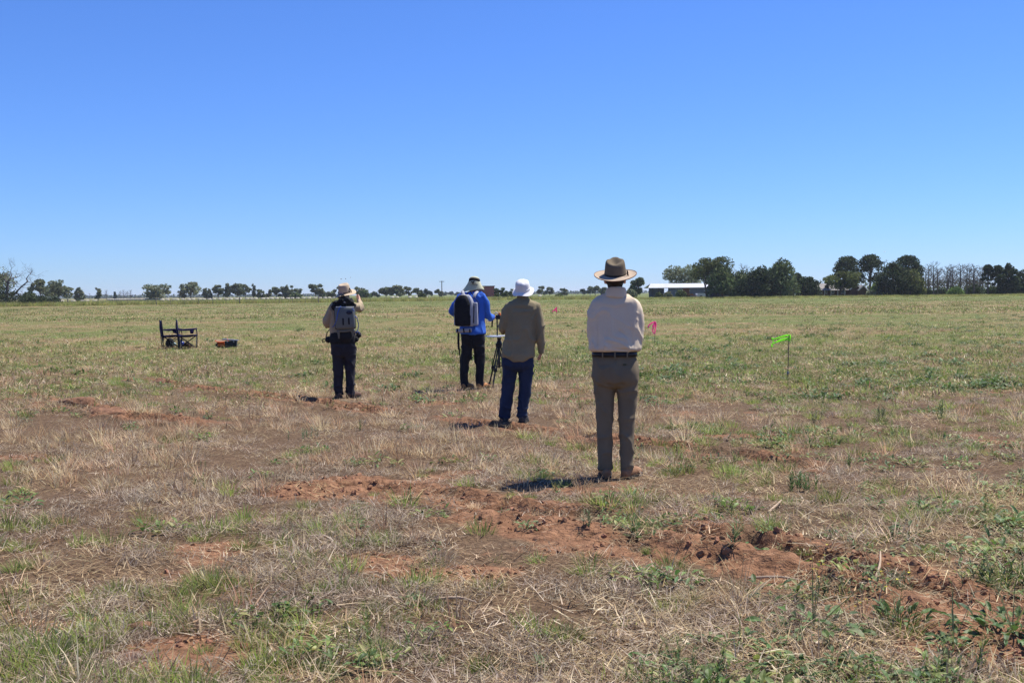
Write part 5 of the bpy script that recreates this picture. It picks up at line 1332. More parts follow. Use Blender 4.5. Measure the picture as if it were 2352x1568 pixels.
def twigs(bm, p, d, L, r, depth, rnd, spread=0.6, up=0.15, n=3):
    """a bare branch that forks again and again"""
    p = np.array(p, float); d = d / np.linalg.norm(d)
    e = p + d * L * 0.5 + rnd.normal(size=3) * L * 0.06; q = e + (d + rnd.normal(size=3) * 0.18) * L * 0.5
    tube(bm, [p, e, q] if depth > 1 else [p, q], [r, r * 0.8, r * 0.6] if depth > 1 else [r, r * 0.6], 4 if depth > 1 else 3)
    if depth == 0: return
    for k in range(n):
        t = rnd.uniform(0.35, 1.0); b = p + (q - p) * t
        nd = d + rnd.normal(size=3) * spread; nd[2] += up
        twigs(bm, b, nd, L * rnd.uniform(0.5, 0.75), r * 0.5, depth - 1, rnd, spread, up, n)

def tree(name, label, x0, x1, ytop, Z, kind, seed, pal=None, n=None, group=None, base=None, lean=0.0, cat='tree', clear=0.30):
    R_ = np.random.default_rng(seed); random.seed(seed)
    xc = base if base is not None else (x0 + x1) / 2
    o = on_ground(xc, Z)
    w = (x1 - x0) * Z / FPX; H = zof((x0 + x1) / 2, ytop, Z)
    cx = on_ground((x0 + x1) / 2, Z).x - o.x
    r = empty(name, (o.x, o.y, 0), 0, label, cat, group)
    bm = bmesh.new(); lobes = []
    U = lambda a, b: R_.uniform(a, b)
    size = 0.0016 * Z
    if kind == 'euc':
        tr = max(0.12, 0.022 * H)
        fork = np.array((lean * H * 0.2, 0, H * U(0.22, 0.34)))
        tube(bm, [(0, 0, -0.2), (lean * H * 0.1, 0, fork[2] * 0.5), tuple(fork)], [tr * 1.3, tr, tr * 0.9], 8, 2)
        m = R_.integers(9, 13) + (6 if (n or 0) >= 1300 else 0); raw = []
        while len(raw) < m:
            u, v_, t = U(-1, 1), U(-1, 1), U(0, 1)
            if u * u * 0.9 + ((t - 0.35) / 0.68) ** 2 < 1 and (t > 0.25 or abs(u) > 0.3): raw.append((u, v_, t, U(0.13, 0.27)))
        raw = np.array(raw)
        lo, hi = (raw[:, 0] - raw[:, 3] * 1.7).min(), (raw[:, 0] + raw[:, 3] * 1.7).max(); top = (raw[:, 2] + raw[:, 3] * 0.7).max()
        for u, v_, t, q in raw:
            rr = q * w * (0.85 if (n or 0) < 1200 else 0.98 if n < 2000 else 1.08); z = H * (clear + (1 - clear) * t / top * 0.94); rz = min(rr * U(0.5, 0.8), H * 0.2)
            L = (cx + w * ((u - lo) / (hi - lo) - 0.5) * 0.98, v_ * w * 0.3, min(z, H - rz * 0.9))
            lobes.append((*L, rr, rr, rz)); limb(bm, fork + np.array((0, 0, U(-0.05, 0.1) * H)), L, tr * 0.55, tr * 0.14, 0.12)
        n = int((n or 1500) * 1.15); V, F, T = leaves(lobes, n, size * 0.92, pal or P_EUC, R_, 0.44 if n < 2000 else 0.36, 1.5, 0.15)
    elif kind == 'slim':
        tr = max(0.08, 0.018 * H); tube(bm, [(0, 0, -0.2), (U(-0.1, 0.1), 0, H * 0.5), (cx, 0, H * 0.95)], [tr, tr * 0.7, tr * 0.2], 7, 2)
        for k in range(8):
            t = k / 7; z = H * (0.28 + 0.66 * t); rr = w * 0.5 * (0.95 - 0.5 * t) * U(0.7, 1.15)
            L = (cx * t + U(-0.25, 0.25) * w, U(-0.2, 0.2) * w, z); lobes.append((*L, rr, rr, H * 0.075)); limb(bm, (0, 0, z * 0.85), L, tr * 0.3, tr * 0.1)
        n = n or 700; V, F, T = leaves(lobes, n, size, pal or P_EUC, R_, 0.38)
    elif kind == 'pepper':
        tr = 0.03 * H; tube(bm, [(0, 0, -0.2), (0.1, 0, H * 0.25), (cx * 0.5, 0, H * 0.4)], [tr * 1.5, tr, tr * 0.8], 8, 2)
        for k in range(16):
            a = k * 2.4; q = math.sqrt((k + 0.5) / 16); rr = w * U(0.20, 0.28)
            z = H * (0.88 - 0.72 * q ** 1.5 * U(0.4, 1.1))
            L = (cx + (w / 2 - rr * 0.65) * q * math.cos(a), w * 0.35 * q * math.sin(a), z); lobes.append((*L, rr, rr, rr * U(0.8, 1.2))); limb(bm, (0, 0, H * 0.3), L, tr * 0.4, tr * 0.1)
        for k in range(8):
            a = U(0, 6.28); q = U(0.5, 1.0); rr = w * U(0.06, 0.12); lobes.append((cx + w * 0.5 * q * math.cos(a), w * 0.3 * q * math.sin(a), H * U(0.45, 0.96) * (1.05 - 0.35 * q ** 2), rr, rr, rr))
        for k in range(7): lobes.append((cx + w * U(-0.36, 0.36), w * U(-0.25, 0.25), H * U(0.10, 0.28), w * U(0.14, 0.22), w * 0.18, H * 0.13))
        n = int((n or 3400) * 1.2); V, F, T = leaves(lobes, n, size, pal or P_PEP, R_, 0.33, 1.9, 0.45)
    elif kind == 'umbrella':
        tr = 0.022 * H; fork = np.array((lean * H * 0.15, 0, H * 0.45))
        tube(bm, [(0, 0, -0.2), (0, 0, H * 0.22), tuple(fork), (cx, 0, H * 0.75)], [tr * 1.3, tr * 1.1, tr, tr * 0.5], 8, 2)
        for k in range(26):
            q = math.sqrt((k + 0.5) / 26); a = k * 2.4
            rr = w * U(0.14, 0.20); z = H * (0.95 - 0.50 * q ** 2.8 * U(0.7, 1.2)) - rr * 0.4
            L = (cx + (w / 2 - rr * 0.6) * q * math.cos(a), w * 0.42 * q * math.sin(a), z); lobes.append((*L, rr, rr, rr * 0.62)); limb(bm, fork + np.array((0, 0, U(-0.12, 0.15) * H)), L, tr * 0.4, tr * 0.12, 0.06)
        for k in range(7): twigs(bm, (0, 0, H * U(0.28, 0.6)), np.array((U(-1, 1), U(-1, 1), U(0.0, 0.5))), w * 0.28, tr * 0.25, 2, R_)
        n = n or 3400; V, F, T = leaves(lobes, n, size * 0.9, pal or P_PINE, R_, 0.27, 1.1)
    elif kind == 'dense':
        tr = 0.025 * H; tube(bm, [(0, 0, -0.2), (0, 0, H * 0.5), (cx, 0, H * 0.9)], [tr * 1.3, tr, tr * 0.3], 8, 2)
        for k in range(22):
            t = (k + 0.5) / 22; z = H * (0.08 + 0.86 * t); a = k * 2.4
            env = w / 2 * min(1, 1.9 * (1 - t) ** 0.75) * (0.82 + 0.18 * math.sin(t * 3)); rr = w * U(0.18, 0.26) * (1 - 0.45 * t)
            L = (cx + max(0, env - rr * 0.7) * math.cos(a), max(0, env - rr) * 0.8 * math.sin(a), z); lobes.append((*L, rr, rr, rr * 0.9)); limb(bm, (0, 0, z * 0.8), L, tr * 0.3, tr * 0.08)
        for k in range(9):
            t = U(0.25, 0.98); a = U(0, 6.28); rr = w * U(0.07, 0.12); e_ = w / 2 * min(1, 1.9 * (1 - t) ** 0.75); lobes.append((cx + e_ * math.cos(a), e_ * 0.7 * math.sin(a), H * t * 0.97, rr, rr, rr))
        n = int((n or 3400) * 1.1); V, F, T = leaves(lobes, n, size, pal or P_PINE, R_, 0.31)
    elif kind == 'bush':
        for k in range(10):
            a = k * 2.4; q = math.sqrt((k + 0.5) / 10); rr = w * U(0.2, 0.28); rz = min(rr, H * 0.46)
            L = (cx + (w / 2 - rr * 0.7) * q * math.cos(a), min(w, H * 1.5) * 0.35 * q * math.sin(a), max(rz * 0.6, H * (0.62 - 0.35 * q ** 2) * U(0.8, 1.1))); lobes.append((*L, rr, min(rr, H * 0.6), rz)); limb(bm, (U(-0.1, 0.1), 0, -0.1), L, 0.06, 0.02)
        n = n or 700; V, F, T = leaves(lobes, n, size * 0.9, pal or P_OLIVE, R_, 0.25)
    elif kind == 'bare':
        tr = 0.020 * H; top = np.array((cx + lean * H * 0.5, 0, H * 0.92))
        tube(bm, [(0, 0, -0.2), (lean * H * 0.2, 0, H * 0.4), tuple(top)], [tr * 1.2, tr * 0.9, tr * 0.25], 7, 2)
        for k in range(22):
            t = 0.26 + 0.72 * k / 22; b = np.array((lean * H * 0.5 * t + cx * t, 0, H * 0.92 * t)); a = k * 2.4
            twigs(bm, b, np.array((math.cos(a), math.sin(a) * 0.8, U(0.25, 0.9))), w * 0.50 * (1.15 - 0.7 * t) * U(0.7, 1.1), tr * 0.34, 3, R_, 0.42, 0.2)
        obj('trunk', bm, pal or PALE_BARK, r)
        return r
    obj('trunk', bm, BARK, r)
    obj('crown', npmesh('crown', V, F, M_TREE, T), M_TREE, r)
    return r

def old_dead_tree():
    o = on_ground(24, 206); r = empty('dead_gum_tree', (o.x, o.y, 0), 0, 'weathered dead gum tree with broken crooked branches above the scrub at far left', 'tree')
    s = FPX / 206.0; R_ = np.random.default_rng(4)
    def P(cx, cy, d=0.0):      # crop measure to metres
        x = cx * 0.168; y = 584.8 + cy * 0.168
        return np.array((on_ground(x, 206).x - o.x, d, zof(x, y, 206)))
    bm = bmesh.new()
    tube(bm, [P(95, 690), P(95, 540), P(105, 440), P(118, 390)], [0.32, 0.28, 0.24, 0.20], 8, 3)
    obj('trunk', bm, PALE_BARK, r)
    for pts, rr in ([[(118, 395), (90, 370), (65, 325)], [0.2, 0.15, 0.08]], [[(115, 400), (130, 350), (150, 290), (150, 250), (175, 190), (210, 145)], [0.16, 0.12, 0.09, 0.06, 0.04, 0.02]],
                    [[(135, 340), (190, 325), (250, 300), (300, 275)], [0.1, 0.08, 0.05, 0.02]], [[(185, 560), (240, 490), (300, 425), (370, 370), (355, 330), (400, 295), (430, 270), (500, 292)], [0.2, 0.17, 0.14, 0.12, 0.10, 0.07, 0.04, 0.015]],
                    [[(140, 390), (200, 380), (240, 410), (250, 440)], [0.1, 0.08, 0.05, 0.02]], [[(370, 370), (420, 380), (450, 385)], [0.07, 0.04, 0.015]], [[(310, 420), (385, 412)], [0.06, 0.02]], [[(430, 270), (425, 245)], [0.03, 0.012]],
                    [[(130, 540), (220, 535), (330, 545), (400, 570)], [0.12, 0.10, 0.06, 0.02]], [[(0, 315), (50, 290), (120, 275), (200, 270)], [0.12, 0.09, 0.05, 0.02]]):
        bm = bmesh.new(); tube(bm, [P(a, b, R_.uniform(-0.5, 0.5)) for a, b in pts], rr, 6, 3)
        for k in range(4):
            a, b = pts[-1 - (k % 2)]; twigs(bm, P(a, b), np.array((R_.uniform(-1, 1), R_.uniform(-1, 1), R_.uniform(-0.2, 1))), R_.uniform(0.8, 1.8), 0.025, 2, R_)
        obj('branch', bm, PALE_BARK, r)

def build_trees():
    T = tree
    gl = 'eucalypts along the far side of the field'
    gr = 'trees round the farm buildings'
    # ---- far left
    old_dead_tree()
    T('gum_tree', 'leafy gum tree cut by the left frame edge beside the dead tree', -60, 42, 612, 214, 'euc', 31, None, 1500, gl)
    for i, (a, b, t, Z, lab) in enumerate(((-20, 60, 664, 205, 'dark green scrub bush below the dead tree at far left'), (40, 92, 672, 203, 'scrub bush right of the dead trunk with fallen branches over it'), (70, 120, 678, 206, 'low scrub bush in front of the paired gum trees'), (104, 142, 681, 208, 'last scrub bush at the right end of the left thicket'), (-40, 30, 640, 212, 'tall olive shrub behind the dead tree trunk'), (50, 84, 658, 216, 'rounded olive shrub behind the long dead branch'))):
        T('scrub_bush', lab, a, b, t, Z, 'bush', 40 + i, [(0.058, 0.075, 0.035), (0.045, 0.062, 0.030), (0.072, 0.088, 0.040)], 900, 'scrub at the left end of the verge', cat='bush')
    T('gum_tree', 'left half of the paired gum trees beside the dead tree', 69, 118, 640, 330, 'euc', 51, None, 1700, gl)
    T('gum_tree', 'right half of the paired gum trees, rounder and slightly wider', 108, 163, 641, 325, 'euc', 52, None, 1900, gl)
    T('cypress_pine', 'small pointed pine standing alone right of the paired gums', 171, 193, 660, 400, 'dense', 53, P_EUC, 800, gl)
    T('cypress_pine', 'thin ragged pine left of the bare saplings', 219, 233, 661, 420, 'slim', 54, P_EUC, 500, gl)
    for i, x in enumerate((244, 276, 284, 292, 300)):
        T('dead_sapling', ('dead sapling left of the small grey conifer', 'dead sapling, first of four above the far wood', 'dead sapling, second of four above the far wood', 'dead sapling, third of four above the far wood', 'dead sapling, last of four above the far wood')[i], x - 5, x + 5, 664 + (i % 2) * 3, 600, 'bare', 60 + i, None, None, 'dead saplings over the far wood')
    T('cypress_pine', 'narrow grey conifer among the dead saplings', 262, 268, 671, 600, 'slim', 66, P_BLUE, 300, gl)
    T('gum_tree', 'spreading gum above the white bale line, left of the chairs', 334, 388, 653, 420, 'euc', 67, None, 1700, gl)
    T('gum_tree', 'umbrella shaped gum with a clear forked trunk above the chairs', 413, 463, 646, 420, 'euc', 68, None, 1300, gl)
    T('gum_tree', 'small dark gum of a close pair right of the forked gum', 465, 476, 662, 430, 'slim', 69, P_EUC, 500, gl)
    T('gum_tree', 'bushier gum of the close pair right of the forked gum', 474, 487, 663, 430, 'dense', 70, P_EUC, 600, gl)
    T('gum_tree', 'airy gum with a dark lower shrub above the orange bag', 487, 515, 653, 430, 'euc', 71, None, 1000, gl)
    T('gum_tree', 'tall slender gum with stepped foliage', 513, 532, 651, 430, 'slim', 72, None, 500, gl)
    T('gum_tree', 'broad full gum in the centre left tree group', 529, 560, 650, 430, 'euc', 73, None, 1400, gl)
    T('gum_tree', 'leaning gum with open right side next to the broad gum', 553, 577, 652, 425, 'euc', 74, None, 700, gl, lean=-0.2)
    T('gum_tree', 'pale thin gum between the leaning gum and the dark rounded one', 577, 587, 653, 440, 'slim', 75, P_BLUE, 300, gl)
    T('gum_tree', 'low dark rounded gum right of the pale thin gum', 588, 610, 664, 440, 'euc', 76, None, 800, gl)
    T('gum_tree', 'small gum with a bare left branch before the five gum group', 610, 624, 664, 450, 'euc', 77, None, 500, gl)
    T('gum_tree', 'first gum of the group of five left of the pointing person', 624, 645, 658, 440, 'euc', 78, None, 800, gl)
    T('gum_tree', 'second gum of the group of five, wide and open', 638, 660, 657, 440, 'euc', 79, None, 800, gl)
    T('cypress_pine', 'pointed conifer in the middle of the group of five', 652, 666, 654, 435, 'dense', 80, P_EUC, 700, gl)
    T('gum_tree', 'flat topped gum over a green bush in the group of five', 661, 684, 654, 440, 'euc', 81, None, 800, gl)
    T('gum_tree', 'last gum of the group of five', 681, 696, 662, 440, 'euc', 82, None, 500, gl)
    T('green_bush', 'bright green bush under the flat topped gum', 666, 692, 669, 430, 'bush', 83, P_PEP, 600, None, cat='bush')
    T('gum_tree', 'dark domed gum close left of the pointing person', 710, 740, 651, 420, 'euc', 84, None, 1500, gl)
    T('cypress_pine', 'dark small pine attached to the right of the domed gum', 733, 748, 662, 420, 'dense', 85, P_EUC, 500, gl)
    T('gum_tree', 'low gum behind the left shoulder of the pointing person', 748, 772, 669, 450, 'euc', 86, None, 500, gl)
    T('gum_tree', 'gum half hidden behind the tan hat', 762, 792, 657, 430, 'euc', 87, None, 900, gl)
    T('gum_tree', 'thin topped gum showing right of the tan hat', 815, 845, 658, 440, 'euc', 88, None, 700, gl)
    T('green_bush', 'broad green tree crown right of the tan hat', 820, 852, 666, 425, 'bush', 89, P_PEP, 800, None, cat='bush')
    T('gum_tree', 'pale small gum between the pointing person and the wide gum mass', 850, 872, 670, 520, 'euc', 90, P_BLUE, 500, gl)
    T('gum_tree', 'wide dark gum, left half of the mass before the power pole', 870, 903, 660, 420, 'euc', 91, None, 1500, gl)
    T('gum_tree', 'wide dark gum, taller right half of the mass before the pole', 893, 928, 655, 420, 'euc', 92, None, 1600, gl)
    T('gum_tree', 'upright gum just right of the wide dark mass', 928, 948, 657, 430, 'euc', 93, None, 700, gl)
    T('gum_tree', 'gum behind the round green bush left of the pole', 949, 971, 661, 440, 'euc', 94, None, 800, gl)
    T('green_bush', 'round green bush on the verge left of the power pole', 960, 979, 669, 275, 'bush', 95, P_PEP, 700, None, cat='bush')
    T('gum_tree', 'dome of grey foliage between round bush and power pole', 972, 994, 664, 460, 'euc', 96, P_BLUE, 700, gl)
    T('gum_tree', 'gum beside the foot of the power pole', 999, 1018, 664, 440, 'euc', 97, None, 800, gl)
    for i, (a, b, t) in enumerate(((1018, 1032, 671), (1033, 1042, 670), (1045, 1056, 671), (1057, 1066, 673))):
        T('gum_tree', ('first far pale gum right of the power pole', 'second far pale gum right of the power pole', 'third far pale gum right of the power pole', 'last far pale gum before the blue shirt')[i], a, b, t, 900, 'euc', 98 + i, P_BLUE, 300, gl)
    for i, (a, b, t) in enumerate(((1135, 1149, 661), (1148, 1167, 660), (1168, 1186, 663))):
        T('gum_tree', ('small gum touching the red shed', 'taller gum with a loose tuft near the red shed', 'gum between the red shed and white bucket hat')[i], a, b, t, 330, 'euc', 105 + i, P_PEP, 700, gl)
    for i, (a, b, t) in enumerate(((1133, 1150, 670), (1154, 1168, 667), (1172, 1186, 670))):
        T('green_bush', ('verge bush at the right corner of the red shed', 'verge bush in the middle of the gap left of the bucket hat', 'verge bush close to the white bucket hat')[i], a, b, t, 272, 'bush', 110 + i, P_PEP, 500, None, cat='bush')
    for i, (a, b, t) in enumerate(((1233, 1254, 657), (1253, 1272, 660), (1286, 1304, 662), (1334, 1344, 663), (1347, 1364, 657), (1358, 1377, 656), (1376, 1396, 659))):
        T('gum_tree', ('gum right of the white bucket hat', 'second gum right of the white bucket hat', 'lone small gum midway between the two right persons', 'tiny gum left of the rounded pair by the cream shirt', 'left gum of the rounded pair by the cream shirt', 'right gum of the rounded pair by the cream shirt', 'gum partly behind the cream collar')[i], a, b, t, 520, 'euc', 115 + i, P_BLUE if i == 3 else None, 600, gl)
    T('green_bush', 'low green verge bush between the bucket hat and the cream shirt', 1274, 1296, 674, 285, 'bush', 125, P_PEP, 500, None, cat='bush')
    # ---- right: round the farm
    T('gum_tree', 'dark gum showing right of the felt hat', 1446, 1479, 636, 300, 'euc', 131, P_PEP, 2000, gr)
    T('green_bush', 'grey bush under the gum right of the felt hat', 1436, 1464, 661, 285, 'bush', 132, P_EUC, 800, None, cat='bush')
    T('gum_tree', 'broad gum rising behind the white roofed shed', 1527, 1612, 609, 300, 'euc', 133, None, 3000, gr)
    T('gum_tree', 'tall leaning gum in front of the shed with its trunk showing', 1586, 1676, 591, 246, 'euc', 134, P_OLIVE, 3600, gr, base=1624, lean=-0.25, clear=0.52)
    T('pepper_tree', 'dense weeping tree right of the leaning gum', 1622, 1694, 613, 243, 'pepper', 135, None, 3800, gr)
    T('dead_shrub_tree', 'bare branches sticking up between two weeping trees', 1682, 1732, 608, 246, 'bare', 136, BARK, None, gr)
    T('pepper_tree', 'upright weeping tree under the bare branches', 1672, 1738, 628, 244, 'pepper', 137, None, 3000, gr)
    T('pepper_tree', 'very dark rounded tree left of the tallest weeping tree', 1708, 1784, 618, 243, 'pepper', 138, [(0.036, 0.056, 0.022), (0.046, 0.066, 0.026), (0.030, 0.048, 0.020)], 3400, gr)
    T('pepper_tree', 'tallest weeping tree in the farm clump', 1752, 1834, 599, 245, 'pepper', 139, None, 4000, gr)
    T('gum_tree', 'lighter tree at the right shoulder of the tallest weeping tree', 1804, 1842, 623, 250, 'euc', 140, P_PEP, 1500, gr)
    T('pepper_tree', 'low dark tree between the parked cars and the house', 1822, 1884, 640, 250, 'pepper', 141, [(0.034, 0.052, 0.022), (0.042, 0.060, 0.026)], 2200, gr)
    T('garden_tree', 'olive green tree in front of the house roof', 1894, 1968, 623, 246, 'euc', 142, P_OLIVE, 3400, gr)
    T('garden_tree', 'lower left companion of the olive tree by the house', 1893, 1912, 636, 255, 'euc', 143, P_PEP, 700, gr)
    T('umbrella_pine', 'left umbrella pine behind the house', 1912, 1980, 585, 268, 'umbrella', 144, None, 4200, gr)
    T('umbrella_pine', 'tallest umbrella pine with its trunk and bare inner limbs showing', 1967, 2030, 580, 266, 'umbrella', 145, None, 4000, gr)
    T('dead_pine', 'grey dead pine between the umbrella pines', 2018, 2044, 593, 270, 'bare', 146, PALE_BARK, None, gr)
    T('dead_pine', 'second grey dead pine between the umbrella pines', 2040, 2062, 592, 272, 'bare', 147, PALE_BARK, None, gr)
    T('umbrella_pine', 'right umbrella pine arching over bare branches', 2050, 2122, 583, 268, 'umbrella', 148, None, 4200, gr)
    T('umbrella_pine', 'dark drooping side of the right umbrella pine', 2092, 2120, 600, 266, 'dense', 149, None, 2200, gr)
    T('dense_pine', 'big dense dark tree right of the house', 2012, 2090, 604, 243, 'dense', 150, [(0.034, 0.050, 0.018), (0.046, 0.062, 0.022), (0.028, 0.042, 0.016), (0.060, 0.072, 0.026)], 4600, gr)
    T('garden_tree', 'yellow green tree against the big dense dark tree', 2058, 2122, 625, 245, 'pepper', 151, P_OLIVE, 2600, gr)
    T('garden_tree', 'bright green young tree left of the big dense dark tree', 2000, 2030, 648, 247, 'pepper', 152, P_LIME, 1200, gr)
    bl = [(2112, 2140, 617), (2122, 2166, 603), (2138, 2168, 618), (2160, 2186, 606), (2172, 2204, 606), (2190, 2222, 603), (2206, 2236, 602), (2222, 2252, 603), (2238, 2264, 610)]
    ll = ['thin bare tree right of the umbrella pines', 'bare tree with a fan shaped top standing alone', 'smaller bare tree right of the fan shaped one', 'leaning bare tree beside the gap', 'first bare tree of the close row of five', 'second bare tree of the close row of five', 'third bare tree of the close row of five', 'fourth bare tree of the close row, with green tuft above', 'last bare tree of the close row beside the right pines']
    for i, ((a, b, t), lab) in enumerate(zip(bl, ll)):
        T('bare_tree', lab, a, b, t, 255 + 4 * (i % 3), 'bare', 160 + i, PALE_BARK if i % 2 else BARK, None, 'bare grey trees on the right', lean=0.35 if i == 3 else 0.0)
    T('green_bush', 'bright green bush in front of the bare trees', 2176, 2215, 659, 241, 'bush', 170, P_LIME, 1400, None, cat='bush')
    T('pine_tree', 'flat topped pine with a tall clear trunk', 2254, 2284, 604, 250, 'umbrella', 171, [(0.044, 0.062, 0.022), (0.034, 0.050, 0.018)], 1700, gr)
    T('pine_tree', 'leaning flat topped pine second from the flat topped one', 2276, 2308, 606, 250, 'umbrella', 172, [(0.044, 0.062, 0.022), (0.034, 0.050, 0.018)], 1800, gr)
    T('pine_tree', 'large dark bushy pine near the right frame edge', 2288, 2344, 604, 248, 'dense', 173, None, 3600, gr)
    T('pine_tree', 'dark pine cut by the right frame edge', 2328, 2400, 612, 250, 'dense', 174, None, 3600, gr)
    for i, (a, b, t, Z) in enumerate(((1990, 2010, 664, 243), (2010, 2026, 664, 243), (2110, 2140, 660, 262), (2140, 2178, 664, 266), (2216, 2262, 652, 262), (2262, 2300, 656, 264), (2300, 2340, 652, 262), (2340, 2400, 648, 262))):
        T('understorey_bush', ('clipped bush at the right end of the house', 'second clipped bush right of the house', 'dark undergrowth below the thin bare tree', 'dark undergrowth below the fan shaped bare tree', 'dark undergrowth right of the bright green bush', 'undergrowth below the clear trunk pine', 'undergrowth below the large bushy pine', 'undergrowth at the right frame edge')[i], a, b, t, Z, 'bush', 180 + i, P_PINE if i > 1 else P_EUC, 1200, 'undergrowth below the farm trees', cat='bush')
    for i, (a, b, t, Z) in enumerate(((1552, 1578, 660, 250), (1524, 1544, 668, 252), (1504, 1522, 669, 256), (1630, 1655, 674, 241))):
        T('green_bush', ('round bush in front of the white roofed shed', 'low grey bush left of the round shed bush', 'low green bush at the left end of the shed', 'low purplish shrub below the leaning gum')[i], a, b, t, Z, 'bush', 190 + i, (P_PEP, P_EUC, P_PEP, [(0.10, 0.085, 0.075), (0.085, 0.07, 0.06)])[i], 800, None, cat='bush')
    for i in range(8):
        a = 2116 + i * 17 + (i % 3) * 4
        T('bare_tree', ('bare tree in the rear rank beside the right umbrella pine', 'bare tree in the rear rank behind the fan shaped bare tree', 'bare tree in the rear rank, right of the fan shaped one', 'bare tree in the rear rank behind the leaning bare tree', 'bare tree in the rear rank above the bright green bush', 'bare tree in the rear rank, right of the bright green bush', 'bare tree in the rear rank, second from the flat topped pine', 'bare tree in the rear rank touching the flat topped pine')[i], a, a + 34, 604 + (i * 7) % 11, 272 + 3 * (i % 4), 'bare', 210 + i, (BARK, PALE_BARK)[i % 2], None, 'bare grey trees in the rear rank')
    R_ = np.random.default_rng(8); L = []
    x = 1590
    while x < 2420:
        Z = R_.uniform(300, 330); o = on_ground(x, Z); h = R_.uniform(2.2, 5.0); L.append((o.x, o.y, h * 0.45, h * 0.7, h * 0.6, h * 0.55)); x += R_.uniform(5, 14)
    V, F, T_ = leaves(L, 9000, 0.5, P_PINE + P_PEP, R_, 0.2)
    tag(obj('background_scrub', npmesh('background_scrub', V, F, M_TREE, T_), M_TREE), 'dark scrub seen as one mass behind the farm trees', None, None, 'stuff')
    # far wood that reads as one mass
    R_ = np.random.default_rng(5); L = []
    for x0, x1, t0, t1 in ((-200, 480, 676, 681), (480, 760, 680, 683), (1200, 1500, 668, 671), (2340, 2700, 660, 664)):
        x = x0
        while x < x1:
            Z = R_.uniform(1500, 1800); o = on_ground(x, Z); h = max(4.0, zof(x, R_.uniform(t0, t1), Z)); w = R_.uniform(5, 9)
            L.append((o.x, o.y, h * 0.5, w * 0.6, w * 0.6, h * 0.5)); x += R_.uniform(3, 8)
    V, F, T_ = leaves(L, 9000, 2.6, P_BLUE, R_, 0.2)  # pine wood tinted blue as if seen through haze
    tag(obj('distant_wood', npmesh('distant_wood', V, F, M_TREE, T_), M_TREE), 'hazy dark pine wood along the horizon', None, None, 'stuff')

build_trees()

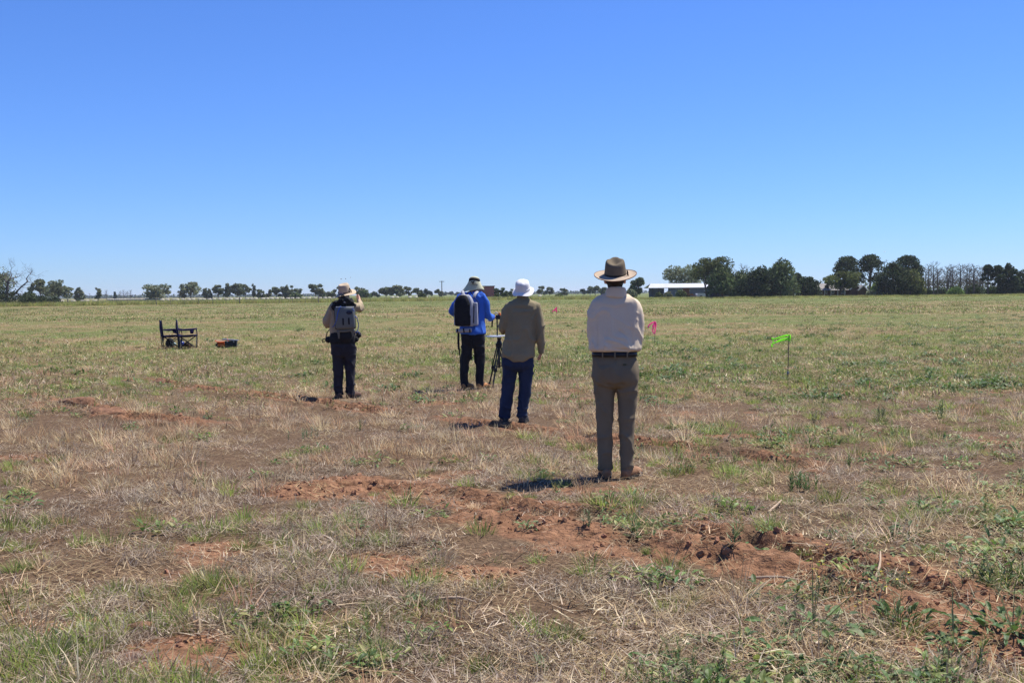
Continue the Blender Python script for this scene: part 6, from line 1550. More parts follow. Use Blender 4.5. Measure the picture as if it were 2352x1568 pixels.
# ------------------------------------------------------------------ farm buildings, vehicles, poles
def frame_at(x, Z): 
    o = on_ground(x, Z); return o
CORR = mat('corrugated_zinc', (0.50, 0.52, 0.54), 0.5, 0.08, 0.6, metal=0.0, spec=0.5)
def shed():
    Z = 262; o = on_ground(1500, Z)
    r = empty('farm_shed', (o.x, o.y, 0), 0, 'long low farm shed with a white iron roof behind the trees', 'shed')
    L = on_ground(1682, Z).x - o.x; ridge = zof(1560, 651.5, Z + 4); eave = zof(1560, 661, Z)
    n = 6
    white = mat('white_iron_roof', (0.47, 0.48, 0.50), 0.6, 0.12, 0.4)
    for k in range(n):
        bm = bmesh.new(); x0, x1 = -1.2 + (L + 1.2) * k / n, -1.2 + (L + 1.2) * (k + 1) / n - 0.02
        for a, b in (((0, eave), (4.2, ridge)), ((4.2, ridge), (8.4, eave))):
            inset = 1.1 if k == 0 else 0
            lo = [(x0 + (inset if a[1] == ridge else 0), a[0], a[1]), (x1, a[0], a[1]), (x1, b[0], b[1]), (x0 + (inset if b[1] == ridge else 0), b[0], b[1])]
            v = [bm.verts.new(p) for p in lo] + [bm.verts.new((p[0], p[1], p[2] + 0.07)) for p in lo]
            bm.faces.new(v[3::-1]); bm.faces.new(v[4:])
            for i in range(4): bm.faces.new((v[i], v[(i + 1) % 4], v[4 + (i + 1) % 4], v[4 + i]))
        obj('roof', bm, white, r)
    bl = mat('blue_grey_iron', (0.13, 0.155, 0.19), 0.6, 0.12, 0.8)
    for k in range(9):
        x0 = L * (0.20 + 0.8 * k / 9); bm = bmesh.new(); w = L * 0.8 / 9 - 0.03
        m = 12
        v = []
        for i in range(m + 1):
            x = x0 + w * i / m; y = 0.5 + (0.03 if i % 2 else 0); v += [bm.verts.new((x, y, 0)), bm.verts.new((x, y, eave - 0.02))]
        for i in range(m): bm.faces.new((v[2 * i], v[2 * i + 2], v[2 * i + 3], v[2 * i + 1]))
        obj('wall_panel', bm, mat('rust_red_panel', (0.17, 0.075, 0.045), 0.8, 0.2, 1) if k in (2,) else bl, r)
    bm = bmesh.new(); box(bm, (L * 0.1, 8.2, eave / 2), (L * 0.2, 0.06, eave - 0.05)); obj('rear_wall', bm, bl, r)
    for x in (0, L * 0.067, L * 0.133, L * 0.195):
        bm = bmesh.new(); box(bm, (x, 0.25, eave / 2), (0.14, 0.14, eave)); obj('post', bm, BARK, r)
    # things standing round the shed
    o = on_ground(1531, 256); t = empty('water_tank', (o.x, o.y, 0), 0, 'small white water tank in front of the open shed bay', 'tank')
    bm = bmesh.new(); loft(bm, [(0, 0, 0.45, 0.3, 0.3), (0, 0, 0.5, 0.62, 0.62), (0, 0, 1.1, 0.72, 0.72), (0, 0, 1.5, 0.5, 0.5), (0, 0, 1.62, 0.12, 0.12)], 20); obj('tank_body', bm, mat('white_poly', (0.66, 0.68, 0.68), 0.5), t, True)
    for a in range(3):
        bm = bmesh.new(); box(bm, (0.42 * math.cos(a * 2.1), 0.42 * math.sin(a * 2.1), 0.24), (0.1, 0.1, 0.5)); obj('leg', bm, TUBE, t)
    o = on_ground(1576, 255); t = empty('farm_trailer', (o.x, o.y, 0), 0.1, 'rusty orange flat trailer parked before the shed wall', 'trailer')
    ru = mat('rusty_steel', (0.24, 0.11, 0.055), 0.85, 0.3, 3)
    bm = bmesh.new(); box(bm, (0, 0, 0.75), (3.0, 1.7, 0.12)); obj('deck', bm, ru, t); bm = bmesh.new(); box(bm, (0, -0.84, 0.95), (3.0, 0.06, 0.32)); obj('side_board', bm, ru, t); bm = bmesh.new(); tube(bm, [(1.5, 0, 0.7), (2.6, 0, 0.55)], [0.06, 0.05], 8); obj('drawbar', bm, ru, t)
    for x in (-0.45, 0.45):
        for y in (-0.8, 0.8):
            bm = bmesh.new(); tube(bm, [(x, y - 0.1, 0.34), (x, y + 0.1, 0.34)], [0.34, 0.34], 16); obj('wheel', bm, SOLE, t)

def car(px, Z, rz, label, col, kind='car'):
    o = on_ground(px, Z); r = empty('parked_car' if kind == 'car' else 'farm_ute', (o.x, o.y, 0), rz, label, 'car' if kind == 'car' else 'ute', 'vehicles parked at the farm')
    p = mat('car_paint_' + '%02d' % int(px % 97), col, 0.35, 0.03, spec=0.5)
    bm = bmesh.new(); box(bm, (0, 0, 0.62), (4.3, 1.74, 0.62), None, 0.14); b = obj('body', bm, p, r)
    bm = bmesh.new()
    if kind == 'car': prof = [(-1.75, 0.9), (-1.25, 1.42), (0.45, 1.45), (1.15, 0.92)]
    else: prof = [(-0.25, 0.9), (-0.12, 1.62), (0.95, 1.62), (1.5, 0.92)]
    vs = [[bm.verts.new((x, y * (0.80 if z < 1.0 else 0.68), z)) for x, z in prof] for y in (-1, 1)]
    bm.faces.new(vs[0]); bm.faces.new(vs[1][::-1])
    for i in range(4): bm.faces.new((vs[0][i], vs[1][i], vs[1][(i + 1) % 4], vs[0][(i + 1) % 4]))
    c = obj('cabin', bm, mat('car_glass', (0.02, 0.025, 0.03), 0.1, 0.05, spec=0.8), r)
    bm = bmesh.new(); x0, x1 = prof[1][0], prof[2][0]; box(bm, ((x0 + x1) / 2, 0, prof[1][1] + 0.02), (x1 - x0 - 0.05, 1.34, 0.05), None, 0.02); obj('roof', bm, p, c)
    if kind != 'car':
        for y in (-0.83, 0.83):
            bm = bmesh.new(); box(bm, (-1.25, y, 1.02), (1.9, 0.06, 0.28)); obj('tray_side', bm, p, r)
    for x in (-1.32, 1.36):
        for y in (-0.80, 0.80):
            bm = bmesh.new(); tube(bm, [(x, y - 0.1, 0.32), (x, y + 0.1, 0.32)], [0.32, 0.32], 18); w = obj('wheel', bm, SOLE, r)
            bm = bmesh.new(); tube(bm, [(x, y - 0.11, 0.32), (x, y + 0.11, 0.32)], [0.18, 0.18], 12); obj('rim', bm, mat('alloy', (0.35, 0.35, 0.36), 0.4, metal=0.6), w)
    for y in (-0.6, 0.6):
        bm = bmesh.new(); box(bm, (2.14, y, 0.72), (0.06, 0.3, 0.14), None, 0.02); obj('headlight', bm, mat('lamp_glass', (0.6, 0.6, 0.6), 0.2), r)

def house():
    Z = 254; o = on_ground(1880, Z)
    r = empty('farm_house', (o.x, o.y, 0), 0, 'low brown brick farm house with a grey tiled roof behind garden trees', 'house')
    s = Z / FPX
    X = lambda px: on_ground(px, Z).x - o.x
    ZZ = lambda px, y: zof(px, y, Z)
    br = mat('brown_brick', (0.085, 0.05, 0.038), 0.9, 0.25, 2.5); tl = mat('grey_tile_roof', (0.235, 0.215, 0.195), 0.85, 0.12, 1.5); wt = mat('white_barge', (0.6, 0.6, 0.58), 0.7)
    e = ZZ(1900, 666.5); rg = ZZ(1910, 650.5)
    bm = bmesh.new(); box(bm, ((X(1876) + X(1962)) / 2, 4.0, e / 2), (X(1962) - X(1876), 6.5, e)); obj('wall', bm, br, r)
    bm = bmesh.new()
    a, b = X(1868), X(1968)
    P = [(a, 0.0, e), (b, 0.0, e), (b, 8.4, e), (a, 8.4, e), (X(1892), 4.2, rg), (X(1956), 4.2, rg)]
    v = [bm.verts.new(p) for p in P]; bm.faces.new((v[0], v[1], v[5], v[4])); bm.faces.new((v[2], v[3], v[4], v[5])); bm.faces.new((v[1], v[2], v[5])); bm.faces.new((v[3], v[0], v[4])); bm.faces.new((v[0], v[3], v[2], v[1])); obj('roof', bm, tl, r)
    for x0, x1, top, eave, y in ((1950, 1976, 650.5, 664, -0.6), (1966, 1988, 655, 666, -1.6)):
        zt, ze = ZZ(x0, top), ZZ(x0, eave); xa, xb, xm = X(x0), X(x1), X((x0 + x1) / 2 + 2)
        bm = bmesh.new()
        f = [bm.verts.new(p) for p in ((xa + 0.25, y + 0.3, 0), (xb - 0.25, y + 0.3, 0), (xb - 0.25, y + 0.3, ze), (xm, y + 0.3, zt - 0.12), (xa + 0.25, y + 0.3, ze))]
        k = [bm.verts.new((q.co.x, y + 5, q.co.z)) for q in f]; bm.faces.new(f); bm.faces.new(k[::-1])
        for i in range(5): bm.faces.new((f[i], k[i], k[(i + 1) % 5], f[(i + 1) % 5]))
        bmesh.ops.recalc_face_normals(bm, faces=bm.faces[:]); g = obj('gable_wall', bm, br, r)
        for q0, q1 in (((xa, ze - 0.05), (xm, zt)), ((xm, zt), (xb, ze - 0.05))):
            bm = bmesh.new(); v = [bm.verts.new(p) for p in ((q0[0], y, q0[1]), (q1[0], y, q1[1]), (q1[0], y + 5, q1[1]), (q0[0], y + 5, q0[1]))]; bm.faces.new(v); oo = obj('gable_roof', bm, tl, g); oo.modifiers.new('t', 'SOLIDIFY').thickness = 0.12
            bm = bmesh.new(); tube(bm, [(q0[0], y - 0.08, q0[1] - 0.08), (q1[0], y - 0.08, q1[1] - 0.08)], [(0.05, 0.11)] * 2, 4, 0, False, (0, 1, 0)); obj('barge_board', bm, wt, g)
    for x0, x1 in ((1881, 1891), (1898, 1902), (1912, 1918), (1934, 1944)):
        bm = bmesh.new(); box(bm, ((X(x0) + X(x1)) / 2, 0.72, 1.35), (X(x1) - X(x0), 0.08, 1.2)); w = obj('window', bm, wt, r)
        bm = bmesh.new(); box(bm, ((X(x0) + X(x1)) / 2, 0.67, 1.35), (X(x1) - X(x0) - 0.14, 0.03, 1.06)); obj('pane', bm, mat('window_glass', (0.06, 0.075, 0.085), 0.15, 0.1, spec=0.7), w)
    for px in (1878, 1894, 1909, 1925, 1941):
        bm = bmesh.new(); box(bm, (X(px), 0.15, e / 2), (0.1, 0.1, e)); obj('veranda_post', bm, wt, r)

def red_shed():
    Z = 400; o = on_ground(1087, Z); r = empty('red_shed', (o.x, o.y, 0), 0, 'square red iron shed between blue shirted and bucket hatted persons', 'shed')
    L = on_ground(1135.5, Z).x - o.x; H = zof(1110, 657.5, Z)
    rd = mat('faded_red_iron', (0.30, 0.085, 0.075), 0.7, 0.10, 0.8)
    n = 8
    for k in range(n):
        bm = bmesh.new(); m = 8; w = L / n - 0.03; v = []
        for i in range(m + 1):
            x = L * k / n + w * i / m; y = 0.04 if i % 2 else 0.0; v += [bm.verts.new((x, y, 0)), bm.verts.new((x, y, H))]
        for i in range(m): bm.faces.new((v[2 * i], v[2 * i + 2], v[2 * i + 3], v[2 * i + 1]))
        obj('wall_sheet', bm, rd, r)
    bm = bmesh.new(); box(bm, (L / 2, 3.1, H / 2), (L - 0.1, 6.0, H - 0.05)); obj('shed_core', bm, rd, r)
    bm = bmesh.new(); box(bm, (L / 2, 3.0, H + 0.08), (L + 0.5, 6.6, 0.2)); obj('roof', bm, mat('dark_roof_edge', (0.03, 0.03, 0.035), 0.7), r)

def power_pole(px, top, Z, label, arm=1.8):
    o = on_ground(px, Z); H = zof(px, top, Z); r = empty('power_pole', (o.x, o.y, 0), 0, label, 'power pole', 'power poles')
    wd = mat('pole_wood', (0.13, 0.105, 0.085), 0.95)
    bm = bmesh.new(); tube(bm, [(0, 0, 0), (0, 0, H)], [0.19, 0.13], 8); obj('pole', bm, wd, r)
    bm = bmesh.new(); box(bm, (0, -0.15, H - 0.25), (arm, 0.12, 0.14)); obj('crossarm', bm, wd, r)
    for x in (-arm * 0.45, -arm * 0.15, arm * 0.15, arm * 0.45):
        bm = bmesh.new(); tube(bm, [(x, -0.15, H - 0.18), (x, -0.15, H)], [0.05, 0.04], 8); obj('insulator', bm, mat('insulator', (0.3, 0.3, 0.3), 0.4), r)

def bird(px, py, Z, label, col, span=0.5):
    d = ray(px, py); p = Vector((d.x / d.y * Z, Z, zof(px, py, Z)))
    r = empty('bird', p, random.uniform(-1, 1), label, 'bird', 'birds flying over the field')
    m = mat('bird_%d' % int(px), col, 0.8)
    bm = bmesh.new(); tube(bm, [(0, -0.16, 0), (0, -0.05, 0.01), (0, 0.08, 0.0), (0, 0.15, 0.01)], [(0.045, 0.006), (0.03, 0.028), (0.042, 0.042), (0.02, 0.02)], 8, 2, True); obj('body', bm, m, r, True)
    for s in (-1, 1):
        bm = bmesh.new(); v = [bm.verts.new(q) for q in ((s * 0.02, 0.08, 0.02), (s * span * 0.3, 0.10, 0.10), (s * span * 0.5, 0.0, 0.07), (s * span * 0.3, -0.03, 0.08), (s * 0.02, -0.04, 0.02))]
        bm.faces.new(v); o = obj('wing', bm, m, r); o.modifiers.new('t', 'SOLIDIFY').thickness = 0.012

def hay_bale(px, Z, label, proto=[]):
    o = on_ground(px, Z)
    if not proto:
        bm = bmesh.new(); tube(bm, [(-0.55, 0, 0.46), (-0.52, 0, 0.46), (0.52, 0, 0.46), (0.55, 0, 0.46)], [0.42, 0.50, 0.50, 0.42], 20)
        proto.append(obj('hay_bale', bm, mat('white_bale_wrap', (0.46, 0.41, 0.34), 0.6, 0.06, 1.5), None, True)); b = proto[0]
    else:
        b = proto[0].copy(); COL.objects.link(b)
    b.location = (o.x, o.y, 0); b.rotation_euler = (0, 0, random.uniform(-0.25, 0.25))
    tag(b, label, 'hay bale', 'wrapped bales lined up beyond the verge')

def fence():
    a, b = on_ground(-60, 200), on_ground(760, 226)
    r = empty('wire_fence', a, 0, 'thin wire paddock fence with slim posts along the left verge', 'fence')
    n = 26; gm = mat('weathered_post', (0.16, 0.14, 0.12), 0.95)
    for k in range(n):
        p = (b - a) * (k / (n - 1)); big = k % 6 == 0
        bm = bmesh.new(); tube(bm, [(p.x, p.y, -0.1), (p.x + random.uniform(-0.03, 0.03), p.y, 1.35 if big else 1.15)], [0.09 if big else 0.035] * 2, 6); obj('post', bm, gm, r)
    for z in (0.45, 0.75, 1.05):
        bm = bmesh.new(); d = b - a; tube(bm, [(0, 0, z), (d.x, d.y, z)], [0.006, 0.006], 4, 0, False, (0, 0, 1)); obj('wire', bm, TUBE, r)

shed(); house(); red_shed(); fence()
car(1818, 285, 1.2, 'dark car parked under the weeping trees', (0.02, 0.02, 0.025))
car(1831, 278, -1.9, 'white ute parked in front of the dark car', (0.65, 0.66, 0.67), 'ute')
car(1846, 290, 1.3, 'red car parked left of the house', (0.42, 0.025, 0.02))
car(1620, 258, 0.15, 'white ute half hidden behind the leaning gum trunk', (0.6, 0.61, 0.62), 'ute')
power_pole(1015, 645, 380, 'tall wooden power pole with one crossarm left of the neck flap hat')
power_pole(206, 673.5, 900, 'tiny far power pole by the thin ragged pine', 2.4)
for args in ((784, 641, 160, 'first dark bird from the left above the tan hat', (0.25, 0.25, 0.26), 0.13), (794, 640.3, 160, 'middle dark bird above the tan hat', (0.25, 0.25, 0.26), 0.13), (805, 637.5, 160, 'highest dark bird above the tan hat', (0.25, 0.25, 0.26), 0.13), (2032, 578.5, 220, 'white bird over the umbrella pines', (0.75, 0.72, 0.68), 0.6)): bird(*args)
BL = 'white wrapped round bale, one of many in the long row beyond the verge'
for k in range(34): hay_bale(373 + k * 12.0 + random.uniform(-3, 3), 300 + k * 1.2 + random.uniform(-4, 4), BL)
for k in range(30): hay_bale(250 + k * 4.1, 420, 'white wrapped round bale, one of the dense far line left of the chairs')
for x in (141, 168, 190, 199, 218): hay_bale(x, 262, 'white wrapped round bale, one of five strays near the small pine')
for x in (901, 912, 941, 955, 978, 1057, 1066, 1075, 1240): hay_bale(x, 330, 'white wrapped round bale, one of the strays right of the pointing person')
# ------------------------------------------------------------------ verge of tall grass at the far side
def build_verge():
    n = 6500
    px = rng.uniform(-260, 2600, n); Z = zverge(px) + rng.random(n) * 16
    right = px > 1440
    keep = np.where(right, rng.random(n) < 0.55, True) & ~((px > 930) & (px < 1300) & (rng.random(n) < 0.25))
    px, Z = px[keep], Z[keep]
    P = np.array([on_ground(a, b) for a, b in zip(px, Z)])
    YG = [(0.30, 0.34, 0.08), (0.38, 0.40, 0.10), (0.22, 0.27, 0.075), (0.44, 0.41, 0.15), (0.40, 0.32, 0.17)]
    protos = []
    for k in range(5):
        B = Blades()
        for j in range(70):
            a = random.uniform(0, 6.28); q = 0.8 * math.sqrt(random.random())
            B.blade((q * math.cos(a), q * math.sin(a), 0), random.uniform(0, 6.28), abs(random.gauss(0.2, 0.25)), random.uniform(0.25, 0.8), 0.05, pick(YG), None, 0.4, 2)
        protos.append(B)
    s = np.where(px > 1440, 0.65, 1.15) * rng.uniform(0.7, 1.3, len(px))
    scatter('verge_grass', protos, P, np.stack([np.zeros(len(px)), np.zeros(len(px)), rng.random(len(px)) * 6.28], 1), s, rng.integers(0, 5, len(px)), 'tall yellow green grass along the far verge', M_BLADE)
build_verge()

# ------------------------------------------------------------------ single plants one can point at
LEAFS = []
for w_, dr in ((0.36, 0.5), (0.42, 1.0), (0.30, 1.4), (0.46, 0.2)):
    B = Blades(); B.leaf((0, 0, 0), 0, 0.0, 1.0, w_, np.array((1.0, 1.0, 1.0)) * 0.5, dr, 0.3)
    LEAFS.append((B.v, B.f, np.array(B.c) * 2))
LEAF_CACHE = {}
def leaf_mesh(k, col):
    key = (k, tuple(col))
    if key not in LEAF_CACHE:
        v, f, c = LEAFS[k]; LEAF_CACHE[key] = pymesh('leaf', v, f, M_LEAF, np.clip(c * np.array(col), 0, 1))
    return LEAF_CACHE[key]

def rosette(x, y, n, L, label, pal=DEEP, stems=0, sh=0.3, flowers=False, up=(-0.05, 0.65)):
    n = int(n * 2.4); L = L * 0.48
    g = ground_pt(x, y); r = empty('leafy_weed', (g.x, g.y, zg(g.x, g.y)), random.uniform(0, 6.28), label, 'weed')
    for k in range(n):
        o = obj('leaf', leaf_mesh(random.randrange(4), random.choice(pal)), M_LEAF, r)
        a = k * 2.4 + random.uniform(-0.4, 0.4); s = L * random.uniform(0.45, 1.1); q = L * random.uniform(0.05, 1.3) * (0.4 + n / 45)
        o.location = (q * math.cos(a), q * math.sin(a), random.uniform(0.0, 0.06)); o.scale = (s, s, s); o.rotation_euler = (random.uniform(-0.5, 0.5), -random.uniform(*up), a)
    for k in range(stems):
        B = Blades(); az = random.uniform(0, 6.28); c = np.array((0.20, 0.21, 0.08)); ln = random.uniform(0.2, 0.9); h = sh * random.uniform(0.6, 1.1)
        B.blade((0, 0, 0), az, ln, h, 0.009, c, None, 0.3, 4)
        tip = np.array(B.v[-1])
        for j in range(6):
            t = 0.35 + 0.65 * j / 6; p = tip * t; B.blade(p, random.uniform(0, 6.28), random.uniform(0.4, 1.2), 0.05, 0.006, c, None, 0.3, 2)
            if flowers and j > 2: B.leaf(p + np.array((0, 0, 0.02)), random.uniform(0, 6.28), 0.3, 0.014, 0.016, np.array((0.62, 0.50, 0.03)))
        obj('flower_stem' if flowers else 'stem', B.mesh('stem', M_LEAF), M_LEAF, r)
    return r

def single(name, B, x, y, label, cat, m=None):
    g = ground_pt(x, y); o = obj(name, B.mesh(name, m or M_BLADE), m or M_BLADE)
    o.location = (g.x, g.y, zg(g.x, g.y)); o.rotation_euler = (0, 0, random.uniform(0, 6.28))
    tag(o, label, cat); return o

def tussock(x, y, w, label, h=None, pal=GREEN, n=110, tips=None, lean=0.9):
    g = ground_pt(x, y); k = g.y / FPX * w
    single('grass_tussock', tuft(int(n * 1.3), k * 0.28, k * 0.28, 0.8 * h * g.y / FPX if h else k * 0.5, 0.0052, pal, tips or (pal + STRAW), lean, 0.8), x, y, label, 'grass tussock')

def shoot_plant(x, y, n, h, label, rad=0.05, pal=DEEP, leaf=0.06, lw=0.009):
    g = ground_pt(x, y); hh = h * g.y / FPX
    single('weed_shoot', shoots(n, rad, hh * 0.7, hh, pal, leaf, lw), x, y, label, 'weed', M_LEAF)

PALEG = [(0.20, 0.26, 0.10), (0.25, 0.29, 0.13), (0.15, 0.20, 0.07)]
WILT = [(0.26, 0.22, 0.09), (0.33, 0.27, 0.13), (0.17, 0.17, 0.06)]
GREYG = [(0.14, 0.17, 0.08), (0.18, 0.20, 0.10), (0.11, 0.14, 0.06)]
def build_plants():
    random.seed(21)
    R = rosette
    R(1868, 1452, 34, 0.17, 'big sprawling broad leaved weed with yellow flower stems, lower right', DEEP + PALEG, 6, 0.55, True)
    R(2060, 1428, 20, 0.15, 'broad leaved weed with a drooping top leaf beside pale bare soil', DEEP, 4, 0.22, False, (0.3, 1.3))
    R(820, 1218, 14, 0.11, 'dark rounded leaf weed behind the tall dry tussock', DEEP)
    R(1155, 1172, 18, 0.11, 'wilted pale rosette on the red soil left of the long shadow', WILT + PALEG, 2, 0.1)
    R(1212, 1222, 13, 0.10, 'green rosette at the lower edge of the red soil', DEEP + PALEG, 1, 0.12)
    R(955, 1388, 16, 0.09, 'flat light green rosette on bare ground below centre', PALEG, 0, 0.2, False, (-0.05, 0.25))
    R(1278, 1136, 14, 0.09, 'small wilted weed inside the long shadow', WILT + DEEP, 4, 0.13)
    R(1120, 1055, 16, 0.10, 'spreading leafy weed left of the cream shirted person, upper one', DEEP)
    R(1245, 1092, 18, 0.11, 'spreading leafy weed with yellowing leaves above the long shadow', DEEP + WILT)
    R(2085, 1232, 20, 0.14, 'dark weed with grey lower leaves at right', DEEP + GREYG)
    R(2140, 944, 20, 0.15, 'large weed rosette with yellow leaves in the right mid field', DEEP + WILT)
    R(1560, 1545, 16, 0.10, 'leafy weed cluster at the bottom edge right of centre', DEEP)
    R(1700, 1485, 18, 0.12, 'toothed leaf weed below the yellow flowers', DEEP, 1, 0.2)
    R(1620, 1490, 12, 0.10, 'small leafy weed left of the toothed one', DEEP)
    R(1840, 1545, 22, 0.13, 'leafy weed patch at the bottom edge, right', DEEP + PALEG)
    R(1960, 1540, 18, 0.14, 'curly leaved weed at the bottom edge further right', DEEP)
    R(2190, 1492, 18, 0.12, 'round leaved weed left of the big corner weed', DEEP, 3, 0.42)
    R(2325, 1468, 34, 0.19, 'big dark leafy weed in the lower right corner', DEEP, 5, 0.35, False, (0.1, 0.9))
    R(1770, 1502, 12, 0.10, 'single stemmed leafy weed between two leafy clusters', DEEP)
    R(930, 990, 14, 0.10, 'low green weed left of the blue jeans', DEEP + PALEG)
    R(1840, 1000, 12, 0.12, 'glossy dark weed right of the green shoot pair', DEEP)
    R(300, 985, 14, 0.11, 'weed with pale leaves below the left clods', DEEP + PALEG)
    R(60, 968, 12, 0.13, 'flat grey green weed at the left edge', GREYG)
    R(480, 962, 10, 0.10, 'creeping weed with tiny yellow flowers on the left', DEEP, 4, 0.16, True)
    R(690, 1450, 10, 0.09, 'pale broad leaf weed among tussocks, lower left', PALEG)
    R(2010, 1170, 14, 0.10, 'dark leaf weed under the shrubby shoots at right', DEEP)
    R(1000, 1268, 8, 0.08, 'tiny rosette right of the tall dry tussock', DEEP)
    R(1390, 1160, 8, 0.08, 'yellow green leaf weed just right of the tan boots', PALEG)
    S = shoot_plant
    S(2050, 1336, 16, 66, 'bushy upright fleabane on bare red soil, lower right', 0.10, GREYG, 0.055, 0.008)
    S(1915, 1366, 9, 46, 'grey green bushy shoots left of the bushy fleabane', 0.09, GREYG)
    S(1460, 1236, 3, 46, 'narrow leaved green shoot growing in the near rut', 0.03, PALEG, 0.09, 0.012)
    S(1347, 1226, 3, 46, 'feathery shoot left of the narrow leaved rut shoot', 0.03, GREYG)
    S(1690, 1288, 2, 70, 'tall pale green shoot at the rut edge', 0.03, PALEG, 0.09, 0.012)
    S(690, 1008, 10, 30, 'feathery blue green weed patch left of centre', 0.20, [(0.08, 0.17, 0.07), (0.10, 0.20, 0.08)], 0.05, 0.006)
    S(1815, 1006, 4, 34, 'left shoot of a green pair in the right mid field', 0.06, PALEG)
    S(1872, 1026, 3, 38, 'right shoot of a green pair in the right mid field', 0.05, DEEP)
    S(2335, 1352, 15, 62, 'dark bushy weed cut by the right frame edge', 0.2, DEEP + PALEG, 0.07, 0.012)
    S(1845, 1128, 14, 52, 'shrubby green shoots in the right mid field', 0.14, DEEP)
    S(1950, 1072, 3, 36, 'lone thin green shoot right of the rut', 0.03, DEEP)
    S(2160, 960, 4, 50, 'tall weed shoot beside the large rosette', 0.06, DEEP)
    S(1875, 975, 5, 40, 'left of the thin fleabane row at right', 0.05, GREYG)
    S(2020, 965, 6, 40, 'right of the thin fleabane row at right', 0.06, GREYG)
    S(2230, 1345, 4, 50, 'sparse branching weed near the right edge', 0.10, GREYG)
    S(1240, 1530, 4, 40, 'thin shoot at the bottom edge left of centre weeds', 0.05, PALEG)
    S(2180, 1540, 2, 120, 'tall thin stalk rising in the lower right', 0.05, PALEG, 0.04, 0.006)
    T = tussock
    T(785, 1300, 70, 'tall upright dry green tussock left of centre', 62, [(0.22, 0.21, 0.08), (0.28, 0.24, 0.11), (0.18, 0.18, 0.07)], 90, TAN, 0.5)
    T(458, 1345, 130, 'bright tussock, right one of the middle left pair', 54)
    T(272, 1362, 125, 'bright tussock, left one of the middle left pair', 50)
    T(565, 1262, 95, 'round tussock above the middle left pair', 46)
    T(40, 1312, 120, 'wide tussock touching the left frame edge', 46)
    T(630, 1440, 120, 'bushy tussock below the middle left pair', 58)
    T(610, 1520, 105, 'tussock near the bottom edge, left of centre', 50)
    T(870, 1505, 170, 'broad pale green tussock near the bottom edge', 64, PALEG + GREEN, 160)
    T(1110, 1535, 120, 'vivid green tussock at the bottom edge near centre', 74, [(0.16, 0.26, 0.045), (0.22, 0.30, 0.06), (0.12, 0.20, 0.04)], 130)
    T(1300, 1465, 150, 'open sprawling tussock right of the vivid one', 56, GREEN + DEEP, 110)
    T(740, 1365, 120, 'grassy tussock above the broad pale green one', 50)
    T(760, 1535, 110, 'dark based tussock at the bottom edge', 56)
    T(1640, 995, 90, 'wide green tussock right of the khaki trousers', 40)
    T(1950, 1015, 85, 'pale green tussock in the right mid field', 40, PALEG + GREEN)
    T(1740, 998, 60, 'smaller tussock beside the wide green one', 30)
    T(1590, 1380, 120, 'loose straw tipped tussock right of the near rut', 56, GREEN + TAN, 90, STRAW)
    T(1350, 1290, 120, 'low green grey tussock below the near rut', 34, GREEN + GREY, 90)
    T(1490, 1275, 40, 'small tuft beside the narrow leaved shoot', 34)
    T(1010, 1290, 110, 'purplish grey dead tussock below centre', 44, GREY, 130, GREY)
    T(300, 1525, 90, 'grey dead tussock by the lower left bare patch', 40, GREY, 110, GREY)
    T(700, 1165, 90, 'thin green tussock patch at left centre', 34)
    T(380, 1150, 70, 'small russet tuft above the left tussocks', 40, RUST, 70, TAN, 0.5)
    T(400, 1200, 60, 'pale straw tuft leaning right at left centre', 50, STRAW, 60, STRAW, 0.7)
    T(1090, 1180, 50, 'dry tuft standing in the red soil', 30, TAN, 60, STRAW, 0.6)
    T(30, 1070, 60, 'green tuft at the left frame edge', 30, GREEN + DEEP)
    T(330, 1430, 100, 'sparse blue green tussock left of the clod', 44, [(0.14, 0.2, 0.08), (0.18, 0.23, 0.1)], 80)
    T(30, 1480, 110, 'grass tussock in the lower left corner', 60)
    T(2300, 1200, 110, 'yellowish tussock near the right edge', 50, GREEN + TAN, 100)
    T(1500, 960, 60, 'dry russet tuft right of the khaki trousers', 30, RUST, 70, TAN, 0.5)
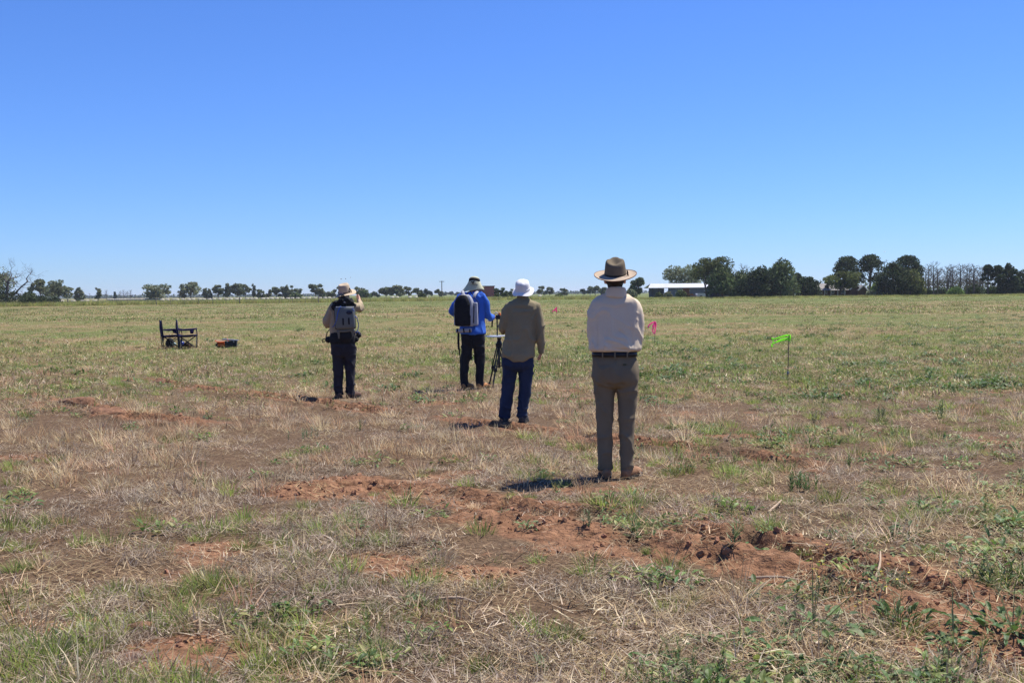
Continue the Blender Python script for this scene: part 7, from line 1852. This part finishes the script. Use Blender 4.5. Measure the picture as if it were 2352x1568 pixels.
    # a clod of red soil, a stick and a twig
    for x, y, s, lab in ((325, 1446, 0.045, 'long red soil clod on the ground, lower left'), (1885, 1290, 0.08, 'dark clod on the far lip of the near rut'), (180, 930, 0.17, 'red soil lump thrown up at the left rut'), (250, 952, 0.22, 'largest red soil lump with dead grass at the left rut'), (375, 880, 0.16, 'red soil lump at the short rut on the left'), (1580, 1237, 0.07, 'round clod in the red soil below the trousers')):
        bm = bmesh.new(); bmesh.ops.create_icosphere(bm, subdivisions=3, radius=s); Q = np.array([v.co[:] for v in bm.verts]); q = vn3(Q * 16 + x, 3); q2 = vn3(Q * 45 + x, 4)
        for v, t, t2 in zip(bm.verts, q, q2): v.co *= 0.5 + 0.75 * t + 0.25 * t2; v.co.x *= 1.5; v.co.z *= 0.6
        o = obj('soil_clod', bm, M_CLOD, None, True); g = ground_pt(x, y); o.location = (g.x, g.y, zg(g.x, g.y) + s * 0.1); o.rotation_euler = (0, 0, random.uniform(-0.4, 0.4)); tag(o, lab, 'soil clod')
    for x0, y0, x1, y1, lab in ((1765, 1182, 1795, 1160, 'pale broken stick lying at right'), (1720, 1325, 1850, 1340, 'long thin twig on the bare soil'), (2000, 1330, 2022, 1290, 'short bent stick over the near rut'), (1000, 1380, 1090, 1392, 'thick dry stalk beside the flat rosette')):
        a, b = ground_pt(x0, y0), ground_pt(x1, y1); a.z = zg(a.x, a.y) + 0.01; b.z = zg(b.x, b.y) + 0.03; m_ = (a + b) / 2 + Vector((0.02, 0, 0.015))
        bm = bmesh.new(); tube(bm, [a, m_, b], [0.008, 0.007, 0.004], 6, 3); tag(obj('dry_stick', bm, mat('dry_stick', (0.42, 0.31, 0.21), 0.9, 0.2)), lab, 'stick')
M_CLOD = mat('red_clod', (0.10, 0.048, 0.027), 0.95, 0.3, 20, 1.0, 60, col2=(0.26, 0.135, 0.075))
build_plants()

# ------------------------------------------------------------------ thin summer haze over the plain
def haze():
    bm = bmesh.new(); box(bm, (0, 0, 14.5), (21000, 21000, 33))
    m = bpy.data.materials.new('haze'); m.use_nodes = True; nt = m.node_tree; nt.nodes.clear()
    out = nt.nodes.new('ShaderNodeOutputMaterial'); v = nt.nodes.new('ShaderNodeVolumePrincipled')
    v.inputs['Color'].default_value = (0.86, 0.92, 1.0, 1); v.inputs['Density'].default_value = 0.00011; v.inputs['Anisotropy'].default_value = 0.2
    nt.links.new(v.outputs[0], out.inputs['Volume'])
    o = obj('haze', bm, m); tag(o, 'thin pale summer haze over the plain', None, None, 'stuff')
haze()
